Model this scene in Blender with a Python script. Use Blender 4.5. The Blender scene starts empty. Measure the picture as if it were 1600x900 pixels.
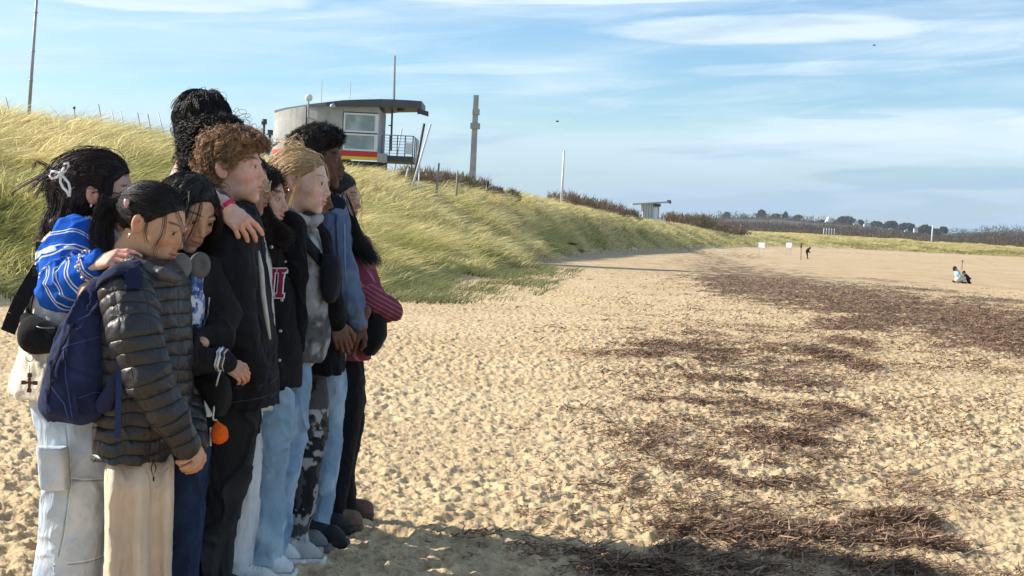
import bpy, math, random
import numpy as np
from mathutils import Vector, Matrix
R = math.radians
SC = bpy.context.scene
COL = SC.collection

# ------------------------------------------------------------------ camera
FPX = 2200.0                       # focal length in pixels of the 1600 px wide photograph
CAM_H = 1.36
cam_pos = np.array([0.0, 0.0, CAM_H])
_pitch, _roll = R(2.604), R(2.75)
_F = np.array([0, math.cos(_pitch), -math.sin(_pitch)])
_U0 = np.array([0, math.sin(_pitch), math.cos(_pitch)])
_R0 = np.array([1.0, 0, 0])
_RC = math.cos(_roll) * _R0 + math.sin(_roll) * _U0
_UC = math.cos(_roll) * _U0 - math.sin(_roll) * _R0
cd = bpy.data.cameras.new('camera')
cd.sensor_width = 36
cd.lens = FPX / 1600 * 36
cd.clip_start = 0.05
cd.clip_end = 20000
cam = bpy.data.objects.new('camera', cd)
COL.objects.link(cam)
cam.matrix_world = Matrix(((_RC[0], _UC[0], -_F[0], 0), (_RC[1], _UC[1], -_F[1], 0), (_RC[2], _UC[2], -_F[2], CAM_H), (0, 0, 0, 1)))
SC.camera = cam

def P(px, py, d):
    """the point seen at that place of the photograph, d metres in front of the camera"""
    return cam_pos + d * (_F + (px - 800) / FPX * _RC - (py - 450) / FPX * _UC)

def Py(px, py, y):
    """the point seen at that place of the photograph, on the plane y = const"""
    v = _F + (px - 800) / FPX * _RC - (py - 450) / FPX * _UC
    return cam_pos + v * (y / v[1])

# ------------------------------------------------------------------ sky and sun
SUN_AZ = math.atan2(-0.976, 0.218)          # direction towards the sun, measured from +Y towards +X
SUN_EL = R(29)
world = bpy.data.worlds.new('World')
SC.world = world
world.use_nodes = True
wt = world.node_tree
wt.nodes.clear()
def wn(t, **kw):
    n = wt.nodes.new(t)
    for k, v in kw.items(): setattr(n, k, v)
    return n
sky = wn('ShaderNodeTexSky', sky_type='NISHITA')
sky.sun_disc = False
sky.sun_elevation = SUN_EL
sky.sun_rotation = SUN_AZ
sky.altitude = 0
sky.air_density = 1.0
sky.dust_density = 0.6
sky.ozone_density = 1.6
tc = wn('ShaderNodeTexCoord')
sep = wn('ShaderNodeSeparateXYZ'); wt.links.new(tc.outputs['Generated'], sep.inputs[0])
def wm(op, a, b=None, c=None, clamp=False):
    n = wn('ShaderNodeMath', operation=op); n.use_clamp = clamp
    for i, v in enumerate((a, b, c)):
        if v is None: continue
        if isinstance(v, (int, float)): n.inputs[i].default_value = v
        else: wt.links.new(v, n.inputs[i])
    return n.outputs[0]
def wmr(v, a, b, c=0.0, d=1.0, smooth=True):
    n = wn('ShaderNodeMapRange'); n.interpolation_type = 'SMOOTHSTEP' if smooth else 'LINEAR'
    wt.links.new(v, n.inputs[0])
    for i, q in enumerate((a, b, c, d)): n.inputs[i + 1].default_value = q
    return n.outputs[0]
def wnoise(vec, scale, detail=5, rough=0.55, dist=0.0):
    n = wn('ShaderNodeTexNoise'); n.inputs['Scale'].default_value = scale; n.inputs['Detail'].default_value = detail
    n.inputs['Roughness'].default_value = rough; n.inputs['Distortion'].default_value = dist
    wt.links.new(vec, n.inputs['Vector']); return n.outputs['Fac']
X, Y, Z = sep.outputs
# azimuth and elevation of the sky direction; thin layers of cloud are stretched along the azimuth
az = wm('ARCTAN2', X, Y)
el = wm('ARCSINE', Z)
def wvec(a, b, c=0.0):
    n = wn('ShaderNodeCombineXYZ')
    for i, v in enumerate((a, b, c)):
        if isinstance(v, (int, float)): n.inputs[i].default_value = v
        else: wt.links.new(v, n.inputs[i])
    return n.outputs[0]
def bank(a0, e0, sa, se, tilt=0.0):
    """a soft elliptic window round a direction of the sky (degrees)"""
    da = wm('SUBTRACT', az, R(a0)); de = wm('SUBTRACT', wm('SUBTRACT', el, R(e0)), wm('MULTIPLY', da, tilt))
    q = wm('ADD', wm('POWER', wm('ABSOLUTE', wm('DIVIDE', da, R(sa))), 2.0), wm('POWER', wm('ABSOLUTE', wm('DIVIDE', de, R(se))), 2.0))
    return wmr(q, 0.1, 1.6, 1.0, 0.0)
# thin stretched cloud: a high veil, wisps, and a few banks with a place of their own
v1 = wvec(wm('MULTIPLY', az, 2.2), wm('MULTIPLY', wm('SUBTRACT', el, wm('MULTIPLY', az, 0.05)), 17.0), 3.1)
n1 = wnoise(v1, 1.6, 7, 0.56, 0.6)
v2 = wvec(wm('MULTIPLY', az, 5.0), wm('MULTIPLY', wm('SUBTRACT', el, wm('MULTIPLY', az, 0.10)), 46.0), 8.4)
n2 = wnoise(v2, 1.5, 8, 0.62, 0.9)
v3 = wvec(wm('MULTIPLY', az, 16.0), wm('MULTIPLY', el, 60.0), 1.7)
n3 = wnoise(v3, 1.2, 8, 0.65, 0.4)
def addall(*xs):
    r = xs[0]
    for q in xs[1:]: r = wm('ADD', r, q)
    return r
ragged = wm('MULTIPLY_ADD', n3, 1.5, -0.75)
def ragbank(*a, amp=1.0):
    b = bank(*a)
    return wm('MULTIPLY', wmr(wm('ADD', b, wm('MULTIPLY', ragged, 0.75)), 0.25, 0.85), amp)
veil = wmr(n1, 0.36, 0.68, 0.0, 0.85)
wisps = wmr(n2, 0.44, 0.72, 0.0, 0.75)
low = wmr(el, R(0.0), R(5.5), 0.72, 0.0)
b1 = ragbank(9.6, 8.15, 7.2, 0.62, 0.035, amp=0.7)
b2 = ragbank(-14.5, 8.3, 7.0, 0.75, 0.03, amp=0.75)
b3 = ragbank(1.0, 9.05, 7.5, 0.22, 0.04, amp=0.85)
b4 = ragbank(-1.5, 6.15, 5.0, 0.20, 0.05, amp=0.28)
b5 = ragbank(12.0, 6.7, 6.0, 0.30, 0.05, amp=0.28)
b6 = ragbank(16.0, 4.2, 9.0, 1.1, 0.05, amp=0.35)
cover = wm('MINIMUM', addall(wm('MULTIPLY', veil, 0.55), wm('MULTIPLY', wisps, 0.5), low, b1, b2, b3, b4, b5, b6), 0.93, clamp=True)
# grey undersides of some of the layers
v4 = wvec(wm('MULTIPLY', az, 3.0), wm('MULTIPLY', wm('SUBTRACT', el, wm('MULTIPLY', az, 0.06)), 34.0), 15.2)
n4 = wnoise(v4, 1.4, 6, 0.55, 0.5)
grey = addall(wmr(n4, 0.52, 0.72, 0.0, 0.6), ragbank(12.8, 4.85, 2.6, 0.14, 0.03, amp=0.5), ragbank(-2.0, 4.9, 4.5, 0.3, 0.05, amp=0.35), ragbank(17, 2.6, 6, 0.5, 0.03, amp=0.5), wmr(el, R(0.8), R(5.0), 0.9, 0.0))
grey = wm('MINIMUM', grey, 1.0)
def wmix(fac, a, b, blend='MIX'):
    n = wn('ShaderNodeMix', data_type='RGBA', blend_type=blend)
    if isinstance(fac, (int, float)): n.inputs[0].default_value = fac
    else: wt.links.new(fac, n.inputs[0])
    for i, v in ((6, a), (7, b)):
        if isinstance(v, tuple): n.inputs[i].default_value = (*v, 1)
        else: wt.links.new(v, n.inputs[i])
    return n.outputs[2]
SKY_S = 0.085
CLOUD = (0.53/SKY_S, 0.63/SKY_S, 0.70/SKY_S)
CLOUDG = (0.285/SKY_S, 0.40/SKY_S, 0.53/SKY_S)
sk = wmix(1.0, sky.outputs[0], (0.86, 1.10, 1.30), 'MULTIPLY')
ccol = wmix(grey, CLOUD, CLOUDG)
skc = wmix(cover, sk, ccol)
bg = wn('ShaderNodeBackground'); bg.inputs['Strength'].default_value = SKY_S
wt.links.new(skc, bg.inputs['Color'])
wo = wn('ShaderNodeOutputWorld'); wt.links.new(bg.outputs[0], wo.inputs['Surface'])

sd = bpy.data.lights.new('sun', 'SUN')
sd.energy = 4.8
sd.angle = R(0.6)
sd.color = (1.0, 0.93, 0.82)
sun = bpy.data.objects.new('sun', sd)
COL.objects.link(sun)
_sv = Vector((math.sin(SUN_AZ) * math.cos(SUN_EL), math.cos(SUN_AZ) * math.cos(SUN_EL), math.sin(SUN_EL)))
sun.rotation_euler = _sv.to_track_quat('Z', 'Y').to_euler()
sun.location = (-30, -6, 25)

SC.render.engine = 'CYCLES'
SC.view_settings.view_transform = 'Standard'
SC.view_settings.look = 'None'
SC.view_settings.gamma = 1
SC.view_settings.use_curve_mapping = False
SC.view_settings.exposure = 0.66
SC.cycles.use_denoising = True
SC.cycles.max_bounces = 6
SC.cycles.diffuse_bounces = 4
SC.cycles.glossy_bounces = 3
SC.cycles.transparent_max_bounces = 8
SC.cycles.caustics_reflective = False
SC.cycles.caustics_refractive = False

# ------------------------------------------------------------------ numeric helpers
def _hash(*ii):
    h = np.zeros(np.broadcast(*ii).shape, dtype=np.uint32)
    for k, i in zip((374761393, 668265263, 2246822519, 3266489917), ii):
        h = h ^ (i.astype(np.int64).astype(np.uint32) * np.uint32(k))
        h = (h ^ (h >> np.uint32(13))) * np.uint32(1274126177)
    h = h ^ (h >> np.uint32(16))
    return h.astype(np.float32) / np.float32(4294967295.0)
def vnoise(p, seed=0):
    """value noise, -1..1; p has 2 or 3 columns"""
    p = np.asarray(p, dtype=np.float64)
    i = np.floor(p); f = p - i; i = i.astype(np.int64)
    f = f * f * f * (f * (f * 6 - 15) + 10)
    n = p.shape[-1]
    out = 0
    s = np.full(p.shape[:-1], seed, dtype=np.int64)
    for c in range(2 ** n):
        w = 1.0
        idx = []
        for k in range(n):
            b = (c >> k) & 1
            w = w * (f[..., k] if b else 1 - f[..., k])
            idx.append(i[..., k] + b)
        out = out + w * _hash(*idx, s)
    return out * 2 - 1
def fbm(p, oct=4, seed=0, gain=0.5):
    p = np.asarray(p, dtype=np.float64); a, t, o = 1.0, 0.0, 0.0
    for k in range(oct):
        o = o + a * vnoise(p * 2 ** k + 17.3 * k, seed + k); t += a; a *= gain
    return o / t
def pits(x, y, size, seed, stretch=1.0):
    """trampled sand: dents with a raised rim, one jittered print per cell"""
    u, v = x / size, y / size / stretch
    iu, iv = np.floor(u).astype(np.int64), np.floor(v).astype(np.int64)
    out = np.zeros_like(u)
    for du in (-1, 0, 1):
        for dv in (-1, 0, 1):
            cu, cv = iu + du, iv + dv
            s = np.full(cu.shape, seed)
            ju, jv = _hash(cu, cv, s), _hash(cu, cv, s + 1)
            rr = 0.30 + 0.38 * _hash(cu, cv, s + 2)
            am = _hash(cu, cv, s + 3)
            an = _hash(cu, cv, s + 4) * 6.283
            ex = 0.55 + 0.45 * _hash(cu, cv, s + 5)
            dx, dy = u - (cu + ju), v - (cv + jv)
            q = (dx * np.cos(an) + dy * np.sin(an)) / rr; w = (-dx * np.sin(an) + dy * np.cos(an)) / (rr * ex)
            r2 = q * q + w * w
            out += am * (-1.15 * np.exp(-r2 * 1.7) + 0.75 * np.exp(-(np.sqrt(r2) - 1.35) ** 2 * 4.5))
    return out
def sstep(a, b, x):
    t = np.clip((x - a) / (b - a), 0, 1); return t * t * (3 - 2 * t)
def mesh_from(name, verts, faces, mat=None, parent=None, smooth=True, cols=None, loc=None):
    """faces: an (n,3) or (n,4) array, or a list of such arrays"""
    if not isinstance(faces, list): faces = [faces]
    faces = [np.asarray(f) for f in faces if len(f)]
    me = bpy.data.meshes.new(name)
    verts = np.asarray(verts, dtype=np.float32)
    org = np.zeros(3, np.float32) if loc is None else np.asarray(loc, np.float32)
    me.vertices.add(len(verts)); me.vertices.foreach_set('co', (verts - org).ravel())
    nl = sum(f.size for f in faces); nf = sum(len(f) for f in faces)
    me.loops.add(nl); me.loops.foreach_set('vertex_index', np.concatenate([f.ravel() for f in faces]).astype(np.int32))
    tot = np.concatenate([np.full(len(f), f.shape[1], np.int32) for f in faces])
    st = np.concatenate([[0], np.cumsum(tot)[:-1]]).astype(np.int32)
    me.polygons.add(nf); me.polygons.foreach_set('loop_start', st); me.polygons.foreach_set('loop_total', tot)
    me.polygons.foreach_set('use_smooth', np.full(nf, smooth))
    me.update(calc_edges=True)
    if cols is not None:
        at = me.color_attributes.new('Col', 'FLOAT_COLOR', 'POINT')
        c = np.ones((len(verts), 4), np.float32); c[:, :3] = cols if np.ndim(cols) == 2 else np.tile(cols, (len(verts), 1))
        at.data.foreach_set('color', c.ravel())
    o = bpy.data.objects.new(name, me); COL.objects.link(o)
    if mat is not None: me.materials.append(mat)
    if loc is not None: o.location = loc
    if parent is not None:
        o.parent = parent; o.location = tuple(np.asarray(org) - np.asarray(parent.get('_w', (0, 0, 0)))) if loc is not None else tuple(-np.asarray(parent.get('_w', (0, 0, 0))))
    return o
def thing(name, label, cat, loc=(0, 0, 0), group=None):
    o = bpy.data.objects.new(name, None); COL.objects.link(o)
    o.empty_display_size = 0.2
    o.location = tuple(float(q) for q in loc); o['_w'] = tuple(float(q) for q in loc)
    o['label'] = label; o['category'] = cat
    if group: o['group'] = group
    return o
def tag(o, label=None, cat=None, group=None, kind=None):
    for k, v in (('label', label), ('category', cat), ('group', group), ('kind', kind)):
        if v: o[k] = v
    return o

# ------------------------------------------------------------------ materials
class NT:
    def __init__(s, name):
        s.m = bpy.data.materials.new(name); s.m.use_nodes = True; s.t = s.m.node_tree; s.t.nodes.clear()
        s.out = s.n('ShaderNodeOutputMaterial'); s.b = s.n('ShaderNodeBsdfPrincipled')
        s.t.links.new(s.b.outputs[0], s.out.inputs['Surface'])
    def n(s, t, **kw):
        n = s.t.nodes.new(t)
        for k, v in kw.items(): setattr(n, k, v)
        return n
    def put(s, sock, v):
        if v is None: return
        if isinstance(v, tuple): sock.default_value = (*v, 1) if len(v) == 3 and len(sock.default_value) == 4 else v
        elif isinstance(v, (int, float)): sock.default_value = v
        else: s.t.links.new(v, sock)
    def math(s, op, a, b=None, c=None, clamp=False):
        n = s.n('ShaderNodeMath', operation=op); n.use_clamp = clamp
        for i, v in enumerate((a, b, c)): s.put(n.inputs[i], v)
        return n.outputs[0]
    def mr(s, v, a, b, c=0.0, d=1.0):
        n = s.n('ShaderNodeMapRange'); s.put(n.inputs[0], v)
        for i, q in enumerate((a, b, c, d)): s.put(n.inputs[i + 1], q)
        return n.outputs[0]
    def mix(s, f, a, b, blend='MIX'):
        n = s.n('ShaderNodeMix', data_type='RGBA', blend_type=blend)
        s.put(n.inputs[0], f); s.put(n.inputs[6], a); s.put(n.inputs[7], b); return n.outputs[2]
    def attr(s, name='Col'):
        n = s.n('ShaderNodeAttribute'); n.attribute_name = name; return n
    def pos(s, scale=(1, 1, 1), rot=(0, 0, 0), obj=False):
        src = s.n('ShaderNodeTexCoord').outputs['Object'] if obj else s.n('ShaderNodeNewGeometry').outputs['Position']
        m = s.n('ShaderNodeMapping'); s.put(m.inputs['Vector'], src); m.inputs['Scale'].default_value = scale; m.inputs['Rotation'].default_value = rot
        return m.outputs[0]
    def noise(s, vec, scale, detail=4, rough=0.55, dist=0.0):
        n = s.n('ShaderNodeTexNoise'); s.put(n.inputs['Vector'], vec)
        n.inputs['Scale'].default_value = scale; n.inputs['Detail'].default_value = detail
        n.inputs['Roughness'].default_value = rough; n.inputs['Distortion'].default_value = dist
        return n.outputs['Fac']
    def bump(s, h, strength=0.5, dist=0.01, prev=None):
        n = s.n('ShaderNodeBump'); s.put(n.inputs['Height'], h); n.inputs['Strength'].default_value = strength; n.inputs['Distance'].default_value = dist
        if prev is not None: s.t.links.new(prev, n.inputs['Normal'])
        s.t.links.new(n.outputs[0], s.b.inputs['Normal']); return n.outputs[0]
    def set(s, **kw):
        for k, v in kw.items(): s.put(s.b.inputs[k.replace('_', ' ')], v)
        return s

def plain(name, col, rough=0.7, metal=0.0, var=0.12, scale=6.0, bump=0.0, spec=0.5):
    t = NT(name); p = t.pos(obj=False)
    n = t.noise(p, scale, 5)
    f = t.mr(n, 0.3, 0.7, 1 - var, 1 + var)
    g = t.n('ShaderNodeCombineXYZ'); [t.put(g.inputs[i], f) for i in range(3)]
    c = t.mix(1.0, col, g.outputs[0], 'MULTIPLY')
    t.set(Base_Color=c, Roughness=rough, Metallic=metal); t.b.inputs['Specular IOR Level'].default_value = spec
    if bump: t.bump(t.noise(p, scale * 6, 3), bump, 0.004)
    return t.m
def attrmat(name, rough=0.8, spec=0.3, bscale=0, bstr=0.0, bdist=0.002, var=0.10, vscale=30, sheen=0.0, sss=0.0, metal=0.0, stretch=(1, 1, 1), trans=0.0, fold=None):
    """colour from the mesh's own colour attribute, with fine procedural variation"""
    t = NT(name); a = t.attr(); p = t.pos(scale=stretch)
    n = t.noise(p, vscale, 5, 0.6)
    f = t.mr(n, 0.25, 0.75, 1 - var, 1 + var)
    g = t.n('ShaderNodeCombineXYZ'); [t.put(g.inputs[i], f) for i in range(3)]
    c = t.mix(1.0, a.outputs['Color'], g.outputs[0], 'MULTIPLY')
    t.set(Base_Color=c, Roughness=rough, Metallic=metal); t.b.inputs['Specular IOR Level'].default_value = spec
    if sheen: t.b.inputs['Sheen Weight'].default_value = sheen; t.b.inputs['Sheen Roughness'].default_value = 0.5
    if sss:
        t.b.inputs['Subsurface Weight'].default_value = sss; t.b.inputs['Subsurface Radius'].default_value = (0.9, 0.35, 0.2); t.b.inputs['Subsurface Scale'].default_value = 0.012
    pv = None
    if fold: pv = t.bump(t.noise(t.pos(scale=(1, 1, fold[3] if len(fold) > 3 else 0.6)), fold[0], 3, 0.5, 1.6), fold[1], fold[2])
    if bstr: t.bump(t.noise(p, bscale, 4, 0.6), bstr, bdist, pv)
    if trans:
        tr = t.n('ShaderNodeBsdfTranslucent'); t.put(tr.inputs['Color'], c)
        mx = t.n('ShaderNodeMixShader'); mx.inputs[0].default_value = trans
        t.t.links.new(t.b.outputs[0], mx.inputs[1]); t.t.links.new(tr.outputs[0], mx.inputs[2]); t.t.links.new(mx.outputs[0], t.out.inputs['Surface'])
    return t.m
# ------------------------------------------------------------------ the lie of the land
_by = [-50, 0, 5, 6.6, 12, 73, 220, 345, 600, 3000]
_bz = [0.0, 0.0, 0.02, 0.03, 0.0, -0.60, -1.85, -0.95, 0.2, 2.0]
_fy = [-30, 0, 10, 17, 19, 25, 29, 45, 65, 100, 140, 200, 260, 300, 330, 350, 365, 400, 4000]
_fx = [-26, -16, -12, -9.0, -7.2, -3.0, -2.0, -0.6, 0.9, 3.6, 8.4, 20, 35, 50, 66, 90, 120, 300, 9000]
_cy = [-30, 0, 36, 45, 65, 100, 150, 200, 275, 300, 340, 400, 4000]
_cx = [-38, -28, -14.5, -12, -8.5, -3, 5, 13, 27, 34, 46, 60, 400]
_hy = [-30, 0, 36, 50, 70, 100, 150, 200, 275, 300, 340, 600]
_hz = [3.0, 3.0, 3.25, 3.05, 3.0, 3.45, 3.45, 3.2, 2.9, 2.6, 2.0, 2.4]
def beach_z(x, y):
    z = np.interp(y, _by, _bz)
    off = np.maximum(0, x - 0.42 * np.maximum(y, 0) - 12)
    return z - np.minimum(0.022 * off, 4.0)
def dune_t(x, y):
    fx = np.interp(y, _fy, _fx); cx = np.interp(y, _cy, _cx)
    fx = fx + 0.9 * fbm(np.stack([y * 0.22, x * 0.12], -1), 3, 5) * np.clip(y / 25, 0.2, 1.1) + 0.7 * fbm(np.stack([y * 0.9, x * 0.9], -1), 2, 6)
    return (fx - x) / np.maximum(fx - cx, 1.0)
def land(x, y, parts=False):
    b = beach_z(x, y)
    t = dune_t(x, y)
    cz = np.interp(y, _hy, _hz)
    s = np.clip(t, 0, 1.0)
    prof = 0.35 * s + 0.65 * sstep(0.0, 1.0, s) + 0.10 * np.sin(s * np.pi) 
    beyond = np.clip(t - 1, 0, 50) * 1.0
    back = -0.5 * (1 - np.exp(-beyond * 1.2))
    z1 = b + (cz - b) * prof + back
    hum = fbm(np.stack([x * 0.17 + 3, y * 0.10], -1), 4, 11)
    hum2 = fbm(np.stack([x * 0.7, y * 0.5], -1), 3, 21)
    amp = sstep(0.03, 0.5, t) * (0.55 * hum + 0.16 * hum2) * (1 - 0.4 * sstep(0.7, 1.1, t))
    z1 = z1 + amp
    # the far end of the bay, where the dune runs across the view
    yf = 352 + 7 * fbm(np.stack([x * 0.02, 0 * x], -1), 3, 31) 
    hc = np.interp(x, [0, 50, 80, 100, 130, 160, 200, 400], [2.8, 2.6, 2.0, 1.5, 1.2, 1.1, 1.1, 1.1])
    t2 = (y - yf) / 22
    z2 = b + hc * sstep(0, 1, t2) * (1 + 0.25 * fbm(np.stack([x * 0.08, y * 0.05], -1), 3, 41))
    w2 = sstep(30, 60, x)
    z2 = b + (z2 - b) * w2
    z = np.where(t > 0, np.maximum(z1, z2), z2)
    if parts: return z, t, np.where(w2 > 0.1, t2, -9), b
    return z
def gz(x, y):
    return float(land(np.array([float(x)]), np.array([float(y)]))[0])

# wrack lines: where the tide left weed, as soft patches on the sand: (px, py, half width, half height, slope, amount)
WRACK = [(1110, 400, 60, 7, .28, .7), (1190, 437, 110, 15, .22, 1.0), (1300, 462, 190, 18, .13, 1.1), (1440, 492, 200, 24, .13, 1.05), (1580, 528, 150, 24, .10, 1.0),
         (1330, 510, 60, 7, .05, 1.2), (1330, 538, 40, 5, .12, 1.3), (1210, 480, 60, 8, .2, .55), (1290, 560, 60, 9, .25, 1.0), (1345, 578, 25, 4, .1, 1.3),
         (1195, 594, 17, 5, .05, 1.5), (1262, 605, 60, 9, .15, .8), (1290, 640, 50, 13, .2, 1.1), (1230, 622, 60, 7, .1, .6), (1260, 660, 80, 7, .1, .7), (1290, 678, 28, 4, .2, 1.3),
         (1240, 712, 110, 10, .05, .75), (1060, 725, 55, 10, .1, .8), (1110, 750, 90, 11, .12, 1.1), (1215, 763, 45, 6, .05, 1.4), (960, 770, 70, 9, .05, .8), (1010, 700, 70, 9, .1, .5),
         (1280, 800, 80, 8, .10, .9), (1390, 822, 70, 15, .12, 1.5), (1270, 843, 130, 12, .05, 1.0), (1060, 835, 120, 9, .10, 1.05), (1050, 862, 35, 8, 0, 1.4), (930, 875, 130, 10, .08, 1.6),
         (1000, 893, 60, 8, .05, 1.3), (1140, 890, 80, 9, .0, 1.1), (1330, 880, 130, 12, .1, 1.1), (1460, 860, 60, 7, .1, .8), (1600, 620, 60, 5, 0, .4), (1520, 700, 90, 8, .1, .3),
         (870, 812, 90, 8, .05, .6), (760, 840, 90, 7, .05, .4), (820, 700, 80, 12, .1, .3), (1430, 452, 100, 3, .08, .8), (1380, 438, 50, 2, .08, .8), (1545, 470, 80, 3, .05, .9), (1160, 400, 60, 5, .1, .6)]
def to_px(x, y, z):
    v = np.stack([x, y, z - CAM_H], -1)
    d = np.maximum(v @ _F, 0.3)
    return 800 + FPX * (v @ _RC) / d, 450 - FPX * (v @ _UC) / d
def wrack(x, y, z):
    # the amount laid down here; the patches lie on the beach in metres once computed
    px, py = to_px(x, y, z)
    m = np.zeros_like(px)
    for (a, b, w, h, s, k) in WRACK:
        dx = (px - a) / (w * 1.15); dy = (py - b - s * (px - a)) / (h * 1.25)
        m = np.maximum(m, .74 * min(k, 1.2) * np.exp(-0.7 * (dx * dx + dy * dy)))
    far = np.exp(-((py - (440 + .17 * (px - 1150))) / 34) ** 2) * sstep(1040, 1130, px)
    band = np.exp(-((px - (1140 + 0.10 * (py - 600))) / 270) ** 2) * sstep(440, 560, py)
    m = np.maximum(m, np.maximum(0.38 * band, .84 * far))
    m = m * (1 + 0.9 * fbm(np.stack([x * 3.2, y * 6.0], -1), 3, 53) + .5 * fbm(np.stack([x * .7, y * 1.7], -1), 2, 56)) + .30 * band * fbm(np.stack([x * 6, y * 11], -1), 2, 54)
    m = np.where((y < 3) | (px < 640) | (px > 2200), 0, m)
    return m

_cols = np.concatenate([np.radians(np.linspace(-179.9, -30, 50)), np.radians(np.linspace(-29, -22.5, 30)), np.radians(np.linspace(-22.3, 22.8, 1080)), np.radians(np.linspace(23.2, 30, 30)), np.radians(np.linspace(31, 179.9, 50))])
_rows = [0.0, 0.6, 1.3, 2.0, 2.7, 3.3]
while _rows[-1] < 3500:
    r = _rows[-1]
    if r < 4.5: s = 0.05
    elif r < 40: s = min(0.62 * r * r / (1408 * CAM_H), 0.055 + .0012 * max(r - 15, 0)) if r > 4.8 else 0.011
    elif r < 80: s = 0.085 * (r / 40) ** 3.2
    elif r < 420: s = r * 0.009
    else: s = r * 0.05
    _rows.append(r + s)
_rows = np.array(_rows)
TH, RR = np.meshgrid(_cols, _rows)
GX, GY = RR * np.sin(TH), RR * np.cos(TH)
gx, gy = GX.ravel(), GY.ravel()
lz, lt, lt2, lb = land(gx, gy, True)
onsand = np.clip(1 - sstep(0.03, 0.26, lt + .10 * fbm(np.stack([gx * 1.1, gy * .8], -1), 3, 101)) - sstep(-0.05, 0.2, lt2), 0, 1)
wr = wrack(gx, gy, lb) * onsand
wn_ = fbm(np.stack([gx * 2.2, gy * 3.4], -1), 4, 51)
wf = np.clip(wr * (1 + 1.1 * wn_), 0, 1.6)
near = 1 - sstep(45, 75, gy)
big = fbm(np.stack([gx * 0.5, gy * 0.5], -1), 3, 61)
trod = 0.55 + 0.45 * sstep(-.35, .15, fbm(np.stack([gx * .45 + 4, gy * .45], -1), 2, 63))
disp = (0.013 * pits(gx, gy, 0.135, 3) + 0.011 * pits(gx + 9.1, gy + 3.3, 0.075, 77)) * trod + 0.022 * big
disp += 0.020 * fbm(np.stack([gx * 20, gy * 24], -1), 4, 71, 0.65)
disp -= 0.020 * np.clip(pits(gx + 3.7, gy + 1.3, 0.34, 177, .8) * -1, .40, 1.2)
disp = np.where(np.abs(gy) > 80, 0, disp)
heap = 0.05 * np.clip(wf, 0, 1.3) * (0.7 + 0.6 * fbm(np.stack([gx * 6, gy * 6], -1), 3, 81))
smoothr = sstep(20, 80, gx - 0.1 * gy) 
gzv = lz + disp * near * (0.3 + 0.7 * onsand) * (1 + 0.25 * big) + heap * near
nr, nc = TH.shape
idx = np.arange(nr * nc).reshape(nr, nc)
quads = np.stack([idx[:-1, :-1], idx[:-1, 1:], idx[1:, 1:], idx[1:, :-1]], -1).reshape(-1, 4)
masks = np.stack([np.clip(wf, 0, 1), 1 - onsand, near], -1)

t = NT('sand'); a = t.attr('Col'); sp = t.n('ShaderNodeSeparateColor'); t.put(sp.inputs[0], a.outputs['Color'])
p1 = t.pos(); pf = t.pos(scale=(1, 1.5, 1))
nA = t.noise(p1, 0.35, 4); nB = t.noise(p1, 5.0, 6, 0.65); nC = t.noise(p1, 160.0, 3, 0.7)
c = t.mix(t.mr(nA, 0.35, 0.65), (0.62, 0.46, 0.255), (0.73, 0.56, 0.33))
c = t.mix(t.mr(nB, 0.42, 0.72), c, (0.49, 0.355, 0.21))
c = t.mix(t.mr(nC, 0.45, 0.8, 0, 0.6), c, (0.22, 0.15, 0.09))
nD = t.noise(t.pos(scale=(1, 2.0, 1)), 24.0, 5, 0.7)
c = t.mix(t.mr(nD, 0.535, 0.66, 0, 0.75), c, (0.20, 0.13, 0.08))
wide = t.n('ShaderNodeSeparateXYZ'); t.put(wide.inputs[0], p1)
nwet = t.noise(t.pos(scale=(0.02, 0.1, 1)), 1.0, 4)
wet = t.math('MULTIPLY', t.mr(t.math('SUBTRACT', wide.outputs[0], t.math('MULTIPLY', wide.outputs[1], .20)), -6, 10), t.math('MULTIPLY', t.mr(wide.outputs[1], 50, 80), t.mr(nwet, 0.35, 0.6)))
c = t.mix(t.math('MULTIPLY', wet, 0.5), c, (0.56, 0.37, 0.21))
nst = t.noise(t.pos(scale=(0.012, 0.16, 1), rot=(0, 0, -0.05)), 1.0, 3)
c = t.mix(t.math('MULTIPLY', t.mr(wide.outputs[1], 90, 150), t.mr(nst, 0.60, 0.68)), c, (0.62, 0.55, 0.45))  # whitish streaks painted into the far sand for its wet sheen
nfm = t.noise(t.pos(scale=(0.9, 0.14, 1)), 1.0, 7, 0.8)
c = t.mix(t.math('MULTIPLY', t.mr(wide.outputs[1], 30, 70), t.mr(nfm, 0.52, 0.64, 0, 0.75)), c, (0.28, 0.185, 0.11))
c = t.mix(t.math('MULTIPLY', t.mr(wide.outputs[1], 30, 70), t.mr(nfm, 0.46, 0.34, 0, 0.5)), c, (0.68, 0.58, 0.44))
nor = t.noise(t.pos(scale=(0.35, 0.5, 1)), 1.0, 4, .6)
c = t.mix(t.mr(nor, 0.54, 0.74, 0, 0.4), c, (0.55, 0.35, 0.18))
nW = t.noise(pf, 17.0, 6, 0.72); nW2 = t.noise(t.pos(scale=(1, 1, 1), rot=(0, 0, 0.8)), 45.0, 4, 0.7)
wth = t.math('SUBTRACT', t.math('ADD', t.math('MULTIPLY', sp.outputs[0], 0.62), t.math('ADD', t.math('MULTIPLY', nW, 0.62), t.math('MULTIPLY', nW2, 0.38))), 0.0)
wm_ = t.mr(wth, 0.74, 0.86)
wcol = t.mix(t.mr(nW2, 0.3, 0.7), (0.10, 0.064, 0.043), (0.27, 0.18, 0.115))
c = t.mix(wm_, c, wcol)
nG = t.noise(p1, 3.0, 5, 0.6)
gcol = t.mix(t.mr(nG, 0.35, 0.65), (0.34, 0.30, 0.12), (0.52, 0.43, 0.21))
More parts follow.
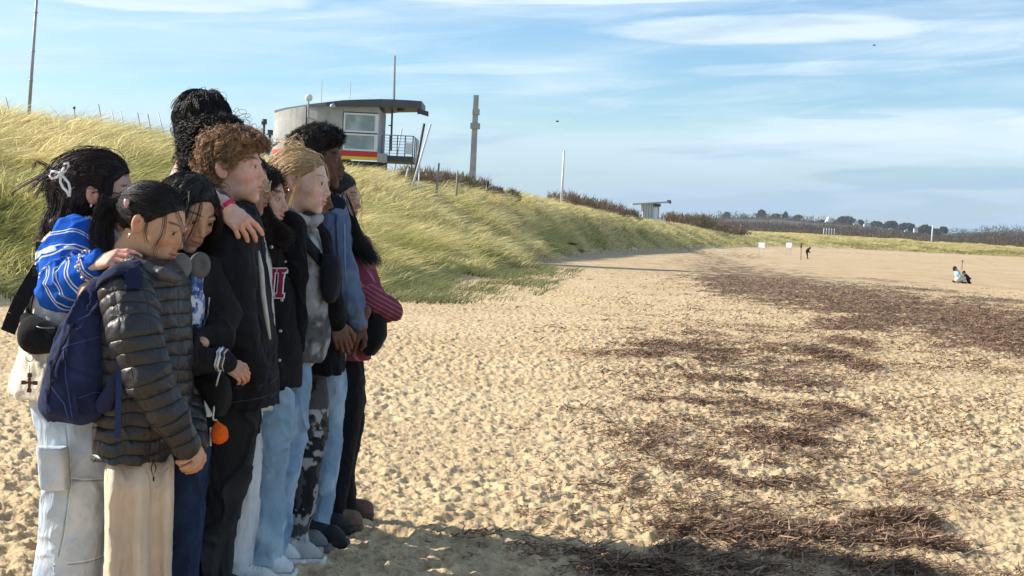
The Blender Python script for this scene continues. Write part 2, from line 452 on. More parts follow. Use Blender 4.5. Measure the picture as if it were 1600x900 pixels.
c = t.mix(t.mr(t.math('ADD', sp.outputs[1], t.math('MULTIPLY_ADD', nB, 0.8, -0.4)), 0.45, 0.75), c, gcol)
t.set(Base_Color=c, Roughness=0.95); t.b.inputs['Specular IOR Level'].default_value = 0.15
farb = t.noise(t.pos(scale=(1, 0.5, 1)), 3.2, 6, 0.75)
fb = t.bump(t.math('MULTIPLY', farb, t.math('SUBTRACT', 1.0, sp.outputs[2])), 0.7, 0.18)
nb2 = t.noise(p1, 38, 5, 0.7)
t.bump(t.math('ADD', t.math('MULTIPLY', nb2, 0.6), t.math('MULTIPLY', nC, 0.25)), 0.9, 0.010, fb)
SAND = t.m
beach = mesh_from('beach', np.stack([gx, gy, gzv], -1), quads[:, ::-1], SAND, cols=masks)
tag(beach, kind='structure')
del GX, GY, TH, RR, idx, quads, masks

def ribbon_set(roots, dirs, lengths, widths, bend, cols_base, cols_tip, segs=3, face=None, rng=None, name='grass', mat=None, sag=0.0):
    """flat tapering blades: roots (n,3), dirs (n,3) at the foot, bend (n,3) added towards the tip"""
    n = len(roots)
    tt = np.linspace(0, 1, segs + 1)
    side = np.cross(dirs, face if face is not None else rng.normal(size=(n, 3)))
    side /= np.linalg.norm(side, axis=1)[:, None] + 1e-9
    V, C = [], []
    for k, q in enumerate(tt):
        c = roots + dirs * (lengths * q)[:, None] + bend * (lengths * q * q)[:, None]
        c[:, 2] -= sag * lengths * q ** 3
        w = widths * (1 - q) ** 0.6 * 0.5 + 0.0004
        V += [c - side * w[:, None], c + side * w[:, None]]
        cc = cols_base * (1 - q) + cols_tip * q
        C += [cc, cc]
    V = np.stack(V, 1); C = np.stack(C, 1)
    m = 2 * (segs + 1)
    base = (np.arange(n) * m)[:, None]
    F = np.concatenate([base + np.array([2 * k, 2 * k + 1, 2 * k + 3, 2 * k + 2]) for k in range(segs)], 0)
    return mesh_from(name, V.reshape(-1, 3), F, mat, cols=C.reshape(-1, 3))
# ------------------------------------------------------------------ marram grass, leaning with the wind
GRASS = attrmat('grass', rough=0.8, spec=0.05, var=0.12, vscale=1.2, trans=0.58)
rng = np.random.default_rng(4)
def grass_patch(name, n, ylo, yhi, xfun, wid, lng, seed, thr=-0.5, tgate=(0.0, 1.35), power=1.0, spread=1.0, green=0.0):
    r = np.random.default_rng(seed)
    y = ylo + (yhi - ylo) * r.random(n) ** power
    lo, hi = xfun(y)
    x = lo + (hi - lo) * r.random(n)
    z, tt, t2, b = land(x, y, True)
    # tussocks
    tus = fbm(np.stack([x * 1.1, y * 0.8], -1), 3, 101)
    keep = (tt > tgate[0] + 0.05 * r.random(n)) & (tt < tgate[1]) & (tus > thr - 0.4 * sstep(0.05, 0.3, tt) + 0.35 * r.random(n))
    keep &= r.random(n) < .10 + .90 * sstep(-.01, .20, tt + .06 * tus)
    x, y, z, tt, tus = x[keep], y[keep], z[keep], tt[keep], tus[keep]
    m = len(x)
    patch = fbm(np.stack([x * 0.35 + 7, y * 0.22], -1), 4, 111)
    dry = np.clip(0.70 + 1.0 * patch + 0.30 * tus + 0.22 * r.normal(size=m) + 0.35 * (sstep(0.15, 0.8, tt) - 0.5) - green, 0, 1)
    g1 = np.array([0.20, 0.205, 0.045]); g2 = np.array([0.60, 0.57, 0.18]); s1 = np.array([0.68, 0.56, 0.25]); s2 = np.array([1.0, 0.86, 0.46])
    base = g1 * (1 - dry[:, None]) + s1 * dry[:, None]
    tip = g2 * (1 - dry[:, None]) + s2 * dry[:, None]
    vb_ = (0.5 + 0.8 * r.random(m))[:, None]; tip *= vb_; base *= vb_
    la = fbm(np.stack([x * 1.7 + 3, y * 1.2], -1), 2, 141); lb = fbm(np.stack([x * 1.7 + 13, y * 1.2], -1), 2, 142)
    d = np.stack([0.22 + 0.30 * r.normal(size=m) + .5 * la, 0.30 * r.normal(size=m) + .5 * lb, np.ones(m)], -1)
    d /= np.linalg.norm(d, axis=1)[:, None]
    bend = np.stack([0.45 + 0.32 * r.normal(size=m) + .5 * la, -0.05 + 0.32 * r.normal(size=m) + .4 * lb, -0.16 - 0.25 * r.random(m)], -1)
    L = lng * (0.55 + 0.65 * r.random(m)) * (0.6 + 0.8 * np.clip(tus + 0.4, 0, 1)) * (0.55 + 0.45 * sstep(0.0, 0.25, tt))
    W = wid * (0.6 + 0.8 * r.random(m))
    face = np.stack([0.5 * r.normal(size=m), -np.ones(m), 0.5 * r.normal(size=m)], -1)
    roots = np.stack([x, y, z - 0.03], -1)
    return ribbon_set(roots, d, L, W, bend, base, tip, 3, face, r, name, GRASS)
def xf(pad0, pad1):
    return lambda y: (np.interp(y, _cy, _cx) - pad0, np.interp(y, _fy, _fx) + pad1)
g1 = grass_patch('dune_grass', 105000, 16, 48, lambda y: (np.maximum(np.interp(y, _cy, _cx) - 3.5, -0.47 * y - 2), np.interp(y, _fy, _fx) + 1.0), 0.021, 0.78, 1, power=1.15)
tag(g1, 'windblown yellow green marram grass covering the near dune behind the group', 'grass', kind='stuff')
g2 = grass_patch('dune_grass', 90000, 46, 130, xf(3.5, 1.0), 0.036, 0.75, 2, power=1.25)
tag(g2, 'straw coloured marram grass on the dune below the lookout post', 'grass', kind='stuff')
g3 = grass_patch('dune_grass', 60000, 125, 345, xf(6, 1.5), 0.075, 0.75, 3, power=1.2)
tag(g3, 'distant marram grass on the dune edge running along the bay', 'grass', kind='stuff')
def far_dune(n, seed):
    r = np.random.default_rng(seed)
    x = 38 + 175 * r.random(n); y = 348 + 48 * r.random(n)
    z, tt, t2, b = land(x, y, True)
    k = (z - b > 0.12); x, y, z, h = x[k], y[k], z[k], (z - b)[k]; m = len(x)
    patch = fbm(np.stack([x * 0.16, y * 0.25], -1), 3, 121)
    dry = np.clip(0.6 + 0.8 * patch + 0.25 * r.normal(size=m) + 0.5 * sstep(0.5, 2.4, h), 0, 1)[:, None]
    base = np.array([0.16, 0.16, 0.05]) * (1 - dry) + np.array([0.60, 0.50, 0.22]) * dry
    tip = np.array([0.20, 0.22, 0.08]) * (1 - dry) + np.array([0.88, 0.74, 0.36]) * dry
    d = np.stack([0.3 + 0.25 * r.normal(size=m), 0.25 * r.normal(size=m), np.ones(m)], -1)
    bend = np.stack([0.5 + 0.2 * r.normal(size=m), 0.2 * r.normal(size=m), -0.3 * np.ones(m)], -1)
    face = np.stack([0.5 * r.normal(size=m), -np.ones(m), 0.5 * r.normal(size=m)], -1)
    return ribbon_set(np.stack([x, y, z - 0.05], -1), d, 0.5 + 0.4 * r.random(m), 0.13 + 0.1 * r.random(m), bend, base, tip, 2, face, r, 'dune_grass', GRASS)
tag(far_dune(45000, 5), 'low grassy dune closing the far end of the beach', 'grass', kind='stuff')
# thin blue green shoots spreading from the foot of the dune on to the sand
def fringe(n, seed):
    r = np.random.default_rng(seed)
    y = 17.5 + 42 * r.random(n) ** 1.5
    x = np.interp(y, _fy, _fx) - 1.3 + 3.8 * r.random(n) ** 2.0 * (.35 + .65 * sstep(19, 28, y))
    z, tt, t2, b = land(x, y, True)
    tus = fbm(np.stack([x * 1.6, y * 0.9], -1), 3, 131)
    k = (tus > -0.20 + 1.3 * r.random(n) * sstep(0.10, -0.22, tt)) & (y > 17.5 + 4.5 * r.random(n)) & (fbm(np.stack([x * .9, y * .45], -1), 3, 137) > -.22 + .55 * sstep(.05, -.22, tt) * r.random(n)) & (tt > -0.7) & (tt < 0.2)
    x, y, z, tus = x[k], y[k], z[k], tus[k]; m = len(x)
    dry = np.clip(0.3 + 0.35 * r.normal(size=m), 0, 1)[:, None]
    base = np.array([0.07, 0.10, 0.045]) * (1 - dry) + np.array([0.22, 0.20, 0.09]) * dry
    tip = np.array([0.19, 0.24, 0.11]) * (1 - dry) + np.array([0.48, 0.43, 0.22]) * dry
    d = np.stack([0.2 + 0.4 * r.normal(size=m), 0.35 * r.normal(size=m), np.ones(m)], -1)
    d /= np.linalg.norm(d, axis=1)[:, None]
    bend = np.stack([0.6 + 0.3 * r.normal(size=m), 0.3 * r.normal(size=m), -0.3 * np.ones(m)], -1)
    face = np.stack([0.5 * r.normal(size=m), -np.ones(m), 0.5 * r.normal(size=m)], -1)
    return ribbon_set(np.stack([x, y, z - 0.02], -1), d, 0.20 + 0.25 * r.random(m), 0.010 + 0.008 * r.random(m), bend, base, tip, 3, face, r, 'dune_grass', GRASS)
tag(fringe(44000, 6), 'sparse blue green grass shoots creeping onto the sand at the dune foot', 'grass', kind='stuff')

# ------------------------------------------------------------------ washed up weed
WEED = attrmat('weed', rough=0.75, spec=0.3, var=0.2, vscale=60, trans=0.1)
def weed(n, seed, ylo, yhi, size, name, label):
    r = np.random.default_rng(seed)
    u = r.random(n); y = 1 / (1 / ylo + u * (1 / yhi - 1 / ylo))
    x = (-0.10 + 0.50 * r.random(n)) * y
    z, tt, t2, b = land(x, y, True)
    q = wrack(x, y, b) * (1 + 1.1 * fbm(np.stack([x * 2.2, y * 3.4], -1), 4, 51)) * 1.05
    q = q + 0.25 * fbm(np.stack([x * 9, y * 9], -1), 2, 55)
    q = np.maximum(q, 0.42 * sstep(-.5, 1.0, x / np.maximum(y, 1) * 5 + .3) * (fbm(np.stack([x * 1.3, y * 2.0], -1), 4, 57) + .55))
    k = (np.clip(q, 0, 1.3) * .74 + .03 > 0.16 + 1.05 * r.random(n) ** .8) & (tt < 0)
    x, y, z, q = x[k], y[k], z[k], np.clip(q[k], 0, 1.6); m = len(x)
    big = fbm(np.stack([x * 0.5, y * 0.5], -1), 3, 61)
    zz = z + 0.030 * big + 0.05 * np.clip(q, 0, 1.3) * 0.8 + 0.016 * r.random(m) * (1 + q)
    an = r.normal(size=m) * 0.8 + 0.2
    d = np.stack([np.cos(an), np.sin(an), 0.10 + 0.28 * r.normal(size=m)], -1); d /= np.linalg.norm(d, axis=1)[:, None]
    bend = 0.7 * r.normal(size=(m, 3)); bend[:, 2] *= 0.35
    dk = r.random(m)[:, None]
    base = np.array([0.085, 0.05, 0.034]) * (1 - dk) + np.array([0.39, 0.25, 0.155]) * dk
    tip = base * (0.7 + 1.0 * r.random(m))[:, None]
    face = np.stack([0.7 * r.normal(size=m), 0.7 * r.normal(size=m), np.ones(m)], -1)
    o = ribbon_set(np.stack([x, y, zz], -1), d, size * (0.4 + 1.2 * r.random(m)) * (y / 8) ** 0.3, size * 0.20 * (0.5 + r.random(m)) * (y / 8) ** 0.5, bend, base, tip, 3, face, r, name, WEED)
    tag(o, label, 'seaweed', kind='stuff')
weed(520000, 7, 4.6, 16, 0.040, 'seaweed', 'dark dried seaweed heaps strewn over the near sand')
weed(330000, 8, 15, 62, 0.045, 'seaweed', 'broad brown band of washed up seaweed across the middle of the beach')
# ------------------------------------------------------------------ implicit modelling: smooth unions on a grid, then surface nets
_E = np.array([(a, b) for a in range(8) for b in range(a + 1, 8) if bin(a ^ b).count('1') == 1])
def surface_nets(V, org, h):
    s = V < 0
    nx, ny, nz = V.shape
    c = [V[(i >> 2) & 1:nx - 1 + ((i >> 2) & 1), (i >> 1) & 1:ny - 1 + ((i >> 1) & 1), i & 1:nz - 1 + (i & 1)] for i in range(8)]
    sm = sum((q < 0).astype(np.uint8) for q in c)
    act = (sm > 0) & (sm < 8)
    ii = np.argwhere(act)
    vals = np.stack([q[act] for q in c], -1)
    acc = np.zeros((len(ii), 3), np.float32); cnt = np.zeros(len(ii), np.float32)
    off = np.array([[(i >> 2) & 1, (i >> 1) & 1, i & 1] for i in range(8)], np.float32)
    for a, b in _E:
        va, vb = vals[:, a], vals[:, b]
        x = (va < 0) != (vb < 0)
        tt = np.where(x, va / np.where(x, va - vb, 1), 0)
        pt = off[a] + tt[:, None] * (off[b] - off[a])
        acc += pt * x[:, None]; cnt += x
    P_ = (ii + acc / cnt[:, None]) * h + org
    num = -np.ones(act.shape, np.int64); num[act] = np.arange(len(ii))
    F = []
    for ax in range(3):
        sl0 = [slice(None)] * 3; sl1 = [slice(None)] * 3
        sl0[ax] = slice(0, -1); sl1[ax] = slice(1, None)
        a, b = s[tuple(sl0)], s[tuple(sl1)]
        e = np.argwhere(a != b)
        u, w = [(1, 2), (2, 0), (0, 1)][ax]
        ok = (e[:, u] > 0) & (e[:, w] > 0) & (e[:, u] < V.shape[u] - 1) & (e[:, w] < V.shape[w] - 1)
        e = e[ok]
        ins = a[tuple(e.T)]
        q = []
        for du, dw in ((-1, -1), (0, -1), (0, 0), (-1, 0)):
            f = e.copy(); f[:, u] += du; f[:, w] += dw; q.append(num[tuple(f.T)])
        q = np.stack(q, -1)
        q[~ins] = q[~ins][:, ::-1]
        F.append(q)
    F = np.concatenate(F)
    F = F[(F >= 0).all(1)]
    return P_.astype(np.float32), F
def rot_z(a): return np.array([[math.cos(a), -math.sin(a), 0], [math.sin(a), math.cos(a), 0], [0, 0, 1]])
def rot_y(a): return np.array([[math.cos(a), 0, math.sin(a)], [0, 1, 0], [-math.sin(a), 0, math.cos(a)]])
def rot_x(a): return np.array([[1, 0, 0], [0, math.cos(a), -math.sin(a)], [0, math.sin(a), math.cos(a)]])
class Vol:
    def __init__(s, h): s.h = h; s.ops = []; s.disp = []; s.cuts = []
    def _add(s, lo, hi, f, k, sub): s.ops.append((np.asarray(lo, float), np.asarray(hi, float), f, k, sub)); return s
    def ell(s, c, r, rot=None, k=0.01, sub=False):
        c, r = np.asarray(c, float), np.asarray(r, float); m = r.max() if rot is not None else r
        def f(X, Y, Z):
            x, y, z = X - c[0], Y - c[1], Z - c[2]
            if rot is not None:
                q = rot; x, y, z = q[0, 0] * x + q[1, 0] * y + q[2, 0] * z, q[0, 1] * x + q[1, 1] * y + q[2, 1] * z, q[0, 2] * x + q[1, 2] * y + q[2, 2] * z
            k0 = np.sqrt((x / r[0]) ** 2 + (y / r[1]) ** 2 + (z / r[2]) ** 2)
            k1 = np.sqrt((x / r[0] ** 2) ** 2 + (y / r[1] ** 2) ** 2 + (z / r[2] ** 2) ** 2)
            return k0 * (k0 - 1) / np.maximum(k1, 1e-6)
        return s._add(c - m, c + m, f, k, sub)
    def box(s, c, r, rnd=0.01, rot=None, k=0.004, sub=False):
        c, r = np.asarray(c, float), np.asarray(r, float); m = np.full(3, np.linalg.norm(r)) if rot is not None else r
        def f(X, Y, Z):
            x, y, z = X - c[0], Y - c[1], Z - c[2]
            if rot is not None:
                q = rot; x, y, z = q[0, 0] * x + q[1, 0] * y + q[2, 0] * z, q[0, 1] * x + q[1, 1] * y + q[2, 1] * z, q[0, 2] * x + q[1, 2] * y + q[2, 2] * z
            ax, ay, az = abs(x) - r[0] + rnd, abs(y) - r[1] + rnd, abs(z) - r[2] + rnd
            return np.sqrt(np.maximum(ax, 0) ** 2 + np.maximum(ay, 0) ** 2 + np.maximum(az, 0) ** 2) + np.minimum(np.maximum(np.maximum(ax, ay), az), 0) - rnd
        return s._add(c - m, c + m, f, k, sub)
    def chain(s, pts, rads, k=0.01, sub=False, flat=None):
        """round cones through the points; flat = (axis, factor) squeezes the section along an axis"""
        pts = [np.asarray(p, float) for p in pts]
        if not hasattr(rads, '__len__'): rads = [rads] * len(pts)
        for a, b, ra, rb in zip(pts[:-1], pts[1:], rads[:-1], rads[1:]):
            def f(X, Y, Z, a=a, b=b, ra=ra, rb=rb):
                ab = b - a; L = max(ab @ ab, 1e-9)
                x, y, z = X - a[0], Y - a[1], Z - a[2]
                t_ = np.clip((x * ab[0] + y * ab[1] + z * ab[2]) / L, 0, 1)
                x, y, z = x - t_ * ab[0], y - t_ * ab[1], z - t_ * ab[2]
                if flat is not None:
                    n = flat[0]; w = x * n[0] + y * n[1] + z * n[2]; g = (1 / flat[1] - 1) * w
                    x, y, z = x + g * n[0], y + g * n[1], z + g * n[2]
                return np.sqrt(x * x + y * y + z * z) - (ra + (rb - ra) * t_)
            m = max(ra, rb)
            s._add(np.minimum(a, b) - m, np.maximum(a, b) + m, f, k, sub)
        return s
    def loft(s, rows, k=0.01, sub=False, p=2.3, yaw=0.0):
        """rows: (centre, rx, ry) stacked along z"""
        rows = sorted(rows, key=lambda r: r[0][2])
        zz = np.array([r[0][2] for r in rows]); cx = np.array([r[0][0] for r in rows]); cy = np.array([r[0][1] for r in rows])
        rx = np.array([r[1] for r in rows]); ry = np.array([r[2] for r in rows])
        # smooth the stack a little
        zf = np.linspace(zz[0], zz[-1], 80)
        def sm(v):
            v = np.interp(zf, zz, v); w = np.concatenate([[v[0]] * 4, v, [v[-1]] * 4]); return np.convolve(w, np.array([1, 2, 3, 4, 5, 4, 3, 2, 1]) / 25, 'valid')
        cx, cy, rx, ry = sm(cx), sm(cy), sm(rx), sm(ry)
        m = max(rx.max(), ry.max())
        ca, sa = math.cos(yaw), math.sin(yaw)
        def f(X, Y, Z):
            ax, ay, bx, by = [np.interp(Z, zf, q) for q in (cx, cy, rx, ry)]
            x, y = X - ax, Y - ay
            u, v = x * ca + y * sa, -x * sa + y * ca
            q = (abs(u / bx) ** p + abs(v / by) ** p) ** (1 / p)
            d = (q - 1) * np.minimum(bx, by)
            e = np.maximum(zf[0] - Z, Z - zf[-1])
            return np.maximum(d, e) + 0 * X
        return s._add((cx.min() - m, cy.min() - m, zz[0]), (cx.max() + m, cy.max() + m, zz[-1]), f, k, sub)
    def build(s, pad=0.02):
        h = s.h
        adds = [o for o in s.ops if not o[4]]
        lo = np.min([o[0] for o in adds], 0) - pad; hi = np.max([o[1] for o in adds], 0) + pad
        n = np.ceil((hi - lo) / h).astype(int) + 1
        V = np.full(n, 0.5, np.float32)
        ax = [lo[i] + h * np.arange(n[i]) for i in range(3)]
        for (a, b, f, k, sub) in s.ops:
            m = k + 3 * h
            i0 = np.maximum(np.floor((a - m - lo) / h).astype(int), 0); i1 = np.minimum(np.ceil((b + m - lo) / h).astype(int) + 1, n)
            if (i1 <= i0).any(): continue
            X_, Y_, Z_ = ax[0][i0[0]:i1[0], None, None], ax[1][None, i0[1]:i1[1], None], ax[2][None, None, i0[2]:i1[2]]
            d = f(X_, Y_, Z_)
            sl = (slice(i0[0], i1[0]), slice(i0[1], i1[1]), slice(i0[2], i1[2]))
            v = V[sl]
            if sub:
                d = -d; g = np.maximum(k - abs(v - d), 0) / k if k > 0 else 0
                V[sl] = np.maximum(v, d) + g * g * k * 0.25
            else:
                g = np.maximum(k - abs(v - d), 0) / k if k > 0 else 0
                V[sl] = np.minimum(v, d) - g * g * k * 0.25
        for (f, k) in s.cuts:          # keep where f < 0
            d = f(ax[0][:, None, None], ax[1][None, :, None], ax[2][None, None, :]) + 0 * V
            g = np.maximum(k - abs(V - d), 0) / k
            V = (np.maximum(V, d) + g * g * k * 0.25).astype(np.float32)
        if s.disp:
            near = np.abs(V) < 0.035
            pp = np.argwhere(near) * h + lo
            dd = sum(f(pp) for f in s.disp)
            V[near] += dd.astype(np.float32)
        V[0] = V[-1] = 0.5; V[:, 0] = V[:, -1] = 0.5; V[:, :, 0] = V[:, :, -1] = 0.5
        s.V, s.lo = V, lo
        return surface_nets(V, lo, h)
    def sample(s, p):
        q = (p - s.lo) / s.h; n = np.array(s.V.shape)
        q = np.clip(q, 0, n - 1.001); i = q.astype(int); f = q - i
        o = 0
        for c in range(8):
            b = [(c >> k) & 1 for k in range(3)]
            w = np.prod([f[:, k] if b[k] else 1 - f[:, k] for k in range(3)], 0)
            o = o + w * s.V[i[:, 0] + b[0], i[:, 1] + b[1], i[:, 2] + b[2]]
        return o
    def grad(s, p):
        e = s.h; g = np.stack([s.sample(p + np.eye(3)[k] * e) - s.sample(p - np.eye(3)[k] * e) for k in range(3)], -1)
        return g / (np.linalg.norm(g, axis=1)[:, None] + 1e-9)
def tubes(paths, rad, sides=3):
    """paths (n, m, 3) -> one mesh of thin tubes; rad (n, m)"""
    n, m, _ = paths.shape
    T_ = np.gradient(paths, axis=1); T_ /= np.linalg.norm(T_, axis=2)[..., None] + 1e-9
    ref = np.where(abs(T_[..., 2:3]) < 0.8, np.array([0, 0, 1.0]), np.array([1.0, 0, 0]))
    A = np.cross(T_, ref); A /= np.linalg.norm(A, axis=2)[..., None] + 1e-9
    B = np.cross(T_, A)
    V = np.stack([paths + rad[..., None] * (math.cos(2 * math.pi * k / sides) * A + math.sin(2 * math.pi * k / sides) * B) for k in range(sides)], 2)
    base = (np.arange(n) * m * sides)[:, None]
    F = []
    for j in range(m - 1):
        for k in range(sides):
            k2 = (k + 1) % sides
            F.append(base + np.array([j * sides + k, j * sides + k2, (j + 1) * sides + k2, (j + 1) * sides + k]))
    return V.reshape(-1, 3), np.concatenate(F)
def tube_obj(name, pts, rad, mat, parent=None, sides=8, cols=None, res=1):
    pts = np.asarray(pts, float)
    if res > 1:
        m = len(pts); u = np.linspace(0, m - 1, (m - 1) * res + 1)
        # Catmull-Rom
        i = np.clip(u.astype(int), 0, m - 2); f = (u - i)[:, None]
        g = lambda k: pts[np.clip(i + k, 0, m - 1)]
        p0, p1, p2, p3 = g(-1), g(0), g(1), g(2)
        npts = 0.5 * (2 * p1 + (p2 - p0) * f + (2 * p0 - 5 * p1 + 4 * p2 - p3) * f ** 2 + (3 * p1 - p0 - 3 * p2 + p3) * f ** 3)
        if hasattr(rad, '__len__'): rad = np.interp(u, np.arange(m), rad)
        pts = npts
    r = np.full(len(pts), rad) if not hasattr(rad, '__len__') else np.asarray(rad)
    V, F = tubes(pts[None], r[None], sides)
    m = len(pts); c0, c1 = len(V), len(V) + 1
    V = np.concatenate([V, pts[:1], pts[-1:]])
    T1 = [[c0, (k + 1) % sides, k] for k in range(sides)] + [[c1, (m - 1) * sides + k, (m - 1) * sides + (k + 1) % sides] for k in range(sides)]
    return mesh_from(name, V, [F, np.array(T1)], mat, parent, cols=cols)
class Build:
    """collects meshes of one part"""
    def __init__(s): s.V = []; s.F = {3: [], 4: []}; s.C = []; s.n = 0
    def add(s, V, F, col):
        V = np.asarray(V); F = np.asarray(F)
        s.V.append(V); s.C.append(np.tile(col, (len(V), 1)) if np.ndim(col) == 1 else col); s.F[F.shape[1]].append(F + s.n); s.n += len(V)
    def box(s, lo, hi, col=(1, 1, 1), fr=None):
        v = np.array([[(lo, hi)[(i >> 2) & 1][0], (lo, hi)[(i >> 1) & 1][1], (lo, hi)[i & 1][2]] for i in range(8)], float)
        if fr is not None: v = fr[0] + v @ np.asarray(fr[1]).T
        s.add(v, [[0, 1, 3, 2], [4, 6, 7, 5], [0, 4, 5, 1], [2, 3, 7, 6], [0, 2, 6, 4], [1, 5, 7, 3]], col); return s
    def tube(s, pts, rad, col=(1, 1, 1), sides=8):
        pts = np.asarray(pts, float); r = np.full(len(pts), rad) if not hasattr(rad, '__len__') else np.asarray(rad)
        V, F = tubes(pts[None], r[None], sides); m = len(pts)
        n0 = s.n; s.add(V, F, col)
        s.V.append(pts[[0, -1]]); s.C.append(np.tile(col, (2, 1))); c0, c1 = s.n, s.n + 1; s.n += 2
        s.F[3].append(np.array([[c0, n0 + (k + 1) % sides, n0 + k] for k in range(sides)] + [[c1, n0 + (m - 1) * sides + k, n0 + (m - 1) * sides + (k + 1) % sides] for k in range(sides)]))
        return s
    def done(s, name, mat, parent=None, smooth=False):
        fs = [np.concatenate(v) for v in s.F.values() if v]
        return mesh_from(name, np.concatenate(s.V), fs, mat, parent, smooth=smooth, cols=np.concatenate(s.C))
HAZE = 0.00009
# ------------------------------------------------------------------ far hill with woods, pines and houses
_TP = [(900, 350), (990, 346), (1050, 340), (1100, 336), (1160, 333), (1215, 334), (1256, 338), (1325, 343), (1399, 352), (1462, 361), (1500, 358), (1560, 355), (1650, 357), (1800, 362)]
HD = 1800.0
_tx = [Py(a, b, HD)[0] / HD for a, b in _TP]; _tz = [Py(a, b, HD)[2] for a, b in _TP]
def hill_z(x, y):
    top = np.interp(x / np.maximum(y, 1), _tx, _tz) - 8.0
    s = np.clip((y - 470) / (HD - 470), 0, 1)
    return 0.6 + (np.maximum(top, 2) - 0.6) * sstep(0, 1, s) ** 0.8 - 0.02 * np.clip(y - HD, 0, 900)
ya, xa = np.meshgrid(np.concatenate([np.linspace(440, 1800, 60), np.linspace(1850, 2700, 12)]), np.linspace(-0.25, 0.75, 150), indexing='ij')
hx, hy = (xa * ya).ravel(), ya.ravel()
hz = hill_z(hx, hy) + 1.2 * fbm(np.stack([hx * .01, hy * .01], -1), 3, 5)
ii_ = np.arange(ya.size).reshape(ya.shape); q_ = np.stack([ii_[:-1, :-1], ii_[:-1, 1:], ii_[1:, 1:], ii_[1:, :-1]], -1).reshape(-1, 4)
tag(mesh_from('hill', np.stack([hx, hy, hz], -1), q_, plain('heath', (0.10, 0.085, 0.055), 0.95, var=.3, scale=.02)), kind='structure')
TWIG = attrmat('twigs', rough=0.9, spec=0.1, var=0.2, vscale=.3, trans=0.15)
LEAF = attrmat('needles', rough=0.8, spec=0.15, var=0.25, vscale=.5, trans=0.1)
def wood(n, seed):
    r = np.random.default_rng(seed)
    u = r.random(n); y = 1 / (1 / 455 + u * (1 / 1850 - 1 / 455)); x = (0.03 + 0.42 * r.random(n)) * y
    # clumps: every stem group shares a centre
    cs = 14.0 * (y / 900); cx = np.round(x / cs) * cs + cs * .3 * _hash(np.round(x / cs).astype(int), np.round(y / 40).astype(int)); cyy = np.round(y / 40) * 40
    x = cx + (x - cx) * 1.25; y = cyy + (y - cyy) * .5
    cid = _hash(np.round(cx * 3).astype(int), np.round(cyy).astype(int))
    z = hill_z(x, y)
    rad = cs * .5; dx = (x - cx) / rad
    H = (3.0 + 2.6 * cid + 3.0 * fbm(np.stack([x * .05, y * .01], -1), 4, 9)) * (0.75 + 0.25 * np.sqrt(np.clip(1 - dx * dx * .9, 0, 1))) * (.45 + y / 2600) * np.where((y > 850) & (y < 1600), .42, np.where(y > 1600, 1.5, 1.0))
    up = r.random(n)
    roots = np.stack([x, y, z + H * up * .85], -1)
    d = np.stack([.45 * dx + .3 * r.normal(size=n), .3 * r.normal(size=n), .55 + .5 * r.random(n)], -1); d /= np.linalg.norm(d, axis=1)[:, None]
    c1 = np.array([.145, .112, .088]); c2 = np.array([.26, .20, .135]); c3 = np.array([.105, .10, .060]); c4 = np.array([.17, .115, .105])
    k = _hash(np.round(cx * 7).astype(int), np.round(cyy + 3).astype(int))[:, None]
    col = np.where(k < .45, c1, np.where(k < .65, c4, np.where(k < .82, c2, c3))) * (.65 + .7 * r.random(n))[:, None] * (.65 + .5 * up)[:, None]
    bend = .4 * r.normal(size=(n, 3))
    face = np.stack([.4 * r.normal(size=n), -np.ones(n), .4 * r.normal(size=n)], -1)
    o = ribbon_set(roots, d, H * (.16 + .14 * r.random(n)), (.16 + .22 * r.random(n)) * (y / 800), bend, col, col * 1.15, 2, face, r, 'woodland', TWIG)
    tag(o, 'leafless grey brown woodland covering the low hill behind the far dune', 'woodland', kind='stuff')
wood(210000, 3)
def crown_cloud(B, c, rx, ry, rz, n, size, col, seed, flat=0.0):
    r = np.random.default_rng(seed)
    v = r.normal(size=(n, 3)); v /= np.linalg.norm(v, axis=1)[:, None]; v *= (r.random(n) ** .4)[:, None]
    lump = 1 + .28 * fbm(v * 2.3 + seed, 2, seed)
    p = v * np.array([rx, ry, rz]) * lump[:, None]
    p[:, 2] = np.where(p[:, 2] < 0, p[:, 2] * (1 - flat), p[:, 2])
    p += c
    a_ = r.normal(size=(n, 3)); a_ /= np.linalg.norm(a_, axis=1)[:, None]; b_ = np.cross(a_, r.normal(size=(n, 3))); b_ /= np.linalg.norm(b_, axis=1)[:, None]
    s = size * (.6 + .8 * r.random(n))[:, None]
    V = np.stack([p - a_ * s, p - b_ * s * .6, p + a_ * s, p + b_ * s * .6], 1).reshape(-1, 3)
    F = np.arange(n * 4).reshape(n, 4)
    cc = np.repeat(col * (.55 + .9 * r.random(n))[:, None], 4, 0)
    B.add(V, F, cc)
PINES = [(1136, 331, 340, 10), (1191, 328, 338, 12), (1213, 334, 341, 13), (1228, 331, 340, 7), (1247, 336, 344, 15), (1323, 338, 351, 27), (1345, 343, 350, 9), (1371, 346, 353, 17), (1393, 345, 355, 19), (1418, 349, 360, 28), (1447, 352, 365, 22), (1463, 357, 367, 14), (1475, 354, 363, 12), (1337, 354, 361, 12), (1284, 343, 350, 9), (1100, 338, 343, 9)]
_pl = ['dark pine left of the woods, alone on the skyline', 'dark pine standing highest on the wooded skyline', 'low spreading dark tree just right of the tallest skyline pine', 'narrow dark pine beside a low spreading one', 'dark pine clump left of the small white gables', 'broad umbrella shaped dark pine right of the white domed house', 'small dark pine between two white houses', 'dark rounded pine left of a pair of larger ones', 'high rounded dark pine, left half of the big pair', 'widest dark pine, right half of the big pair', 'dark green pine left of the tall white pole', 'dark tree just right of the tall white pole', 'last dark pine before the bare trees at the right', 'low dark tree under the umbrella shaped pine', 'small dark tree left of the white domed house', 'small dark tree low on the skyline behind the beach hut']
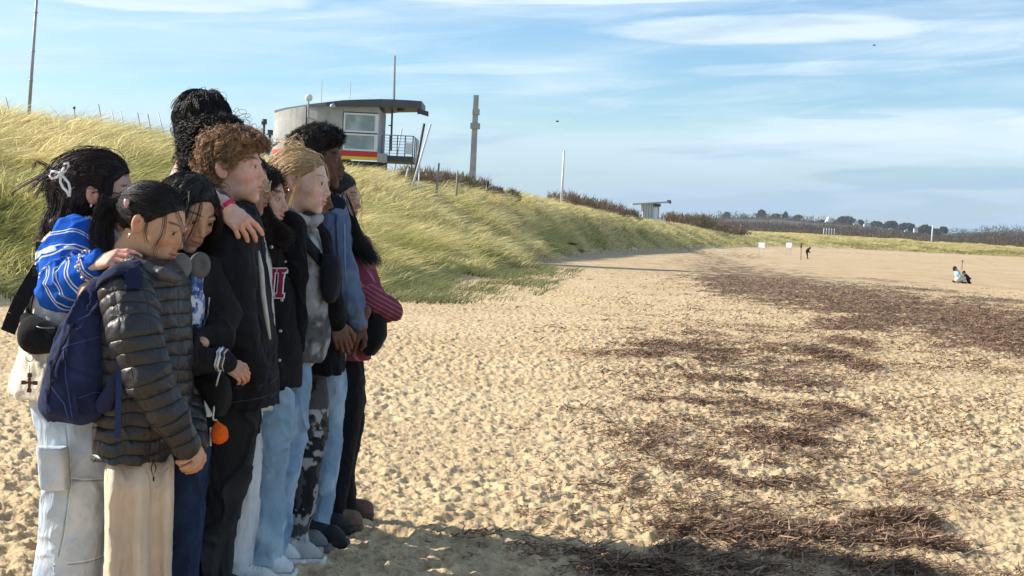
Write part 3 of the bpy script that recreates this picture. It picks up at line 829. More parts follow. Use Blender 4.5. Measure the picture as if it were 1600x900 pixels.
for k, (a_, t_, b_, w_) in enumerate(PINES):
    D = HD - 60 - 11 * k; top = Py(a_, t_, D); bot = Py(a_, b_, D); g = float(hill_z(np.array([top[0]]), np.array([D]))[0])
    o = thing('pine_tree', _pl[k], 'tree', (top[0], D, g), 'dark pines on the far hill')
    H = top[2] - bot[2]; W = w_ / FPX * D / 2
    B = Build(); crown_cloud(B, (top[0], D, bot[2] + H * .5), W, W, H * .52, 700, W * .13 + .35, np.array([.030, .052, .028]), 40 + k, flat=.1)
    for sg_ in (-1, 1): crown_cloud(B, (top[0] + sg_ * W * .75, D + 4, bot[2] + H * .12), W * .7, W * .6, H * .42, 320, W * .12 + .35, np.array([.034, .055, .030]), 80 + k + sg_, flat=.1)
    B.done('crown', LEAF, o)
    B = Build(); B.tube([(top[0], D, g - 1), (top[0] + .3, D, bot[2] + H * .1), (top[0] + .2, D, bot[2] + H * .6)], [.45, .35, .15], (.09, .06, .04))
    for sgn in (-1, 1): B.tube([(top[0] + .2, D, bot[2]), (top[0] + sgn * W * .5, D, bot[2] + H * .5)], [.2, .08], (.09, .06, .04), 5)
    B.done('trunk', TWIG, o)
WALL = plain('house_wall', (0.80, 0.79, 0.76), .8, var=.05, scale=.3); ROOF = plain('slate_roof', (0.16, .16, .18), .7, var=.15, scale=.5); GLASSD = plain('dark_glass', (.03, .04, .05), .15)
HOUSES = [(1253, 342, 348, 4, 'narrow white gable furthest left on the hill'), (1264, 343, 349, 6, 'small white house second from left on the hill'), (1275, 344, 352, 9, 'broad white house just left of the domed one'), (1338, 347, 353, 8, 'white house right of the umbrella shaped pine'), (1329, 354, 358, 5, 'low white cottage below the umbrella shaped pine'), (1355, 349, 353, 10, 'wide low white house with a pitched roof among pines'), (1416, 359, 362, 5, 'small white house half sunk in trees under the biggest pine'), (1431, 355, 361, 6, 'white house between two dark pines near the tall pole'), (1205, 352, 355, 4, 'lone white cottage low on the wooded slope')]
def house(a_, t_, b_, w_, lab, k):
    D = HD - 300 - 7 * k; top = Py(a_, t_, D); bot = Py(a_, b_, D); W = w_ / FPX * D / 2; H = top[2] - bot[2]; x, z0, z1 = top[0], bot[2] - 3.0, top[2]
    o = thing('white_house', lab, 'house', (x, D, z0), 'white houses on the far hill')
    ze = z1 - H * .42; dp = W * .8
    V = [(x - W, D - dp, z0), (x + W, D - dp, z0), (x + W, D + dp, z0), (x - W, D + dp, z0), (x - W, D - dp, ze), (x + W, D - dp, ze), (x + W, D + dp, ze), (x - W, D + dp, ze), (x, D - dp, z1), (x, D + dp, z1)]
    mesh_from('wall', V, [np.array([[0, 1, 5, 4], [1, 2, 6, 5], [2, 3, 7, 6], [3, 0, 4, 7]]), np.array([[4, 5, 8], [6, 7, 9]])], WALL, o, smooth=False)
    e = .35; th = .25
    B = Build()
    for s in (-1, 1):
        P0 = np.array([(x, D - dp - e, z1 + .1), (x, D + dp + e, z1 + .1), (x + s * (W + e), D + dp + e, ze - .1), (x + s * (W + e), D - dp - e, ze - .1)]); B.add(np.concatenate([P0, P0 + (0, 0, th)]), np.array([[0, 1, 2, 3], [7, 6, 5, 4], [0, 3, 7, 4], [1, 5, 6, 2], [2, 6, 7, 3], [0, 4, 5, 1]]), (.1, .1, .1))
    rf = B.done('roof', ROOF, o)
    B = Build(); B.box((x + W * .4, D - .4, z1 - .8), (x + W * .4 + .7, D + .4, z1 + .9), (.5, .4, .35)); B.done('chimney', WALL, rf)
    for s in (-.45, .45):
        B = Build(); B.box((x + s * W - .4, D - dp - .06, ze - 1.6), (x + s * W + .4, D - dp + .02, ze - .5), (.05, .05, .05)); B.done('window', GLASSD, o)
for k, h_ in enumerate(HOUSES): house(*h_, k)
D = HD - 250; c = Py(1294, 351, D); tp = Py(1294.5, 336, D); W = 3.7
o = thing('domed_house', 'white domed building with a small spire, highest of the white houses on the hill', 'house', (c[0], D, c[2] - 3))
B = Build(); B.box((c[0] - W, D - 3, c[2] - 3), (c[0] + W, D + 3, c[2] + 3.4), (.8, .8, .78)); B.done('wall', WALL, o)
n_ = 12; rr = [3.3, 3.1, 2.6, 1.9, 1.1, .5, .35, .06]; zz_ = [3.4, 5.0, 6.4, 7.4, 8.1, 8.6, 9.2, tp[2] - c[2]]
V = np.array([[c[0] + r_ * math.cos(2 * math.pi * k / n_), D + r_ * math.sin(2 * math.pi * k / n_), c[2] + z_] for r_, z_ in zip(rr, zz_) for k in range(n_)])
F = np.array([[j * n_ + k, j * n_ + (k + 1) % n_, (j + 1) * n_ + (k + 1) % n_, (j + 1) * n_ + k] for j in range(len(rr) - 1) for k in range(n_)])
mesh_from('dome', V, F, WALL, o)
# a long low white roofed building behind the dune
D = 470; a0, a1 = Py(1362, 381, D), Py(1406, 383, D); b0 = Py(1362, 375, D)
o = thing('beach_building', 'long low white roofed building behind the far dune', 'building', (a0[0], D, a0[2] - 1))
B = Build(); x0, x1, z0 = a0[0], a1[0], a1[2] - .3; zt = b0[2] - .05
V = np.array([(x0, D, z0), (x1, D, z0), (x1, D, z0 + .9), (x0, D, z0 + .9), (x0 + .2, D + 3, zt), (x1 - .6, D + 3, zt), (x0, D + 6, z0), (x1, D + 6, z0)])
B.add(V, np.array([[3, 2, 5, 4], [4, 5, 7, 6]]), (.8, .8, .8)); B.done('roof', WALL, o)
B = Build(); B.box((x0 + .2, D + .3, z0 - 2), (x1 - .2, D + 5.6, z0 + .85), (.6, .6, .6)); B.done('wall', plain('render_wall', (.55, .55, .53)), o)

# ------------------------------------------------------------------ shrubs on the crest of the dune
SHR = [(640, 262, 36, 8, 84), (668, 266, 44, 11, 86), (694, 271, 44, 13, 88), (722, 277, 44, 14, 92), (750, 284, 34, 13, 96), (775, 291, 26, 9, 100), (800, 298, 20, 5, 108),
       (866, 304, 26, 8, 170), (888, 307, 40, 15, 176), (912, 312, 44, 17, 184), (938, 318, 40, 16, 196), (962, 324, 34, 15, 210), (986, 332, 26, 14, 224), (1050, 336, 30, 12, 300), (1072, 339, 36, 13, 305), (1098, 342, 36, 14, 310), (1124, 348, 36, 14, 318), (1150, 356, 34, 12, 326), (832, 309, 26, 4, 118), (852, 313, 26, 5, 122), (890, 327, 22, 4, 112), (905, 330, 16, 4, 116), (560, 258, 30, 5, 78), (528, 256, 40, 6, 76)]
_sl = ['reddish brown leafless bush on the dune crest', 'low dark heather patch on the upper dune']
_where = ['just right of the lookout post balcony', 'by the two long leaning poles', 'beside the knotted post right of the leaning poles', 'left of the concrete pillar', 'at the foot of the concrete pillar', 'just right of the concrete pillar', 'next to the small white box, last of the near row', 'left of the tall white flagpole', 'right behind the tall white flagpole', 'tallest, right of the white flagpole', 'middle of the row between flagpole and beach hut', 'fourth right of the flagpole', 'just left of the beach hut', 'just right of the beach hut', 'second right of the beach hut', 'third right of the beach hut', 'fourth right of the beach hut', 'last of the row right of the beach hut', 'left end of the dark strip below the skyline', 'right end of the dark strip below the skyline', 'lower down the slope under the flagpole', 'right of the patch under the flagpole', 'under the floor of the lookout post', 'under the window side of the lookout post']
for k, (a_, b_, w_, h_, D) in enumerate(SHR):
    r = np.random.default_rng(500 + k); c = Py(a_, b_, D); W = w_ / FPX * D / 2 * 1.35; H0 = h_ / FPX * D * .95
    x0 = c[0]; g0 = gz(x0, D); top = Py(a_, b_ - h_ * .38, D)[2]; H = max(top - g0, H0 * .6) if k < 18 else H0
    n = 1000; u = np.clip(r.normal(size=n) * .42, -1, 1); vv = r.normal(size=n) * .4
    xx = x0 + u * W; yy = D + vv * W * .8; zz = land(xx, yy)[0]
    hh = H * (.55 + .5 * np.sqrt(np.clip(1 - u * u, 0, 1))) * (.6 + .5 * r.random(n)); up = r.random(n) ** .8
    roots = np.stack([xx, yy, zz + up * hh * .8], -1)
    d = np.stack([.5 * u + .35 * r.normal(size=n), .4 * r.normal(size=n), .6 + .4 * r.random(n)], -1); d /= np.linalg.norm(d, axis=1)[:, None]
    dark = k >= 18 and k < 22
    c0 = np.array([.06, .045, .035]) if dark else (np.array([.27, .19, .13]) if k % 3 else np.array([.20, .165, .09]))
    col = c0 * (.5 + .9 * r.random(n))[:, None]
    o = ribbon_set(roots, d, hh * .28, (.03 + .04 * r.random(n)) * (D / 90) ** .8, .35 * r.normal(size=(n, 3)), col, col * 1.2, 2, np.stack([.4 * r.normal(size=n), -np.ones(n), .4 * r.normal(size=n)], -1), r, 'shrub', TWIG)
    tag(o, ('low dark heather ' if dark else 'brown leafless bush ') + _where[k], 'shrub', 'shrubs along the dune crest')

# ------------------------------------------------------------------ the sea air that pales the far shore
B = Build(); B.box((-900, -60, -9.0), (1500, 2760, 70), (1, 1, 1)); hz_ = B.done('haze', None)
hm = bpy.data.materials.new('sea_haze'); hm.use_nodes = True; ht = hm.node_tree; ht.nodes.clear()
pv_ = ht.nodes.new('ShaderNodeVolumePrincipled'); pv_.inputs['Color'].default_value = (.80, .88, .97, 1); pv_.inputs['Density'].default_value = HAZE; pv_.inputs['Anisotropy'].default_value = 0.2
ho = ht.nodes.new('ShaderNodeOutputMaterial'); ht.links.new(pv_.outputs[0], ho.inputs['Volume']); hz_.data.materials.append(hm)
tag(hz_, kind='stuff')
# ------------------------------------------------------------------ lookout post on the dune
CONC = NT('concrete'); p_ = CONC.pos(); n1_ = CONC.noise(p_, 1.3, 6, .65); n2_ = CONC.noise(CONC.pos(scale=(3, 3, .5)), 1.5, 5, .6)
c_ = CONC.mix(CONC.mr(n1_, .3, .7), (.30, .30, .29), (.46, .46, .44)); c_ = CONC.mix(CONC.mr(n2_, .5, .75, 0, .35), c_, (.26, .26, .25)); CONC.set(Base_Color=c_, Roughness=.9); CONC.bump(CONC.noise(p_, 14, 4), .3, .02); CONC = CONC.m
SLATE = plain('roof_metal', (.065, .068, .085), .5, var=.15, scale=1.5); WFR = plain('white_frame', (.72, .74, .76), .5, var=.04); DKM = plain('dark_metal', (.05, .055, .06), .5, var=.1); GALV = plain('galvanised', (.36, .39, .42), .5, metal=.3, var=.08)
REDP = plain('red_paint', (.62, .028, .03), .6, var=.06); YELP = plain('yellow_paint', (.80, .60, .05), .6, var=.06); BLKP = plain('black_paint', (.014, .014, .016), .5)
def glassmat():
    t = NT('window_glass'); n = t.noise(t.pos(), 1.1, 3, .5, .5)
    t.set(Base_Color=t.mix(t.mr(n, .4, .62), (.20, .26, .255), (.36, .43, .42)), Roughness=.06); t.b.inputs['Specular IOR Level'].default_value = .8; return t.m  # pale reflection painted into the pane colour
GLS = glassmat()
D0 = 70.0
def q(px, py, D=D0): return Py(px, py, D)
def wx(px, D=D0): return Py(px, 200, D)[0]
post = thing('lookout_post', 'round ended concrete lifeguard lookout post with red and yellow stripe and balcony', 'lookout post', (wx(520), D0 + 1.5, q(520, 256)[2]))
xl, xm, xr = q(429, 200)[0] * 73.4 / 70, q(535, 200)[0], q(592, 200)[0]; yb = D0 + 4.2
def plan(off=0.0, n=14):
    pts = []
    for k in range(n + 1):
        a_ = k / n * math.pi / 2
        pts.append((xm - (xm - xl + off) * math.cos(a_), D0 + 3.4 - (3.4 + off) * math.sin(a_)))
    return pts
def wall_prism(B, pts, z0, z1, col, closed=True):
    pts = np.array(pts); n = len(pts); z0 = np.broadcast_to(z0, n); z1 = np.broadcast_to(z1, n)
    V = np.concatenate([np.column_stack([pts, z0]), np.column_stack([pts, z1])]); m = n if closed else n - 1
    B.add(V, np.array([[i, (i + 1) % n, n + (i + 1) % n, n + i] for i in range(m)]), col)
    # caps as fans
    c0 = np.append(pts.mean(0), z0.mean()); c1 = np.append(pts.mean(0), z1.mean())
    W_ = np.concatenate([V, [c0, c1]]); B.add(W_, np.array([[(i + 1) % n, i, 2 * n] for i in range(n)] + [[n + i, n + (i + 1) % n, 2 * n + 1] for i in range(n)]), col)
arc = plan()
zfloor = q(535, 250)[2]; ztl, ztm = q(429, 172)[2], q(535, 158)[2]
body = arc + [(xm, yb), (xl, yb)]
body = [(xl, yb)] + arc + [(xm, yb)]
ztop = [ztl] + [ztl + (ztm - ztl) * ((x - xl) / (xm - xl)) for x, y in arc] + [ztm]
zs = q(429, 238)[2] + .02
B = Build(); wall_prism(B, body, zfloor + .46, ztop, (1, 1, 1)); B.done('concrete_wall', CONC, post)
B = Build(); wall_prism(B, [(x - (.02 if x < xm - .01 else 0), y - .02) for x, y in body], zfloor + .21, zfloor + .459, (1, 1, 1)); B.done('red_stripe', REDP, post)
B = Build(); wall_prism(B, [(x - (.02 if x < xm - .01 else 0), y - .02) for x, y in body], zfloor + .05, zfloor + .209, (1, 1, 1)); B.done('yellow_stripe', YELP, post)
B = Build(); jx = q(476, 200)[0]; jy = D0 + 3.4 - 3.4 * math.sin(math.acos((xm - jx) / (xm - xl))); B.box((jx - .025, jy - .03, zfloor + .48), (jx + .025, jy + .05, ztl + .25), (0, 0, 0)); B.done('panel_joint', DKM, post)
# window bay
zr = q(560, 165)[2]
B = Build(); B.box((xm + .003, D0 + .12, zfloor + .465), (xr - .15, yb, zr), (1, 1, 1)); B.done('bay_wall', DKM, post)
B = Build(); B.box((xm + .003, D0 + .02, q(560, 175)[2]), (xr - .02, D0 + .115, zr), (1, 1, 1)); B.done('lintel', CONC, post)
B = Build(); B.box((xm + .003, D0 - .02, zfloor + .21), (xr - .02, D0 + .115, zfloor + .459), (1, 1, 1)); B.done('red_stripe', REDP, post)
B = Build(); B.box((xm + .003, D0 - .02, zfloor + .05), (xr - .02, D0 + .115, zfloor + .209), (1, 1, 1)); B.done('yellow_stripe', YELP, post)
B = Build(); B.box((xr - .018, D0 - .03, zfloor - .02), (xr + .45, D0 + .5, zfloor + .42), (1, 1, 1)); B.done('corner_block', CONC, post)
for (ya_, yb_) in ((177, 207), (209, 236)):
    za, zb = q(563, ya_)[2], q(563, yb_)[2]; x0, x1 = xm + .05, xr - .04; f = .09
    B = Build(); B.box((x0, D0 - .03, zb), (x1, D0 + .1, zb + f), (1, 1, 1)); B.box((x0, D0 - .03, za - f), (x1, D0 + .1, za), (1, 1, 1)); B.box((x0, D0 - .027, zb + f), (x0 + f, D0 + .1, za - f), (1, 1, 1)); B.box((x1 - f * 1.8, D0 - .027, zb + f), (x1, D0 + .1, za - f), (1, 1, 1))
    w = B.done('window', WFR, post)
    B = Build(); B.box((x0 + f + .003, D0 + .03, zb + f + .003), (x1 - f * 1.8 - .003, D0 + .05, za - f - .003), (1, 1, 1)); B.done('pane', GLS, w)
    B = Build(); B.box((x0 + f + .75, D0 + .022, zb + f + .005), (x0 + f + .78, D0 + .029, za - f - .005), (1, 1, 1)); B.done('pane_joint', GALV, w)
# door side, facing the sea
xs = xr - .15; zd0, zd1 = zfloor + .3, q(600, 170)[2]
B = Build(); B.box((xs + .003, D0 + .25, zd0), (xs + .06, D0 + 3.6, zd1), (1, 1, 1)); dr = B.done('door', BLKP, post)
for yy in (.22, .95, 1.7, 2.4, 3.1, 3.6):
    B = Build(); B.box((xs + .062, D0 + yy, zd0), (xs + .13, D0 + yy + .09, zd1), (1, 1, 1)); B.done('mullion', WFR, dr)
# roof with its canopy
prof = [(429, 172.5, 3.3, 3.0), (445, 168.5, 1.55, 3.2), (480, 163, .35, 4), (510, 159.5, -.1, 5.5), (536, 156.5, -.2, 9), (560, 155.5, -.25, 10.5), (597, 154.6, -.25, 11), (613, 155.2, .6, 11), (640, 156.5, 1.2, 11), (659, 158, 1.5, 11)]
fr_ = [(q(a_, b_)[0] * (D0 + dy) / D0, D0 + dy, q(a_, b_, D0 + dy)[2], h_ / FPX * D0) for a_, b_, dy, h_ in prof]
n = len(fr_); B = Build()
Vt = [(x, y, z) for x, y, z, h in fr_] + [(x, max(y + .5, yb + .3), z) for x, y, z, h in fr_] + [(x, y, z - h) for x, y, z, h in fr_] + [(x, max(y + .5, yb + .3), z - h) for x, y, z, h in fr_]
F = []
for i in range(n - 1): F += [[i, i + 1, n + i + 1, n + i], [3 * n + i, 3 * n + i + 1, 2 * n + i + 1, 2 * n + i], [2 * n + i, 2 * n + i + 1, i + 1, i], [n + i, n + i + 1, 3 * n + i + 1, 3 * n + i]]
F += [[2 * n, 0, n, 3 * n], [n - 1, 3 * n - 1, 4 * n - 1, 2 * n - 1]]
B.add(np.array(Vt), np.array(F), (1, 1, 1)); roof = B.done('roof', SLATE, post)
B = Build(); q0 = q(626, 168.5, D0 + 2); B.tube([q0, q0 - (0, 0, .16)], [.25, .16], (1, 1, 1)); B.done('roof_light', DKM, roof)
B = Build(); e = fr_[-1]; B.box((e[0] - .2, e[1] + .1, e[2] - e[3] - .3), (e[0] - .1, e[1] + .2, e[2] - e[3]), (1, 1, 1)); c = np.array([e[0] + .12, e[1] + .1, e[2] - e[3] - .22]); B.add(c + np.array([(sx * .24, sy * .13, sz * .12 - sx * .06) for sx in (-1, 1) for sy in (-1, 1) for sz in (-1, 1)]), [[0, 1, 3, 2], [4, 6, 7, 5], [0, 4, 5, 1], [2, 3, 7, 6], [0, 2, 6, 4], [1, 5, 7, 3]], (1, 1, 1)); B.done('floodlight', DKM, roof)
B = Build(); B.tube([q(617, 87, D0 + 3), q(615.3, 160, D0 + 3)], [.05, .07], (1, 1, 1)); B.done('mast', GALV, roof)
B = Build(); B.tube([q(613, 168, D0 + 2.6), q(611, 236, D0 + 2.6)], .05, (1, 1, 1)); B.tube([q(613, 196, D0 + 2.6), q(607, 196, D0 + 2.6)], .03, (1, 1, 1)); B.done('downpipe', DKM, post)
for a0_, a1_ in (((503, 126), (502, 160)), ((548, 128), (546.5, 157))):
    B = Build(); B.tube([q(*a0_, D0 + 2), q(*a1_, D0 + 2)], .018, (1, 1, 1)); B.done('aerial', WFR, roof)
# globe on a bent arm and a small floodlight on the wall
ya_ = D0 + 3.4 - 3.4 * math.sin(math.acos((xm - q(482, 200)[0]) / (xm - xl))) - .45
B = Build(); B.tube([q(482, 158, ya_), q(481, 183, ya_), q(497, 190, ya_ + .15)], .045, (1, 1, 1)); arm_ = B.done('lamp_bracket', GALV, post)
v = Vol(.035); v.ell(q(482.5, 152.5, ya_), (.19, .19, .19)); V, F = v.build(); mesh_from('globe', V, F, WFR, arm_)
v = Vol(.03); v.ell(q(520, 166, D0 - .25), (.15, .15, .13)); V, F = v.build(); o = mesh_from('wall_lamp', V, F, GALV, post)
B = Build(); B.tube([q(520, 162, D0 - .2), q(527, 160, D0 + .1)], .03, (1, 1, 1)); B.done('lamp_arm', GALV, o)
# floor, legs and balcony
zf = zfloor
B = Build(); B.box((xl + .3, D0 + 1.2, zf - .35), (xr + .05, yb, zf + .04), (1, 1, 1)); B.done('floor_slab', DKM, post)
bx1 = q(645, 245)[0]; by0, by1 = D0 + .35, D0 + 3.8; zb0, zb1 = q(620, 251)[2], q(620, 243)[2]
B = Build(); B.box((xr + .05, by0, zb0 - .02), (bx1, by1, zb1), (1, 1, 1)); B.done('balcony_floor', DKM, post)
cx_ = q(597, 255)[0]; B = Build(); B.box((cx_ - .14, D0 + .8, gz(cx_, D0 + 1) - .4), (cx_ + .16, D0 + 1.15, zf - .02), (1, 1, 1)); B.done('column', BLKP, post)
for k in range(5):
    B = Build(); x_ = q(556 + k * 8, 255)[0]; B.tube([(x_ + .18, D0 + .9, zf - .3), (x_ - .15, D0 + .9, zf - 1.1)], .045, (1, 1, 1)); B.done('brace', BLKP, post)
zr1 = q(620, 211)[2]
B = Build()
for k, zz_ in enumerate(np.linspace(zb1 + .12, zr1, 7)):
    rr_ = .028 if k == 6 else .014
    B.tube([(xr + .12, by0 + .03, zz_), (bx1 - .04, by0 + .03, zz_), (bx1 - .04, by1 - .05, zz_)], rr_, (1, 1, 1), 6)
B.done('rail', GALV, post)
for x_ in np.linspace(xr + .15, bx1 - .05, 5):
    B = Build(); B.box((x_ - .025, by0, zb1), (x_ + .025, by0 + .05, zr1), (1, 1, 1)); B.done('railing_post', DKM, post)
for y_ in (by0 + 1.2, by0 + 2.3, by1 - .08):
    B = Build(); B.box((bx1 - .06, y_, zb1), (bx1 - .01, y_ + .05, zr1), (1, 1, 1)); B.done('railing_post', DKM, post)
B = Build(); B.box((bx1 - .42, by0 - .02, zb1 + .1), (bx1 - .06, by0 - .005, zr1 - .35), (1, 1, 1)); B.done('notice', WFR, post)

def pole(name, lab, cat, a0_, a1_, D, r0, r1, col, group=None, grow=True, mat=None, d1=None, extra=None):
    t0, t1 = Py(*a0_, D), Py(*a1_, d1 or D)
    g = gz(t1[0], t1[1]); bot = t1.copy()
    if grow: bot = t1 + (t1 - t0) / max(t0[2] - t1[2], .01) * max(t1[2] - g + .25, 0.1)
    B = Build(); B.tube([t0, bot], [r0, r1], col, 10)
    if extra: extra(B, t0, bot)
    o = B.done(name, mat or WFR, None, smooth=True); tag(o, lab, cat, group); return o
pole('flagpole', 'tall pale flagpole rising out of the top of the frame from the dune', 'flagpole', (62, -70), (45.5, 172), 41, .035, .055, (.6, .6, .58), mat=GALV, extra=lambda B, a_, b_: [B.tube([b_ + (a_ - b_) * t, b_ + (a_ - b_) * (t + .008)], .062, (.3, .3, .3)) for t in (.35, .5, .7)])
pole('flagpole', 'slender white flagpole on the crest right of the concrete pillar', 'flagpole', (881.5, 235), (877.5, 312), 150, .10, .16, (.8, .8, .8))
pole('flagpole', 'tall thin white pole behind the far dune at the right', 'flagpole', (1457.5, 352), (1455, 384), 420, .16, .22, (.8, .8, .8))
for k in range(5):
    pole('white_post', ['first', 'second', 'middle', 'fourth', 'last'][k] + ' white post of the row of five on the far dune', 'post', (1287.5 + 4.1 * k, 356.5 + .2 * k), (1286.7 + 4.1 * k, 369.5 + .2 * k), 400, .11, .11, (.8, .8, .8), 'row of five white posts', mat=WFR)
pole('leaning_pole', 'long dark pole leaning beside the lookout balcony', 'pole', (663, 193), (648, 270), 68, .06, .08, (.02, .02, .02), 'long leaning poles', mat=DKM)
pole('leaning_pole', 'long white pole leaning beside the lookout balcony', 'pole', (673, 193.5), (650, 272), 67.4, .05, .06, (.8, .8, .8), 'long leaning poles')
WOODP = plain('weathered_wood', (.34, .29, .23), .9, var=.2, scale=4)
pole('driftwood_post', 'knotted pale wooden post right of the leaning poles', 'post', (686, 255), (684, 279), 70, .05, .09, (.4, .35, .3), mat=WOODP, extra=lambda B, a_, b_: [B.tube([a_ * .6 + b_ * .4, a_ * .75 + b_ * .25 + (.28 * s, 0, .12)], [.05, .03], (.4, .35, .3)) for s in (-1, 1)])
pole('wooden_post', 'short forked wooden post left of the concrete pillar', 'post', (715, 267), (714, 285), 80, .05, .07, (.4, .35, .3), mat=WOODP, extra=lambda B, a_, b_: B.tube([a_ * .7 + b_ * .3, a_ + (.3, 0, -.02)], [.05, .03], (.4, .35, .3)))
pole('wooden_post', 'short black post right of the concrete pillar', 'post', (762, 285), (761, 295), 95, .10, .10, (.02, .02, .02), mat=BLKP)
for k, (a0_, a1_) in enumerate((((628, 201), (617, 262)), ((638, 262), (636, 270)), ((656, 258), (655, 272)))):
    pole('white_stake', ['thin white stake behind the balcony railing', 'short pale stump below the balcony', 'short white stake between balcony and leaning poles'][k], 'stake', a0_, a1_, [76, 69, 69][k], .035, .05, (.8, .8, .8), mat=WFR)
for k, (a0_, a1_) in enumerate((((413, 186), (411.5, 215)), ((422.5, 203), (421, 222)))):
    pole('dark_post', ['taller dark post left of the lookout post', 'shorter dark post against the lookout post'][k], 'post', a0_, a1_, 66, .06, .08, (.02, .02, .02), mat=DKM, extra=lambda B, a_, b_: B.box(a_ - (.12, .06, .25), a_ + (.12, .06, 0), (.02, .02, .02)))
for k, (a0_, a1_) in enumerate((((9, 152), (14, 172)), ((154, 163), (158, 186)), ((174, 172), (178, 189)), ((189, 174), (192, 190)), ((215, 176), (218, 192)), ((231, 178), (234, 194)), ((247, 175), (253, 198)), ((116, 166), (117, 183)))):
    pole('dune_stake', ['thin stake leaning at the left edge of the dune crest', 'first thin stake right of the flagpole on the crest', 'second thin stake along the crest', 'third thin stake, pale, along the crest', 'fourth thin stake, short, along the crest', 'fifth thin stake along the crest', 'last and longest thin stake before the tall boy', 'short knobbed stake nearest the flagpole'][k], 'stake', a0_, a1_, 44 + k * .3, .014, .02, (.3, .32, .34), 'thin stakes along the dune crest', mat=GALV if k in (3, 6, 2) else DKM, extra=(lambda B, a_, b_: B.tube([a_ + (0, 0, -.02), a_ + (0, 0, -.09)], [.05, .04], (.1, .1, .1))) if k == 7 else None)
# concrete pillar with two collars
t0, t1 = q(744, 149, 100), q(738, 288, 100); w = 9 / FPX * 100 / 2
o = thing('concrete_pillar', 'tall square concrete pillar with two block collars on the dune', 'pillar', (t1[0], 100, gz(t1[0], 100)))
x_ = (t0[0] + t1[0]) / 2
B = Build(); zt_ = t0[2]; zz0 = gz(x_, 100) - .4; V = np.array([(x_ - w * 1.12, 99.7, zz0), (x_ + w * 1.12, 99.7, zz0), (x_ + w * 1.12, 100.3, zz0), (x_ - w * 1.12, 100.3, zz0), (x_ - w * .86, 99.76, zt_), (x_ + w * .86, 99.76, zt_), (x_ + w * .86, 100.24, zt_), (x_ - w * .86, 100.24, zt_)])
B.add(V, np.array([[3, 2, 1, 0], [4, 5, 6, 7], [0, 1, 5, 4], [1, 2, 6, 5], [2, 3, 7, 6], [3, 0, 4, 7]]), (1, 1, 1)); B.done('shaft', CONC, o)
for (a_, b_, e0, e1) in ((743.5, 175, 5, 5.8), (742.3, 197, 7.2, 7.6)):
    c = q(a_, b_, 100); B = Build(); B.box((c[0] - e0 / FPX * 100, 99.55, c[2] - .19), (c[0] + e1 / FPX * 100, 100.4, c[2] + .19), (1, 1, 1)); B.done('collar_block', CONC, o)
c = q(781, 299, 104); B = Build(); g_ = gz(c[0], 104); B.box((c[0] - .19, 103.8, g_ - .2), (c[0] + .19, 104.2, q(781, 294, 104)[2]), (1, 1, 1)); B.box((c[0] - .21, 103.78, q(781, 294, 104)[2] + .002), (c[0] + .21, 104.22, q(781, 294, 104)[2] + .06), (1, 1, 1)); tag(B.done('marker_box', WFR), 'small white marker box on the crest right of the pillar', 'box')

# beach hut
D = 275; s = D / FPX
o = thing('beach_hut', 'small slatted grey beach hut with white door and slanting flat roof', 'hut', (q(1015, 340, D)[0], D + 1, q(1015, 342, D)[2]))
CLAD = NT('cladding'); sx_ = CLAD.n('ShaderNodeSeparateXYZ'); CLAD.put(sx_.inputs[0], CLAD.pos()); st_ = CLAD.math('GREATER_THAN', CLAD.math('FRACT', CLAD.math('MULTIPLY', sx_.outputs[0], 2.0)), .62); CLAD.set(Base_Color=CLAD.mix(st_, (.42, .43, .44), (.24, .26, .28)), Roughness=.7); CLAD = CLAD.m
x0, x1, x2 = q(1004, 330, D)[0], q(1020, 330, D)[0], q(1033, 330, D)[0]; zb_, zt_ = q(1012, 343, D)[2] - .8, q(1012, 318.5, D)[2]
B = Build(); V = np.array([(x0 + .3, D, zb_), (x1, D, zb_), (x1, D + 3, zb_), (x0 + .3, D + 3, zb_), (x0 - .1, D, zt_ - .05), (x1, D, zt_ + .2), (x1, D + 3, zt_ + .2), (x0 - .1, D + 3, zt_ - .05)]); B.add(V, np.array([[3, 2, 1, 0], [4, 5, 6, 7], [0, 1, 5, 4], [1, 2, 6, 5], [2, 3, 7, 6], [3, 0, 4, 7]]), (1, 1, 1)); B.done('slatted_wall', CLAD, o)
B = Build(); B.box((x1 + .003, D + .6, zb_), (x2 - .3, D + 2.8, zt_ + .1), (1, 1, 1)); B.done('side_wall', GALV, o)
B = Build(); B.box((x1 + .12, D + .5, zb_ + .5), (x1 + 1.05, D + .598, zt_ - .55), (1, 1, 1)); B.done('door', WFR, o)
B = Build(); B.box((x1 + .06, D + .15, zt_ - .42), (x2 - .1, D + .59, zt_ + .12), (1, 1, 1)); B.done('lintel', DKM, o)
a0, a1 = q(988, 318, D), q(1046, 314.5, D); B = Build(); V = np.array([(a0[0], D - .4, a0[2]), (a1[0], D - .4, a1[2]), (a1[0], D + 3.4, a1[2]), (a0[0], D + 3.4, a0[2])]); V = np.concatenate([V - (0, 0, .28), V]); B.add(V, np.array([[3, 2, 1, 0], [4, 5, 6, 7], [0, 1, 5, 4], [1, 2, 6, 5], [2, 3, 7, 6], [3, 0, 4, 7]]), (1, 1, 1)); rf = B.done('roof', GALV, o)
v = Vol(.07); v.ell((a1[0] - .1, D, a1[2] - .05), (.5, .3, .35), k=.1); v.ell((a1[0] + .15, D, a1[2] - .25), (.25, .25, .25), k=.1); V, F = v.build(); mesh_from('roof_lamp', V, F, DKM, rf)
B = Build(); B.box((x0 + 1.5, D - .5, q(1028, 344.5, D)[2] - .3), (q(1040, 343, D)[0], D + 1.5, q(1028, 342.6, D)[2]), (1, 1, 1)); B.done('step', WFR, o)

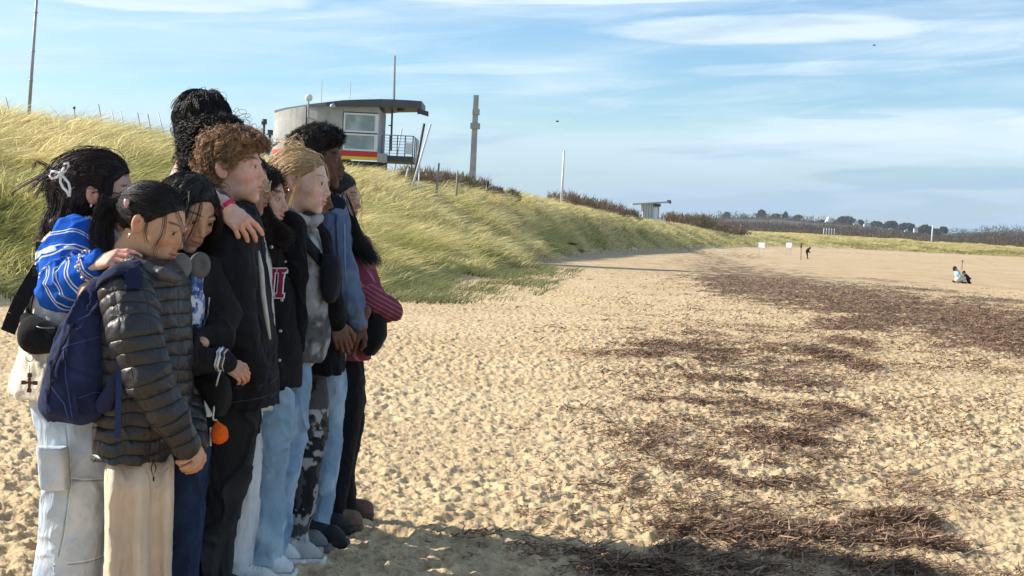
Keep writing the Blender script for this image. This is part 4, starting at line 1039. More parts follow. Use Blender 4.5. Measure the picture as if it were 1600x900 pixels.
# notice boards, posts, walker and the two crouching by the water
for k, (a0_, a1_, w_) in enumerate((((1190.5, 379, ), (1190.5, 387), 11), ((1233, 379.3), (1233, 386.8), 9.5))):
    D = 235; c0, c1 = q(*a0_, D), q(*a1_, D); W = w_ / FPX * D / 2; g_ = gz(c0[0], D)
    o = thing('notice_board', ['white notice board on two posts, left one of the pair', 'white notice board on two posts, right one nearer the walker'][k], 'sign', (c0[0], D, g_), 'white notice boards at the top of the beach')
    B = Build(); B.box((c0[0] - W, D - .03, c1[2]), (c0[0] + W, D + .03, c0[2]), (1, 1, 1)); B.done('panel', WFR, o)
    for s_ in (-.8, .8): B = Build(); B.box((c0[0] + s_ * W - .025, D + .032, g_ - .2), (c0[0] + s_ * W + .025, D + .08, c0[2] - .1), (1, 1, 1)); B.done('leg', GALV, o)
    o.rotation_euler.z = R(-38)
D = 185; c0, c1 = q(1252, 380, D), q(1251, 411, D); g_ = gz(c1[0], D)
o = thing('beach_marker', 'thin wooden marker pole left of the dark walker', 'post', (c1[0], D, g_)); B = Build(); B.tube([(c0[0], D, c0[2]), (c1[0], D, g_ - .2)], [.07, .07], (1, 1, 1)); B.done('shaft', WOODP, o)
B = Build(); B.tube([(c0[0], D, c0[2] - .6), (c0[0], D, c0[2] + .02)], [.16, .12], (1, 1, 1)); B.done('head', plain('rust', (.18, .09, .06), .9), o)
D = 150; c0, c1 = q(1503.5, 407.5, D), q(1503, 416, D); g_ = gz(c1[0], D); B = Build(); B.tube([(c0[0], D, c0[2]), (c1[0], D, min(g_, c1[2]) - .2)], [.06, .07], (1, 1, 1)); B.box((c0[0] - .1, D - .1, c0[2] - .12), (c0[0] + .1, D + .1, c0[2] + .05), (1, 1, 1)); tag(B.done('short_stake', WOODP), 'short dark stake on the wet sand beyond the crouching pair', 'stake')
def small_person(lab, base, skin_pts, cloth, hairc, h=.02):
    o = thing('person', lab, 'person', base)
    v = Vol(h)
    for pts, rad in skin_pts: v.chain(pts, rad, k=.03)
    V, F = v.build(); mesh_from('body', V, F, CLOTH_S, o, cols=(.45, .28, .20))
    for nm, pts, rad, col in cloth:
        v = Vol(h)
        for p_, r_ in zip(pts, rad): v.chain(p_, r_, k=.05)
        V, F = v.build(); mesh_from(nm, V, F, CLOTH_S, o, cols=col)
    return o
CLOTH_S = attrmat('plain_cloth', rough=.9, spec=.1, var=.1)
D = 215; g0 = Py(1261, 405, D); g0[2] = gz(g0[0], D); S = lambda a_, b_, dy=0: g0 + np.array([a_, dy, b_])
small_person('walker in dark clothes bending forward near the notice boards', g0,
    [([S(.02, .08, -.1), S(.0, .5, -.1), S(-.03, .9, -.07), S(-.05, 1.0), S(-.02, 1.25), S(.18, 1.50), S(.30, 1.62)], [.05, .06, .08, .12, .12, .08, .06]), ([S(.32, 1.64), S(.36, 1.66)], [.11, .10]), ([S(.1, .08, .1), S(.02, .5, .1), S(-.03, .95, .05)], [.05, .06, .08]), ([S(.15, 1.42, -.18), S(.22, 1.12, -.2), S(.40, .95, -.15)], [.06, .05, .04])],
    [('coat', [[S(-.05, .95), S(-.05, 1.2), S(.08, 1.42), S(.2, 1.5)], [S(.12, 1.42, -.18), S(.2, 1.12, -.22), S(.36, .98, -.16)]], [[.19, .22, .2, .14], [.1, .085, .07]], (.02, .02, .022)), ('trousers', [[S(-.04, .95, -.08), S(.0, .5, -.1), S(.02, .1, -.1)], [S(-.04, .95, .08), S(.02, .5, .1), S(.08, .1, .1)]], [[.12, .09, .07]] * 2, (.025, .025, .03)), ('hood', [[S(.26, 1.6), S(.36, 1.69)]], [[.14, .13]], (.02, .02, .02)), ('shoe', [[S(.0, .05, -.1), S(.2, .04, -.1)], [S(.06, .05, .1), S(.26, .04, .1)]], [[.06, .05]] * 2, (.02, .02, .02))], None, .03)
D = 73; g0 = Py(1500, 446, D); g0[2] = gz(g0[0], D) + .02; S = lambda a_, b_, dy=0: g0 + .82 * np.array([a_, dy, b_])
small_person('adult in pale blue and white kneeling on the wet sand facing a child', g0 + (-.1, 0, 0),
    [([S(-.35, .85), S(-.28, .72), S(-.22, .62), S(-.12, .35), S(-.15, .22)], [.085, .055, .1, .11, .10]), ([S(-.37, .88), S(-.33, .82)], [.10, .085]), ([S(-.2, .6, -.17), S(-.02, .42, -.2), S(.12, .42, -.15)], [.055, .045, .035]), ([S(-.13, .2, -.1), S(.22, .32, -.12), S(.18, .06, -.12)], [.09, .07, .05])],
    [('pale_blue_top', [[S(-.24, .66), S(-.18, .5), S(-.14, .3)], [S(-.2, .6, -.15), S(-.06, .44, -.2), S(.06, .42, -.17)]], [[.14, .15, .15], [.075, .07, .06]], (.40, .62, .68)), ('white_trousers', [[S(-.16, .24, -.08), S(.20, .33, -.12), S(.18, .1, -.12)], [S(-.16, .24, .08), S(.1, .12, .14), S(-.25, .08, .14)]], [[.14, .10, .075], [.14, .09, .07]], (.66, .62, .62)), ('hair', [[S(-.40, .92), S(-.42, .84)]], [[.105, .085]], (.05, .035, .03)), ('shoe', [[S(.12, .05, -.12), S(.34, .04, -.12)], [S(-.3, .06, .14), S(-.42, .08, .14)]], [[.055, .045]] * 2, (.03, .03, .03))], None, .014)
g1_ = g0 + (.27, -.1, 0); S = lambda a_, b_, dy=0: g1_ + .82 * np.array([a_, dy, b_])
small_person('small child in dark clothes bending forward beside the kneeling adult', g1_,
    [([S(-.14, .60), S(-.05, .48), S(.05, .36), S(.10, .28)], [.08, .06, .085, .08]), ([S(-.17, .64), S(-.13, .60)], [.085, .075]), ([S(.06, .3, -.06), S(.10, .15, -.07), S(.16, .05, -.07)], [.06, .045, .035]), ([S(.0, .42, -.1), S(.16, .3, -.12), S(.28, .30, -.1)], [.04, .035, .025])],
    [('jacket', [[S(-.04, .48), S(.06, .36), S(.10, .28)], [S(.0, .42, -.09), S(.14, .31, -.11), S(.24, .30, -.1)]], [[.1, .105, .1], [.055, .05, .04]], (.03, .02, .025)), ('trousers', [[S(.09, .28, -.06), S(.10, .15, -.07), S(.14, .07, -.07)], [S(.09, .28, .06), S(.2, .15, .07), S(.24, .07, .07)]], [[.08, .06, .05]] * 2, (.02, .018, .02)), ('hair', [[S(-.17, .68), S(-.20, .64)]], [[.085, .07]], (.015, .012, .012)), ('boot', [[S(.12, .04, -.07), S(.22, .03, -.07)], [S(.22, .04, .07), S(.33, .03, .07)]], [[.045, .04]] * 2, (.02, .02, .02))], None, .012)
# two gulls in the sky
for (a_, b_, D, lab) in ((871, 190, 60, 'dark bird gliding above the slender white flagpole'), (1366, 71, 70, 'dark bird gliding high at the upper right')):
    c = Py(a_, b_, D); v = Vol(.006); v.chain([c + (-.06, 0, 0), c, c + (.07, 0, .005)], [.012, .022, .012], k=.01)
    v.chain([c + (0, 0, .01), c + (.01, -.09, .05), c + (-.03, -.2, .02)], [.016, .012, .005], k=.01); v.chain([c + (0, 0, .01), c + (.01, .09, .05), c + (-.03, .2, .02)], [.016, .012, .005], k=.01)
    v.chain([c + (-.02, 0, .01), c + (-.05, 0, .05)], [.014, .008], k=.01)
    V, F = v.build(); o = mesh_from('seabird', V, F, BLKP, None, loc=c); tag(o, lab, 'bird', 'birds in the sky')
# the sea, down the beach to the right
V = np.array([(60, -400, -2.75), (6000, -400, -2.75), (6000, 6000, -2.75), (300, 6000, -2.75)]); t = NT('sea_water'); n_ = t.noise(t.pos(scale=(1, 1, 1)), .8, 5); t.set(Base_Color=(.05, .10, .12), Roughness=.12); t.bump(n_, .5, .3)
tag(mesh_from('sea', V, np.array([[0, 1, 2, 3]]), t.m, smooth=False), kind='structure')
# ------------------------------------------------------------------ the people kit
SKIN = attrmat('skin', rough=0.62, spec=0.24, bscale=330, bstr=0.4, bdist=0.0008, var=0.15, vscale=75, sss=0.12)
HAIR = attrmat('hair', rough=0.52, spec=0.32, var=0.25, vscale=90)
CLOTH = attrmat('cloth', rough=0.92, spec=0.12, bscale=420, bstr=0.35, bdist=0.0012, var=0.12, vscale=26, sheen=0.03, fold=(16, .55, .012))
DENIM = attrmat('denim', rough=0.85, spec=0.2, bscale=300, bstr=0.4, bdist=0.0012, var=0.15, vscale=11, fold=(13, .8, .014))
FLEECE = attrmat('fleece', rough=1.0, spec=0.05, bscale=170, bstr=0.7, bdist=0.003, var=0.14, vscale=60, sheen=0.05, fold=(14, .5, .012))
NYLON = attrmat('nylon', rough=0.46, spec=0.4, bscale=55, bstr=0.6, bdist=0.005, var=0.10, vscale=18)
RUBBER = attrmat('rubber', rough=0.7, spec=0.3, bscale=200, bstr=0.2, bdist=0.001, var=0.10, vscale=30)
GLOSS = attrmat('gloss', rough=0.18, spec=0.6, var=0.03)
STEEL = attrmat('metal', rough=0.3, metal=1.0, var=0.03)
def lens_mat():
    t = NT('lens'); t.t.nodes.remove(t.b)
    tr = t.n('ShaderNodeBsdfTransparent'); gl = t.n('ShaderNodeBsdfGlossy'); gl.inputs['Roughness'].default_value = 0.05
    mx = t.n('ShaderNodeMixShader'); mx.inputs[0].default_value = 0.12
    t.t.links.new(tr.outputs[0], mx.inputs[1]); t.t.links.new(gl.outputs[0], mx.inputs[2]); t.t.links.new(mx.outputs[0], t.out.inputs['Surface'])
    return t.m
LENS = lens_mat()
LIGHT = np.array([0.66, 0.42, 0.32]); PALE = np.array([0.72, 0.50, 0.41]); TAN = np.array([0.58, 0.36, 0.235]); OLIVE = np.array([0.46, 0.28, 0.19]); BROWN = np.array([0.24, 0.125, 0.075]); DARK = np.array([0.125, 0.062, 0.040])
BLACKHAIR = np.array([0.014, 0.011, 0.010])
class Frame:
    def __init__(s, o, rot, sc=1.0): s.o = np.asarray(o, float); s.r = rot; s.s = sc
    def to(s, p): return s.o + (np.asarray(p) * s.s) @ s.r.T
    def inv(s, p): return ((np.asarray(p) - s.o) @ s.r) / s.s
def frame_dir(o, xdir, zdir, sc=1.0):
    x = np.asarray(xdir, float); x /= np.linalg.norm(x); z = np.asarray(zdir, float); z = z - x * (z @ x); z /= np.linalg.norm(z)
    return Frame(o, np.stack([x, np.cross(z, x), z], 1), sc)

def head_mesh(skin, hair_col, nose=1.0, lips=1.0, jaw=1.0, brow=1.0, neck=0.052, neck_pts=None, lipcol=None, smile=0.0, male=False, nl=1.0):
    v = Vol(0.0034)
    v.ell((-0.012, 0, 0.033), (0.098, 0.076, 0.082), k=0.0)
    v.ell((0.034, 0, -0.015), (0.058, 0.061, 0.075), k=0.03)
    v.ell((0.026, 0, -0.070), (0.060 * jaw, 0.049 * jaw, 0.036), k=0.022)
    v.ell((0.072, 0, -0.101), (0.018, 0.020, 0.015), k=0.02)
    for s in (-1, 1):
        v.ell((0.054, s * 0.043, -0.027), (0.027, 0.021, 0.022), k=0.02)
        v.ell((0.083, s * 0.028, 0.017), (0.012, 0.022, 0.008), k=0.014)
        v.ell((0.101, s * 0.034, -0.006), (0.018, 0.019, 0.014), k=0.014, sub=True)
    v.chain([(0.086, 0, 0.012), (0.0935, 0, -0.008), (0.101 + 0.007 * nl, 0, -0.034)], [0.008, 0.0078, 0.0096 * nose], k=0.012)
    for s in (-1, 1):
        v.ell((0.0955, s * 0.0125 * nose, -0.040), (0.0115, 0.0080, 0.0080), k=0.006)
        v.ell((0.1035, s * 0.007, -0.0475), (0.005, 0.0038, 0.003), k=0.003, sub=True)
    v.ell((0.078, 0, -0.066), (0.020, 0.030, 0.024), k=0.016)
    v.ell((0.0965, 0, -0.0605), (0.0095 * lips, 0.021, 0.0058 * lips), k=0.004)
    v.ell((0.0945, 0, -0.0730), (0.0090 * lips, 0.018, 0.0066 * lips), k=0.004)
    for q in range(-4, 5):
        y = q * 0.0055; v.ell((0.105 - 22 * y * y, y, -0.0665 + smile * abs(y) * 0.35), (0.006, 0.005, 0.0018), k=0.002, sub=True)
    v.ell((0.098, 0, -0.086), (0.010, 0.02, 0.006), k=0.010, sub=True)
    for s in (-1, 1):
        v.ell((0.079, s * 0.032, -0.001), (0.0150, 0.0158, 0.0140), k=0.006)
        v.ell((0.096, s * 0.033, -0.0015), (0.0115, 0.0142, 0.0052), k=0.0015, sub=True)
        er = rot_y(0.22) @ rot_x(s * 0.15)
        rr = rot_z(s * -0.32) @ rot_y(-0.2)
        v.ell((-0.008, s * 0.081, -0.008), (0.020, 0.0085, 0.031), rot=rr, k=0.006)
        v.ell((-0.003, s * 0.091, -0.004), (0.0105, 0.0085, 0.018), rot=rr, k=0.005, sub=True)
    neck_pts = neck_pts or [(-0.028, 0, -0.055), (-0.045, 0, -0.12), (-0.062, 0, -0.20)]
    v.chain(neck_pts, [neck, neck * 0.98, neck * 1.15], k=0.022)
    v.chain([neck_pts[-1], (neck_pts[-1][0] - 0.01, 0, neck_pts[-1][2] - 0.06)], [neck * 1.15, neck * 1.7], k=0.03)
    V, F = v.build()
    # colouring: lips, brows, blush, lash line
    C = np.tile(skin, (len(V), 1))
    x, y, z = V.T
    def mixc(w, col):
        nonlocal C
        w = np.clip(w, 0, 1)[:, None]; C = C * (1 - w) + np.asarray(col) * w
    blush = np.exp(-(((x - 0.07) / 0.03) ** 2 + ((abs(y) - 0.045) / 0.022) ** 2 + ((z + 0.035) / 0.022) ** 2))
    mixc(0.45 * blush, skin * np.array([1.12, 0.70, 0.66]))
    mixc(0.5 * np.exp(-(((x - 0.11) / 0.02) ** 2 + (y / 0.014) ** 2 + ((z + 0.036) / 0.014) ** 2)), skin * np.array([1.10, 0.72, 0.68]))
    mixc(0.6 * np.exp(-(((x + 0.008) / 0.02) ** 2 + ((abs(y) - 0.088) / 0.008) ** 2 + ((z + 0.008) / 0.03) ** 2)), skin * np.array([1.12, 0.66, 0.58]))
    lc = skin * np.array([0.86, 0.50, 0.50]) if lipcol is None else np.asarray(lipcol)
    lw = np.exp(-(((y) / 0.021) ** 4 + ((z + 0.0665) / 0.0115) ** 4)) * (x > 0.085)
    mixc(lw * 0.9, lc)
    mixc(np.exp(-((y / 0.022) ** 4 + ((z + 0.0665 - smile * abs(y) * 0.35) / 0.0022) ** 2)) * (x > 0.08) * 0.7, skin * 0.22)
    ya = abs(y); bz = 0.0225 + 0.006 * np.sin(np.clip((ya - 0.012) / 0.04, 0, 1) * 2.4)
    bw = np.exp(-((z - bz) / (0.0036 * brow)) ** 2) * sstep(0.008, 0.016, ya) * (1 - sstep(0.047, 0.054, ya)) * (x > 0.05)
    mixc(0.9 * bw, hair_col * 1.2)
    lash = np.exp(-((z - 0.0050) / 0.0020) ** 2 - ((ya - 0.033) / 0.014) ** 4) * (x > 0.08)
    mixc(0.85 * lash, (0.02, 0.012, 0.01))
    if male is True: mixc(0.12 * np.exp(-((z + 0.075) / 0.03) ** 2) * (x > 0.03), skin * 0.5)
    return V, F, C

def hand_vol(curl=((25, 35, 20),) * 4, spread=0.10, thumb=((0.020, 0.022, -0.006), (0.050, 0.046, -0.016), (0.078, 0.056, -0.024), (0.098, 0.052, -0.030)), fore=0.10, fore_r=0.034, forepts=None):
    v = Vol(0.0024)
    kn = [(0.086, 0.027, 0.002), (0.091, 0.009, 0.004), (0.087, -0.010, 0.002), (0.078, -0.027, -0.002)]
    L = [(0.036, 0.024, 0.020), (0.041, 0.027, 0.021), (0.038, 0.025, 0.021), (0.030, 0.019, 0.018)]
    for i in range(4):
        k = np.array(kn[i]); st = np.array([0.0, k[1] * 0.62, 0])
        v.chain([st, k], [0.0145, 0.0112], k=0.012)
    v.ell((0.045, 0.0, -0.006), (0.045, 0.032, 0.012), k=0.01)
    for i in range(4):
        p = np.array(kn[i]); a = 0.0; side = spread * (1.5 - i) * 0.6
        pts = [p]; rr = [0.0098 - 0.0007 * (i == 3)]
        for j in range(3):
            a += math.radians(curl[i][j])
            d = np.array([math.cos(a) * math.cos(side), math.cos(a) * math.sin(side), -math.sin(a)])
            p = p + d * L[i][j]; pts.append(p); rr.append((0.0090, 0.0082, 0.0070)[j] - 0.0009 * (i == 3))
        v.chain(pts, rr, k=0.003)
    v.chain(thumb, [0.0165, 0.0120, 0.0100, 0.0080], k=0.009)
    fp = forepts or [(0.004, 0, 0), (-0.03, 0, 0.0), (-fore, 0, 0.0)]
    v.chain(fp, [0.0235, 0.0225] + [fore_r] * (len(fp) - 2), k=0.014)
    return v
def hand_mesh(frame, skin, mirror=False, **kw):
    v = hand_vol(**kw); V, F = v.build()
    C = np.tile(skin, (len(V), 1))
    kn = np.exp(-((V[:, 0] - 0.088) / 0.010) ** 2) * (V[:, 2] > 0); C = C * (1 - 0.22 * kn[:, None] * np.array([0.3, 1, 1]))
    C = np.where((V[:, 0:1] > 0.10), C * np.array([1.05, 0.85, 0.82]), C)
    if mirror: V = V * np.array([1, -1, 1]); F = F[:, ::-1]
    return frame.to(V), F, C

def make_hair(head, vol, n, comb, col, parent, seed=0, length=0.20, steps=12, rad=0.0009, lift=0.004, curl=0.0, wave=0.03, droop=0.5, tipcol=None, rootsel=None, leave=0.7, basecol=0.55, jitter=0.25, fly=0.04, base_disp=0.003, label=None, mat=None, rootmix=None, clump=0.55, nclump=0.06):
    """vol is modelled in head space; strands run over its surface along comb(p, t)"""
    r = np.random.default_rng(seed)
    sc = np.array([70, 70, 70.0])
    vol.disp.append(lambda p: base_disp * fbm(p * 55, 3, seed))
    V, F = vol.build()
    B = Build()
    B.add(head.to(V), F, col * basecol)
    cand = np.arange(len(V))
    if rootsel is not None: cand = cand[rootsel(V)]
    p = V[r.choice(cand, n)].astype(float) + r.normal(size=(n, 3)) * 0.002
    off = lift * r.random(n) ** 1.5
    flyer = r.random(n) < fly
    off = np.where(flyer, lift * (1.5 + 3 * r.random(n)), off)
    Lr = length * (0.55 + 0.6 * r.random(n))
    nz = r.normal(size=(n, 3)) * jitter
    paths = [p.copy()]
    for j in range(steps - 1):
        q = j / (steps - 1)
        d = comb(p, q, V) + nz + 0.3 * nz[:, [1, 2, 0]] * math.sin(j * .6)
        d = d / (np.linalg.norm(d, axis=1)[:, None] + 1e-9)
        g = vol.grad(p)
        s_ = vol.sample(p)
        hold = (q < leave)
        # stay on the surface at first, then hang free
        dt = d - g * np.sum(d * g, 1)[:, None] * (1.0 if hold else 0.0)
        dt = dt / (np.linalg.norm(dt, axis=1)[:, None] + 1e-9)
        p = p + dt * (Lr / steps)[:, None]
        if hold:
            s_ = vol.sample(p); p = p - vol.grad(p) * np.clip(s_ - off, -0.012, 0.012)[:, None]
        paths.append(p.copy())
    Pth = np.stack(paths, 1)
    for _ in range(3 if not curl or wave > .05 else 1):
        Pth[:, 1:-1] = .25 * Pth[:, :-2] + .5 * Pth[:, 1:-1] + .25 * Pth[:, 2:]
    ng = max(int(n * nclump), 8)
    gi = np.zeros(n, int)
    for a0 in range(0, n, 512):
        gi[a0:a0 + 512] = np.argmin(((Pth[a0:a0 + 512, 0][:, None] - Pth[None, :ng, 0]) ** 2).sum(-1), 1)
    tq = np.linspace(0, 1, steps)[None, :, None]
    spread_ = Pth[:, :1] - Pth[gi][:, :1]
    Pth = Pth * (1 - clump * tq ** 0.7) + (Pth[gi] + spread_ * 0.5 * (1 - tq)) * clump * tq ** 0.7
    if curl:
        T_ = np.gradient(Pth, axis=1); T_ /= np.linalg.norm(T_, axis=2)[..., None] + 1e-9
        A = np.cross(T_, r.normal(size=(n, 1, 3))[gi]); A /= np.linalg.norm(A, axis=2)[..., None] + 1e-9
        Bn = np.cross(T_, A)
        s = np.linspace(0, 1, steps)[None] * Lr[gi][:, None]
        ph = 2 * math.pi * s / (wave * (0.7 + 0.6 * r.random(n)))[gi][:, None] + (r.random(n)[gi] * 6.28 + r.normal(size=n) * 0.45)[:, None]
        am = curl * np.minimum(1, s / (wave * 0.6)) * (0.75 + 0.5 * r.random(n))[:, None]
        Pth = Pth + am[..., None] * (np.cos(ph)[..., None] * A + np.sin(ph)[..., None] * Bn)
    tt = np.linspace(0, 1, steps)
    rr = rad * (0.7 + 0.6 * r.random(n))[:, None] * (1 - 0.75 * tt ** 2)[None]
    W, Fs = tubes(Pth, rr, 3)
    vary = (0.65 + 0.5 * r.random(n) + 0.5 * r.random(n)[gi])[:, None]
    c0 = col * vary
    c1 = (tipcol if tipcol is not None else col) * vary
    mixr = np.clip(tt * 1.5, 0, 1)[None, :, None] if rootmix is None else rootmix(Pth)
    cc = c0[:, None] * (1 - mixr) + c1[:, None] * mixr
    B.add(head.to(W), Fs, np.repeat(cc, 3, axis=1).reshape(-1, 3))
    o = B.done('hair', mat or HAIR, parent, smooth=True)
    if label: o['label'] = label
    return o
def lock(B, head, pts, n, rad, spread, col, seed, steps=14, curl=0.0, world=False, wave=0.03):
    """a loose lock of n strands along a guide path, added to a Build"""
    r = np.random.default_rng(seed); pts = np.asarray(pts, float); m = len(pts)
    u = np.linspace(0, m - 1, steps); i = np.clip(u.astype(int), 0, m - 2); f = (u - i)[:, None]
    g = lambda k: pts[np.clip(i + k, 0, m - 1)]
    p0, p1, p2, p3 = g(-1), g(0), g(1), g(2)
    c = 0.5 * (2 * p1 + (p2 - p0) * f + (2 * p0 - 5 * p1 + 4 * p2 - p3) * f ** 2 + (3 * p1 - p0 - 3 * p2 + p3) * f ** 3)
    q = np.linspace(0, 1, steps)
    s0 = r.normal(size=(n, 1, 3)); s1 = r.normal(size=(n, 1, 3))
    Pth = c[None] + (s0 * (1 - q)[None, :, None] * 0.6 + (s0 * 0.6 + s1) * q[None, :, None]) * spread
    if curl:
        ph = q[None] * np.linalg.norm(pts[-1] - pts[0]) / wave * 6.28 + 6.28 * r.random(n)[:, None]
        Pth = Pth + curl * np.stack([np.cos(ph), np.sin(ph), 0 * ph], -1) * q[None, :, None] ** 0.5
    keep = 0.7 + 0.3 * r.random(n)
    rr = rad * (0.6 + 0.7 * r.random(n))[:, None] * (1 - 0.7 * q ** 2)[None]
    W, F = tubes(Pth, rr, 3)
    cc = np.repeat(np.repeat((col * (0.6 + 0.9 * r.random(n))[:, None])[:, None], steps, 1), 3, 1).reshape(-1, 3)
    B.add(W if world else head.to(W), F, cc)

FACE_Z = np.array([-0.30, -0.12, -0.09, -0.06, -0.03, 0.0, 0.03, 0.055, 0.072, 0.09, 0.13])
def hairline(xs, z_=FACE_Z):
    xs = np.asarray(xs, float)
    return lambda X, Y, Z: X - np.interp(Z, z_, xs) + 0 * Y
HL_SHORT = [-0.09, -0.075, -0.060, -0.035, -0.012, 0.020, 0.050, 0.078, 0.092, 0.12, 0.2]
HL_LONG = [0.02, 0.02, 0.015, 0.01, 0.012, 0.028, 0.052, 0.078, 0.092, 0.12, 0.2]

class Person:
    def __init__(s, d, head_px, yaw=0, pitch=0, roll=0, sc=1.0, skin=LIGHT, haircol=BLACKHAIR, label='', base_px=None, head_d=None, **face):
        s.d = d; s.hd = head_d or d
        base = P(base_px if base_px is not None else head_px[0], 500, d); s.base = np.array([base[0], base[1], gz(base[0], base[1])])
        s.root = thing('person', label, 'person', s.base, 'group of young people standing on the beach')
        s.head = Frame(P(*head_px, s.hd), rot_z(R(yaw)) @ rot_y(R(pitch)) @ rot_x(R(roll)), sc)
        s.skin = skin; s.haircol = haircol
        s.body = Build()
        V, F, C = head_mesh(skin, haircol, **face)
        s.body.add(s.head.to(V), F, C)
        for sd in (-1, 1):
            B = Build(); n = 16
            th, ph = np.meshgrid(np.linspace(0, math.pi, n), np.linspace(0, 2 * math.pi, n * 2, endpoint=False), indexing='ij')
            e = np.stack([np.cos(th), np.sin(th) * np.cos(ph), np.sin(th) * np.sin(ph)], -1).reshape(-1, 3)
            i = np.arange(n * 2 * n).reshape(n, 2 * n); q = np.stack([i[:-1], np.roll(i, -1, 1)[:-1], np.roll(i, -1, 1)[1:], i[1:]], -1).reshape(-1, 4)
            a = e[:, 0]; col = np.where((a > 0.90)[:, None], np.array([0.01, 0.008, 0.006]), np.where((a > 0.72)[:, None], np.array([0.06, 0.035, 0.02]), np.array([0.62, 0.58, 0.54])))
            gaze = rot_z(0.0) @ rot_y(0.08)
            B.add(s.head.to(np.array([0.0785, sd * 0.032, -0.001]) + 0.0135 * e @ gaze.T), q[:, ::-1], col)
            B.done('eye', GLOSS, s.root, smooth=True)
    def pt(s, px, py, dy=0.0): return P(px, py, s.d + dy)
    def rows(s, rows, dy=0.0):
        """(py, x left, x right, half width across, [depth offset])"""
        out = []
        for r in rows:
            dd = s.d + dy + (r[4] if len(r) > 4 else 0)
            out.append((P((r[1] + r[2]) / 2, r[0], dd), (r[2] - r[1]) / 2 * dd / FPX, r[3]))
        return out
    def hand(s, wrist, knuckle, normal, mirror=False, sc=1.0, **kw):
        w, k = np.asarray(wrist), np.asarray(knuckle)
        fr = frame_dir(w, k - w, normal, sc)
        s.body.add(*hand_mesh(fr, s.skin, mirror, **kw)); return fr
    def limb(s, pts, rads, h=0.006):
        v = Vol(h); v.chain(pts, rads, k=0.02); V, F = v.build(); s.body.add(V, F, s.skin)
    def finish(s, hip=None, neck=None, feet=None):
        # trunk and legs under the clothes
        n0 = s.head.to((-0.062, 0, -0.20))
        hip = s.pt(*hip) if hip is not None else np.array([n0[0], n0[1], 0.85])
        v = Vol(0.014)
        v.chain([n0, n0 * 0.8 + hip * 0.2, n0 * 0.35 + hip * 0.65, hip], [0.05, 0.07, 0.06, 0.045], k=0.05)
        for lp in s.lp:
            v.chain([hip * .4 + lp[0] * .6 - (0, 0, .05)] + lp[1:], [.04] + list(np.linspace(.035, .022, len(lp) - 1)), k=0.03)
        V, F = v.build(); s.body.add(V, F, s.skin)
        s.body.done('body', SKIN, s.root, smooth=True)
    def garment(s, name, vol, mat, col, label=None, disp=None, colfn=None, amp=0.006, fscale=(9, 9, 4.0), seed=0, parent=None):
        if amp:
            fs = np.array(fscale)
            def folds(p):
                w = np.stack([fbm(p * 5.0 + k, 2, seed + 3 + k) for k in range(3)], -1)
                q = p * fs + 0.9 * w
                n = fbm(q * 0.6, 2, seed)
                rid = 1 - np.clip(np.abs(fbm(q + 5, 2, seed + 9)) * 3.2, 0, 1)
                rid2 = 1 - np.clip(np.abs(fbm(q * np.array([1.7, 1.7, 2.6]) + 15, 2, seed + 29)) * 3.0, 0, 1)
                gate = 0.5 + 0.5 * fbm(p * 4, 2, seed + 40)
                return amp * (0.9 * n - 1.5 * rid ** 1.5 * (0.4 + gate) - 0.7 * rid2 ** 1.5 * (1.1 - gate) + 0.75)
            vol.disp.append(folds)
        if disp is not None: vol.disp.append(disp)
        V, F = vol.build()
        C = np.tile(col, (len(V), 1)) if colfn is None else colfn(V)
        o = mesh_from(name, V, F, mat, parent or s.root, cols=C)
        if label: o['label'] = label
        return o
    def glasses(s, col, r=(0.024, 0.020), tr=0.0016, x=0.106, z=-0.002, mat=None):
        B = Build(); a = np.linspace(0, 2 * math.pi, 21)
        for sd in (-1, 1):
            cy = sd * (r[0] + 0.009)
            pts = np.stack([x - 0.004 - 0.10 * abs(r[0] * np.cos(a) + abs(cy)) ** 1 * 0.6 + 0.004 - 0 * a, cy + r[0] * np.cos(a), z + r[1] * np.sin(a)], -1)
            pts[:, 0] = x - 3.2 * (pts[:, 1]) ** 2
            B.tube(s.head.to(pts), tr * s.head.s, col, 6)
            yo = cy + sd * r[0]
            B.tube(s.head.to(np.array([(x - 3.2 * yo ** 2, yo, z + 0.006), (0.06, sd * 0.072, z + 0.006), (0.0, sd * 0.082, z + 0.004), (-0.02, sd * 0.084, z - 0.01)])), tr * 1.1, col, 6)
        B.tube(s.head.to(np.array([(x - 0.0004, -0.010, z + 0.004), (x + 0.003, 0, z + 0.007), (x - 0.0004, 0.010, z + 0.004)])), tr, col, 6)
        g = B.done('glasses', mat or GLOSS, s.root, smooth=True)
        L = Build()
        for sd in (-1, 1):
            cy = sd * (r[0] + 0.009); a = np.linspace(0, 2 * math.pi, 20, endpoint=False)
            pts = np.stack([0 * a, cy + r[0] * np.cos(a), z + r[1] * np.sin(a)], -1); pts[:, 0] = x - 3.2 * pts[:, 1] ** 2
            pts = np.concatenate([pts, [[x - 3.2 * cy * cy + 0.0008, cy, z]]])
            L.add(s.head.to(pts), np.array([[i, (i + 1) % 20, 20] for i in range(20)]), np.array([1.0, 1, 1]))
        L.done('lens', LENS, g, smooth=True)
    def shoe(s, heel_px, d, ang=0.0, L=0.26, col=(0.7, 0.7, 0.7), sole=(0.7, 0.7, 0.68), hi=0.085, w=0.041, boot=False, label=None):
        """heel at that place of the ground, pointing to +x turned by ang"""
        p = P(heel_px[0], heel_px[1], d); p[2] = gz(p[0], p[1]) - 0.004
        fr = Frame(p, rot_z(R(ang)), 1.0)
        v = Vol(0.0045)
        v.chain([(0.04, 0, 0.055), (0.10, 0, 0.058), (0.17, 0, 0.043), (L - 0.042, 0, 0.033)], [0.036, 0.036, 0.037, 0.036 if boot else 0.026], k=0.02, flat=(np.array([0, 1.0, 0]), w / 0.042))
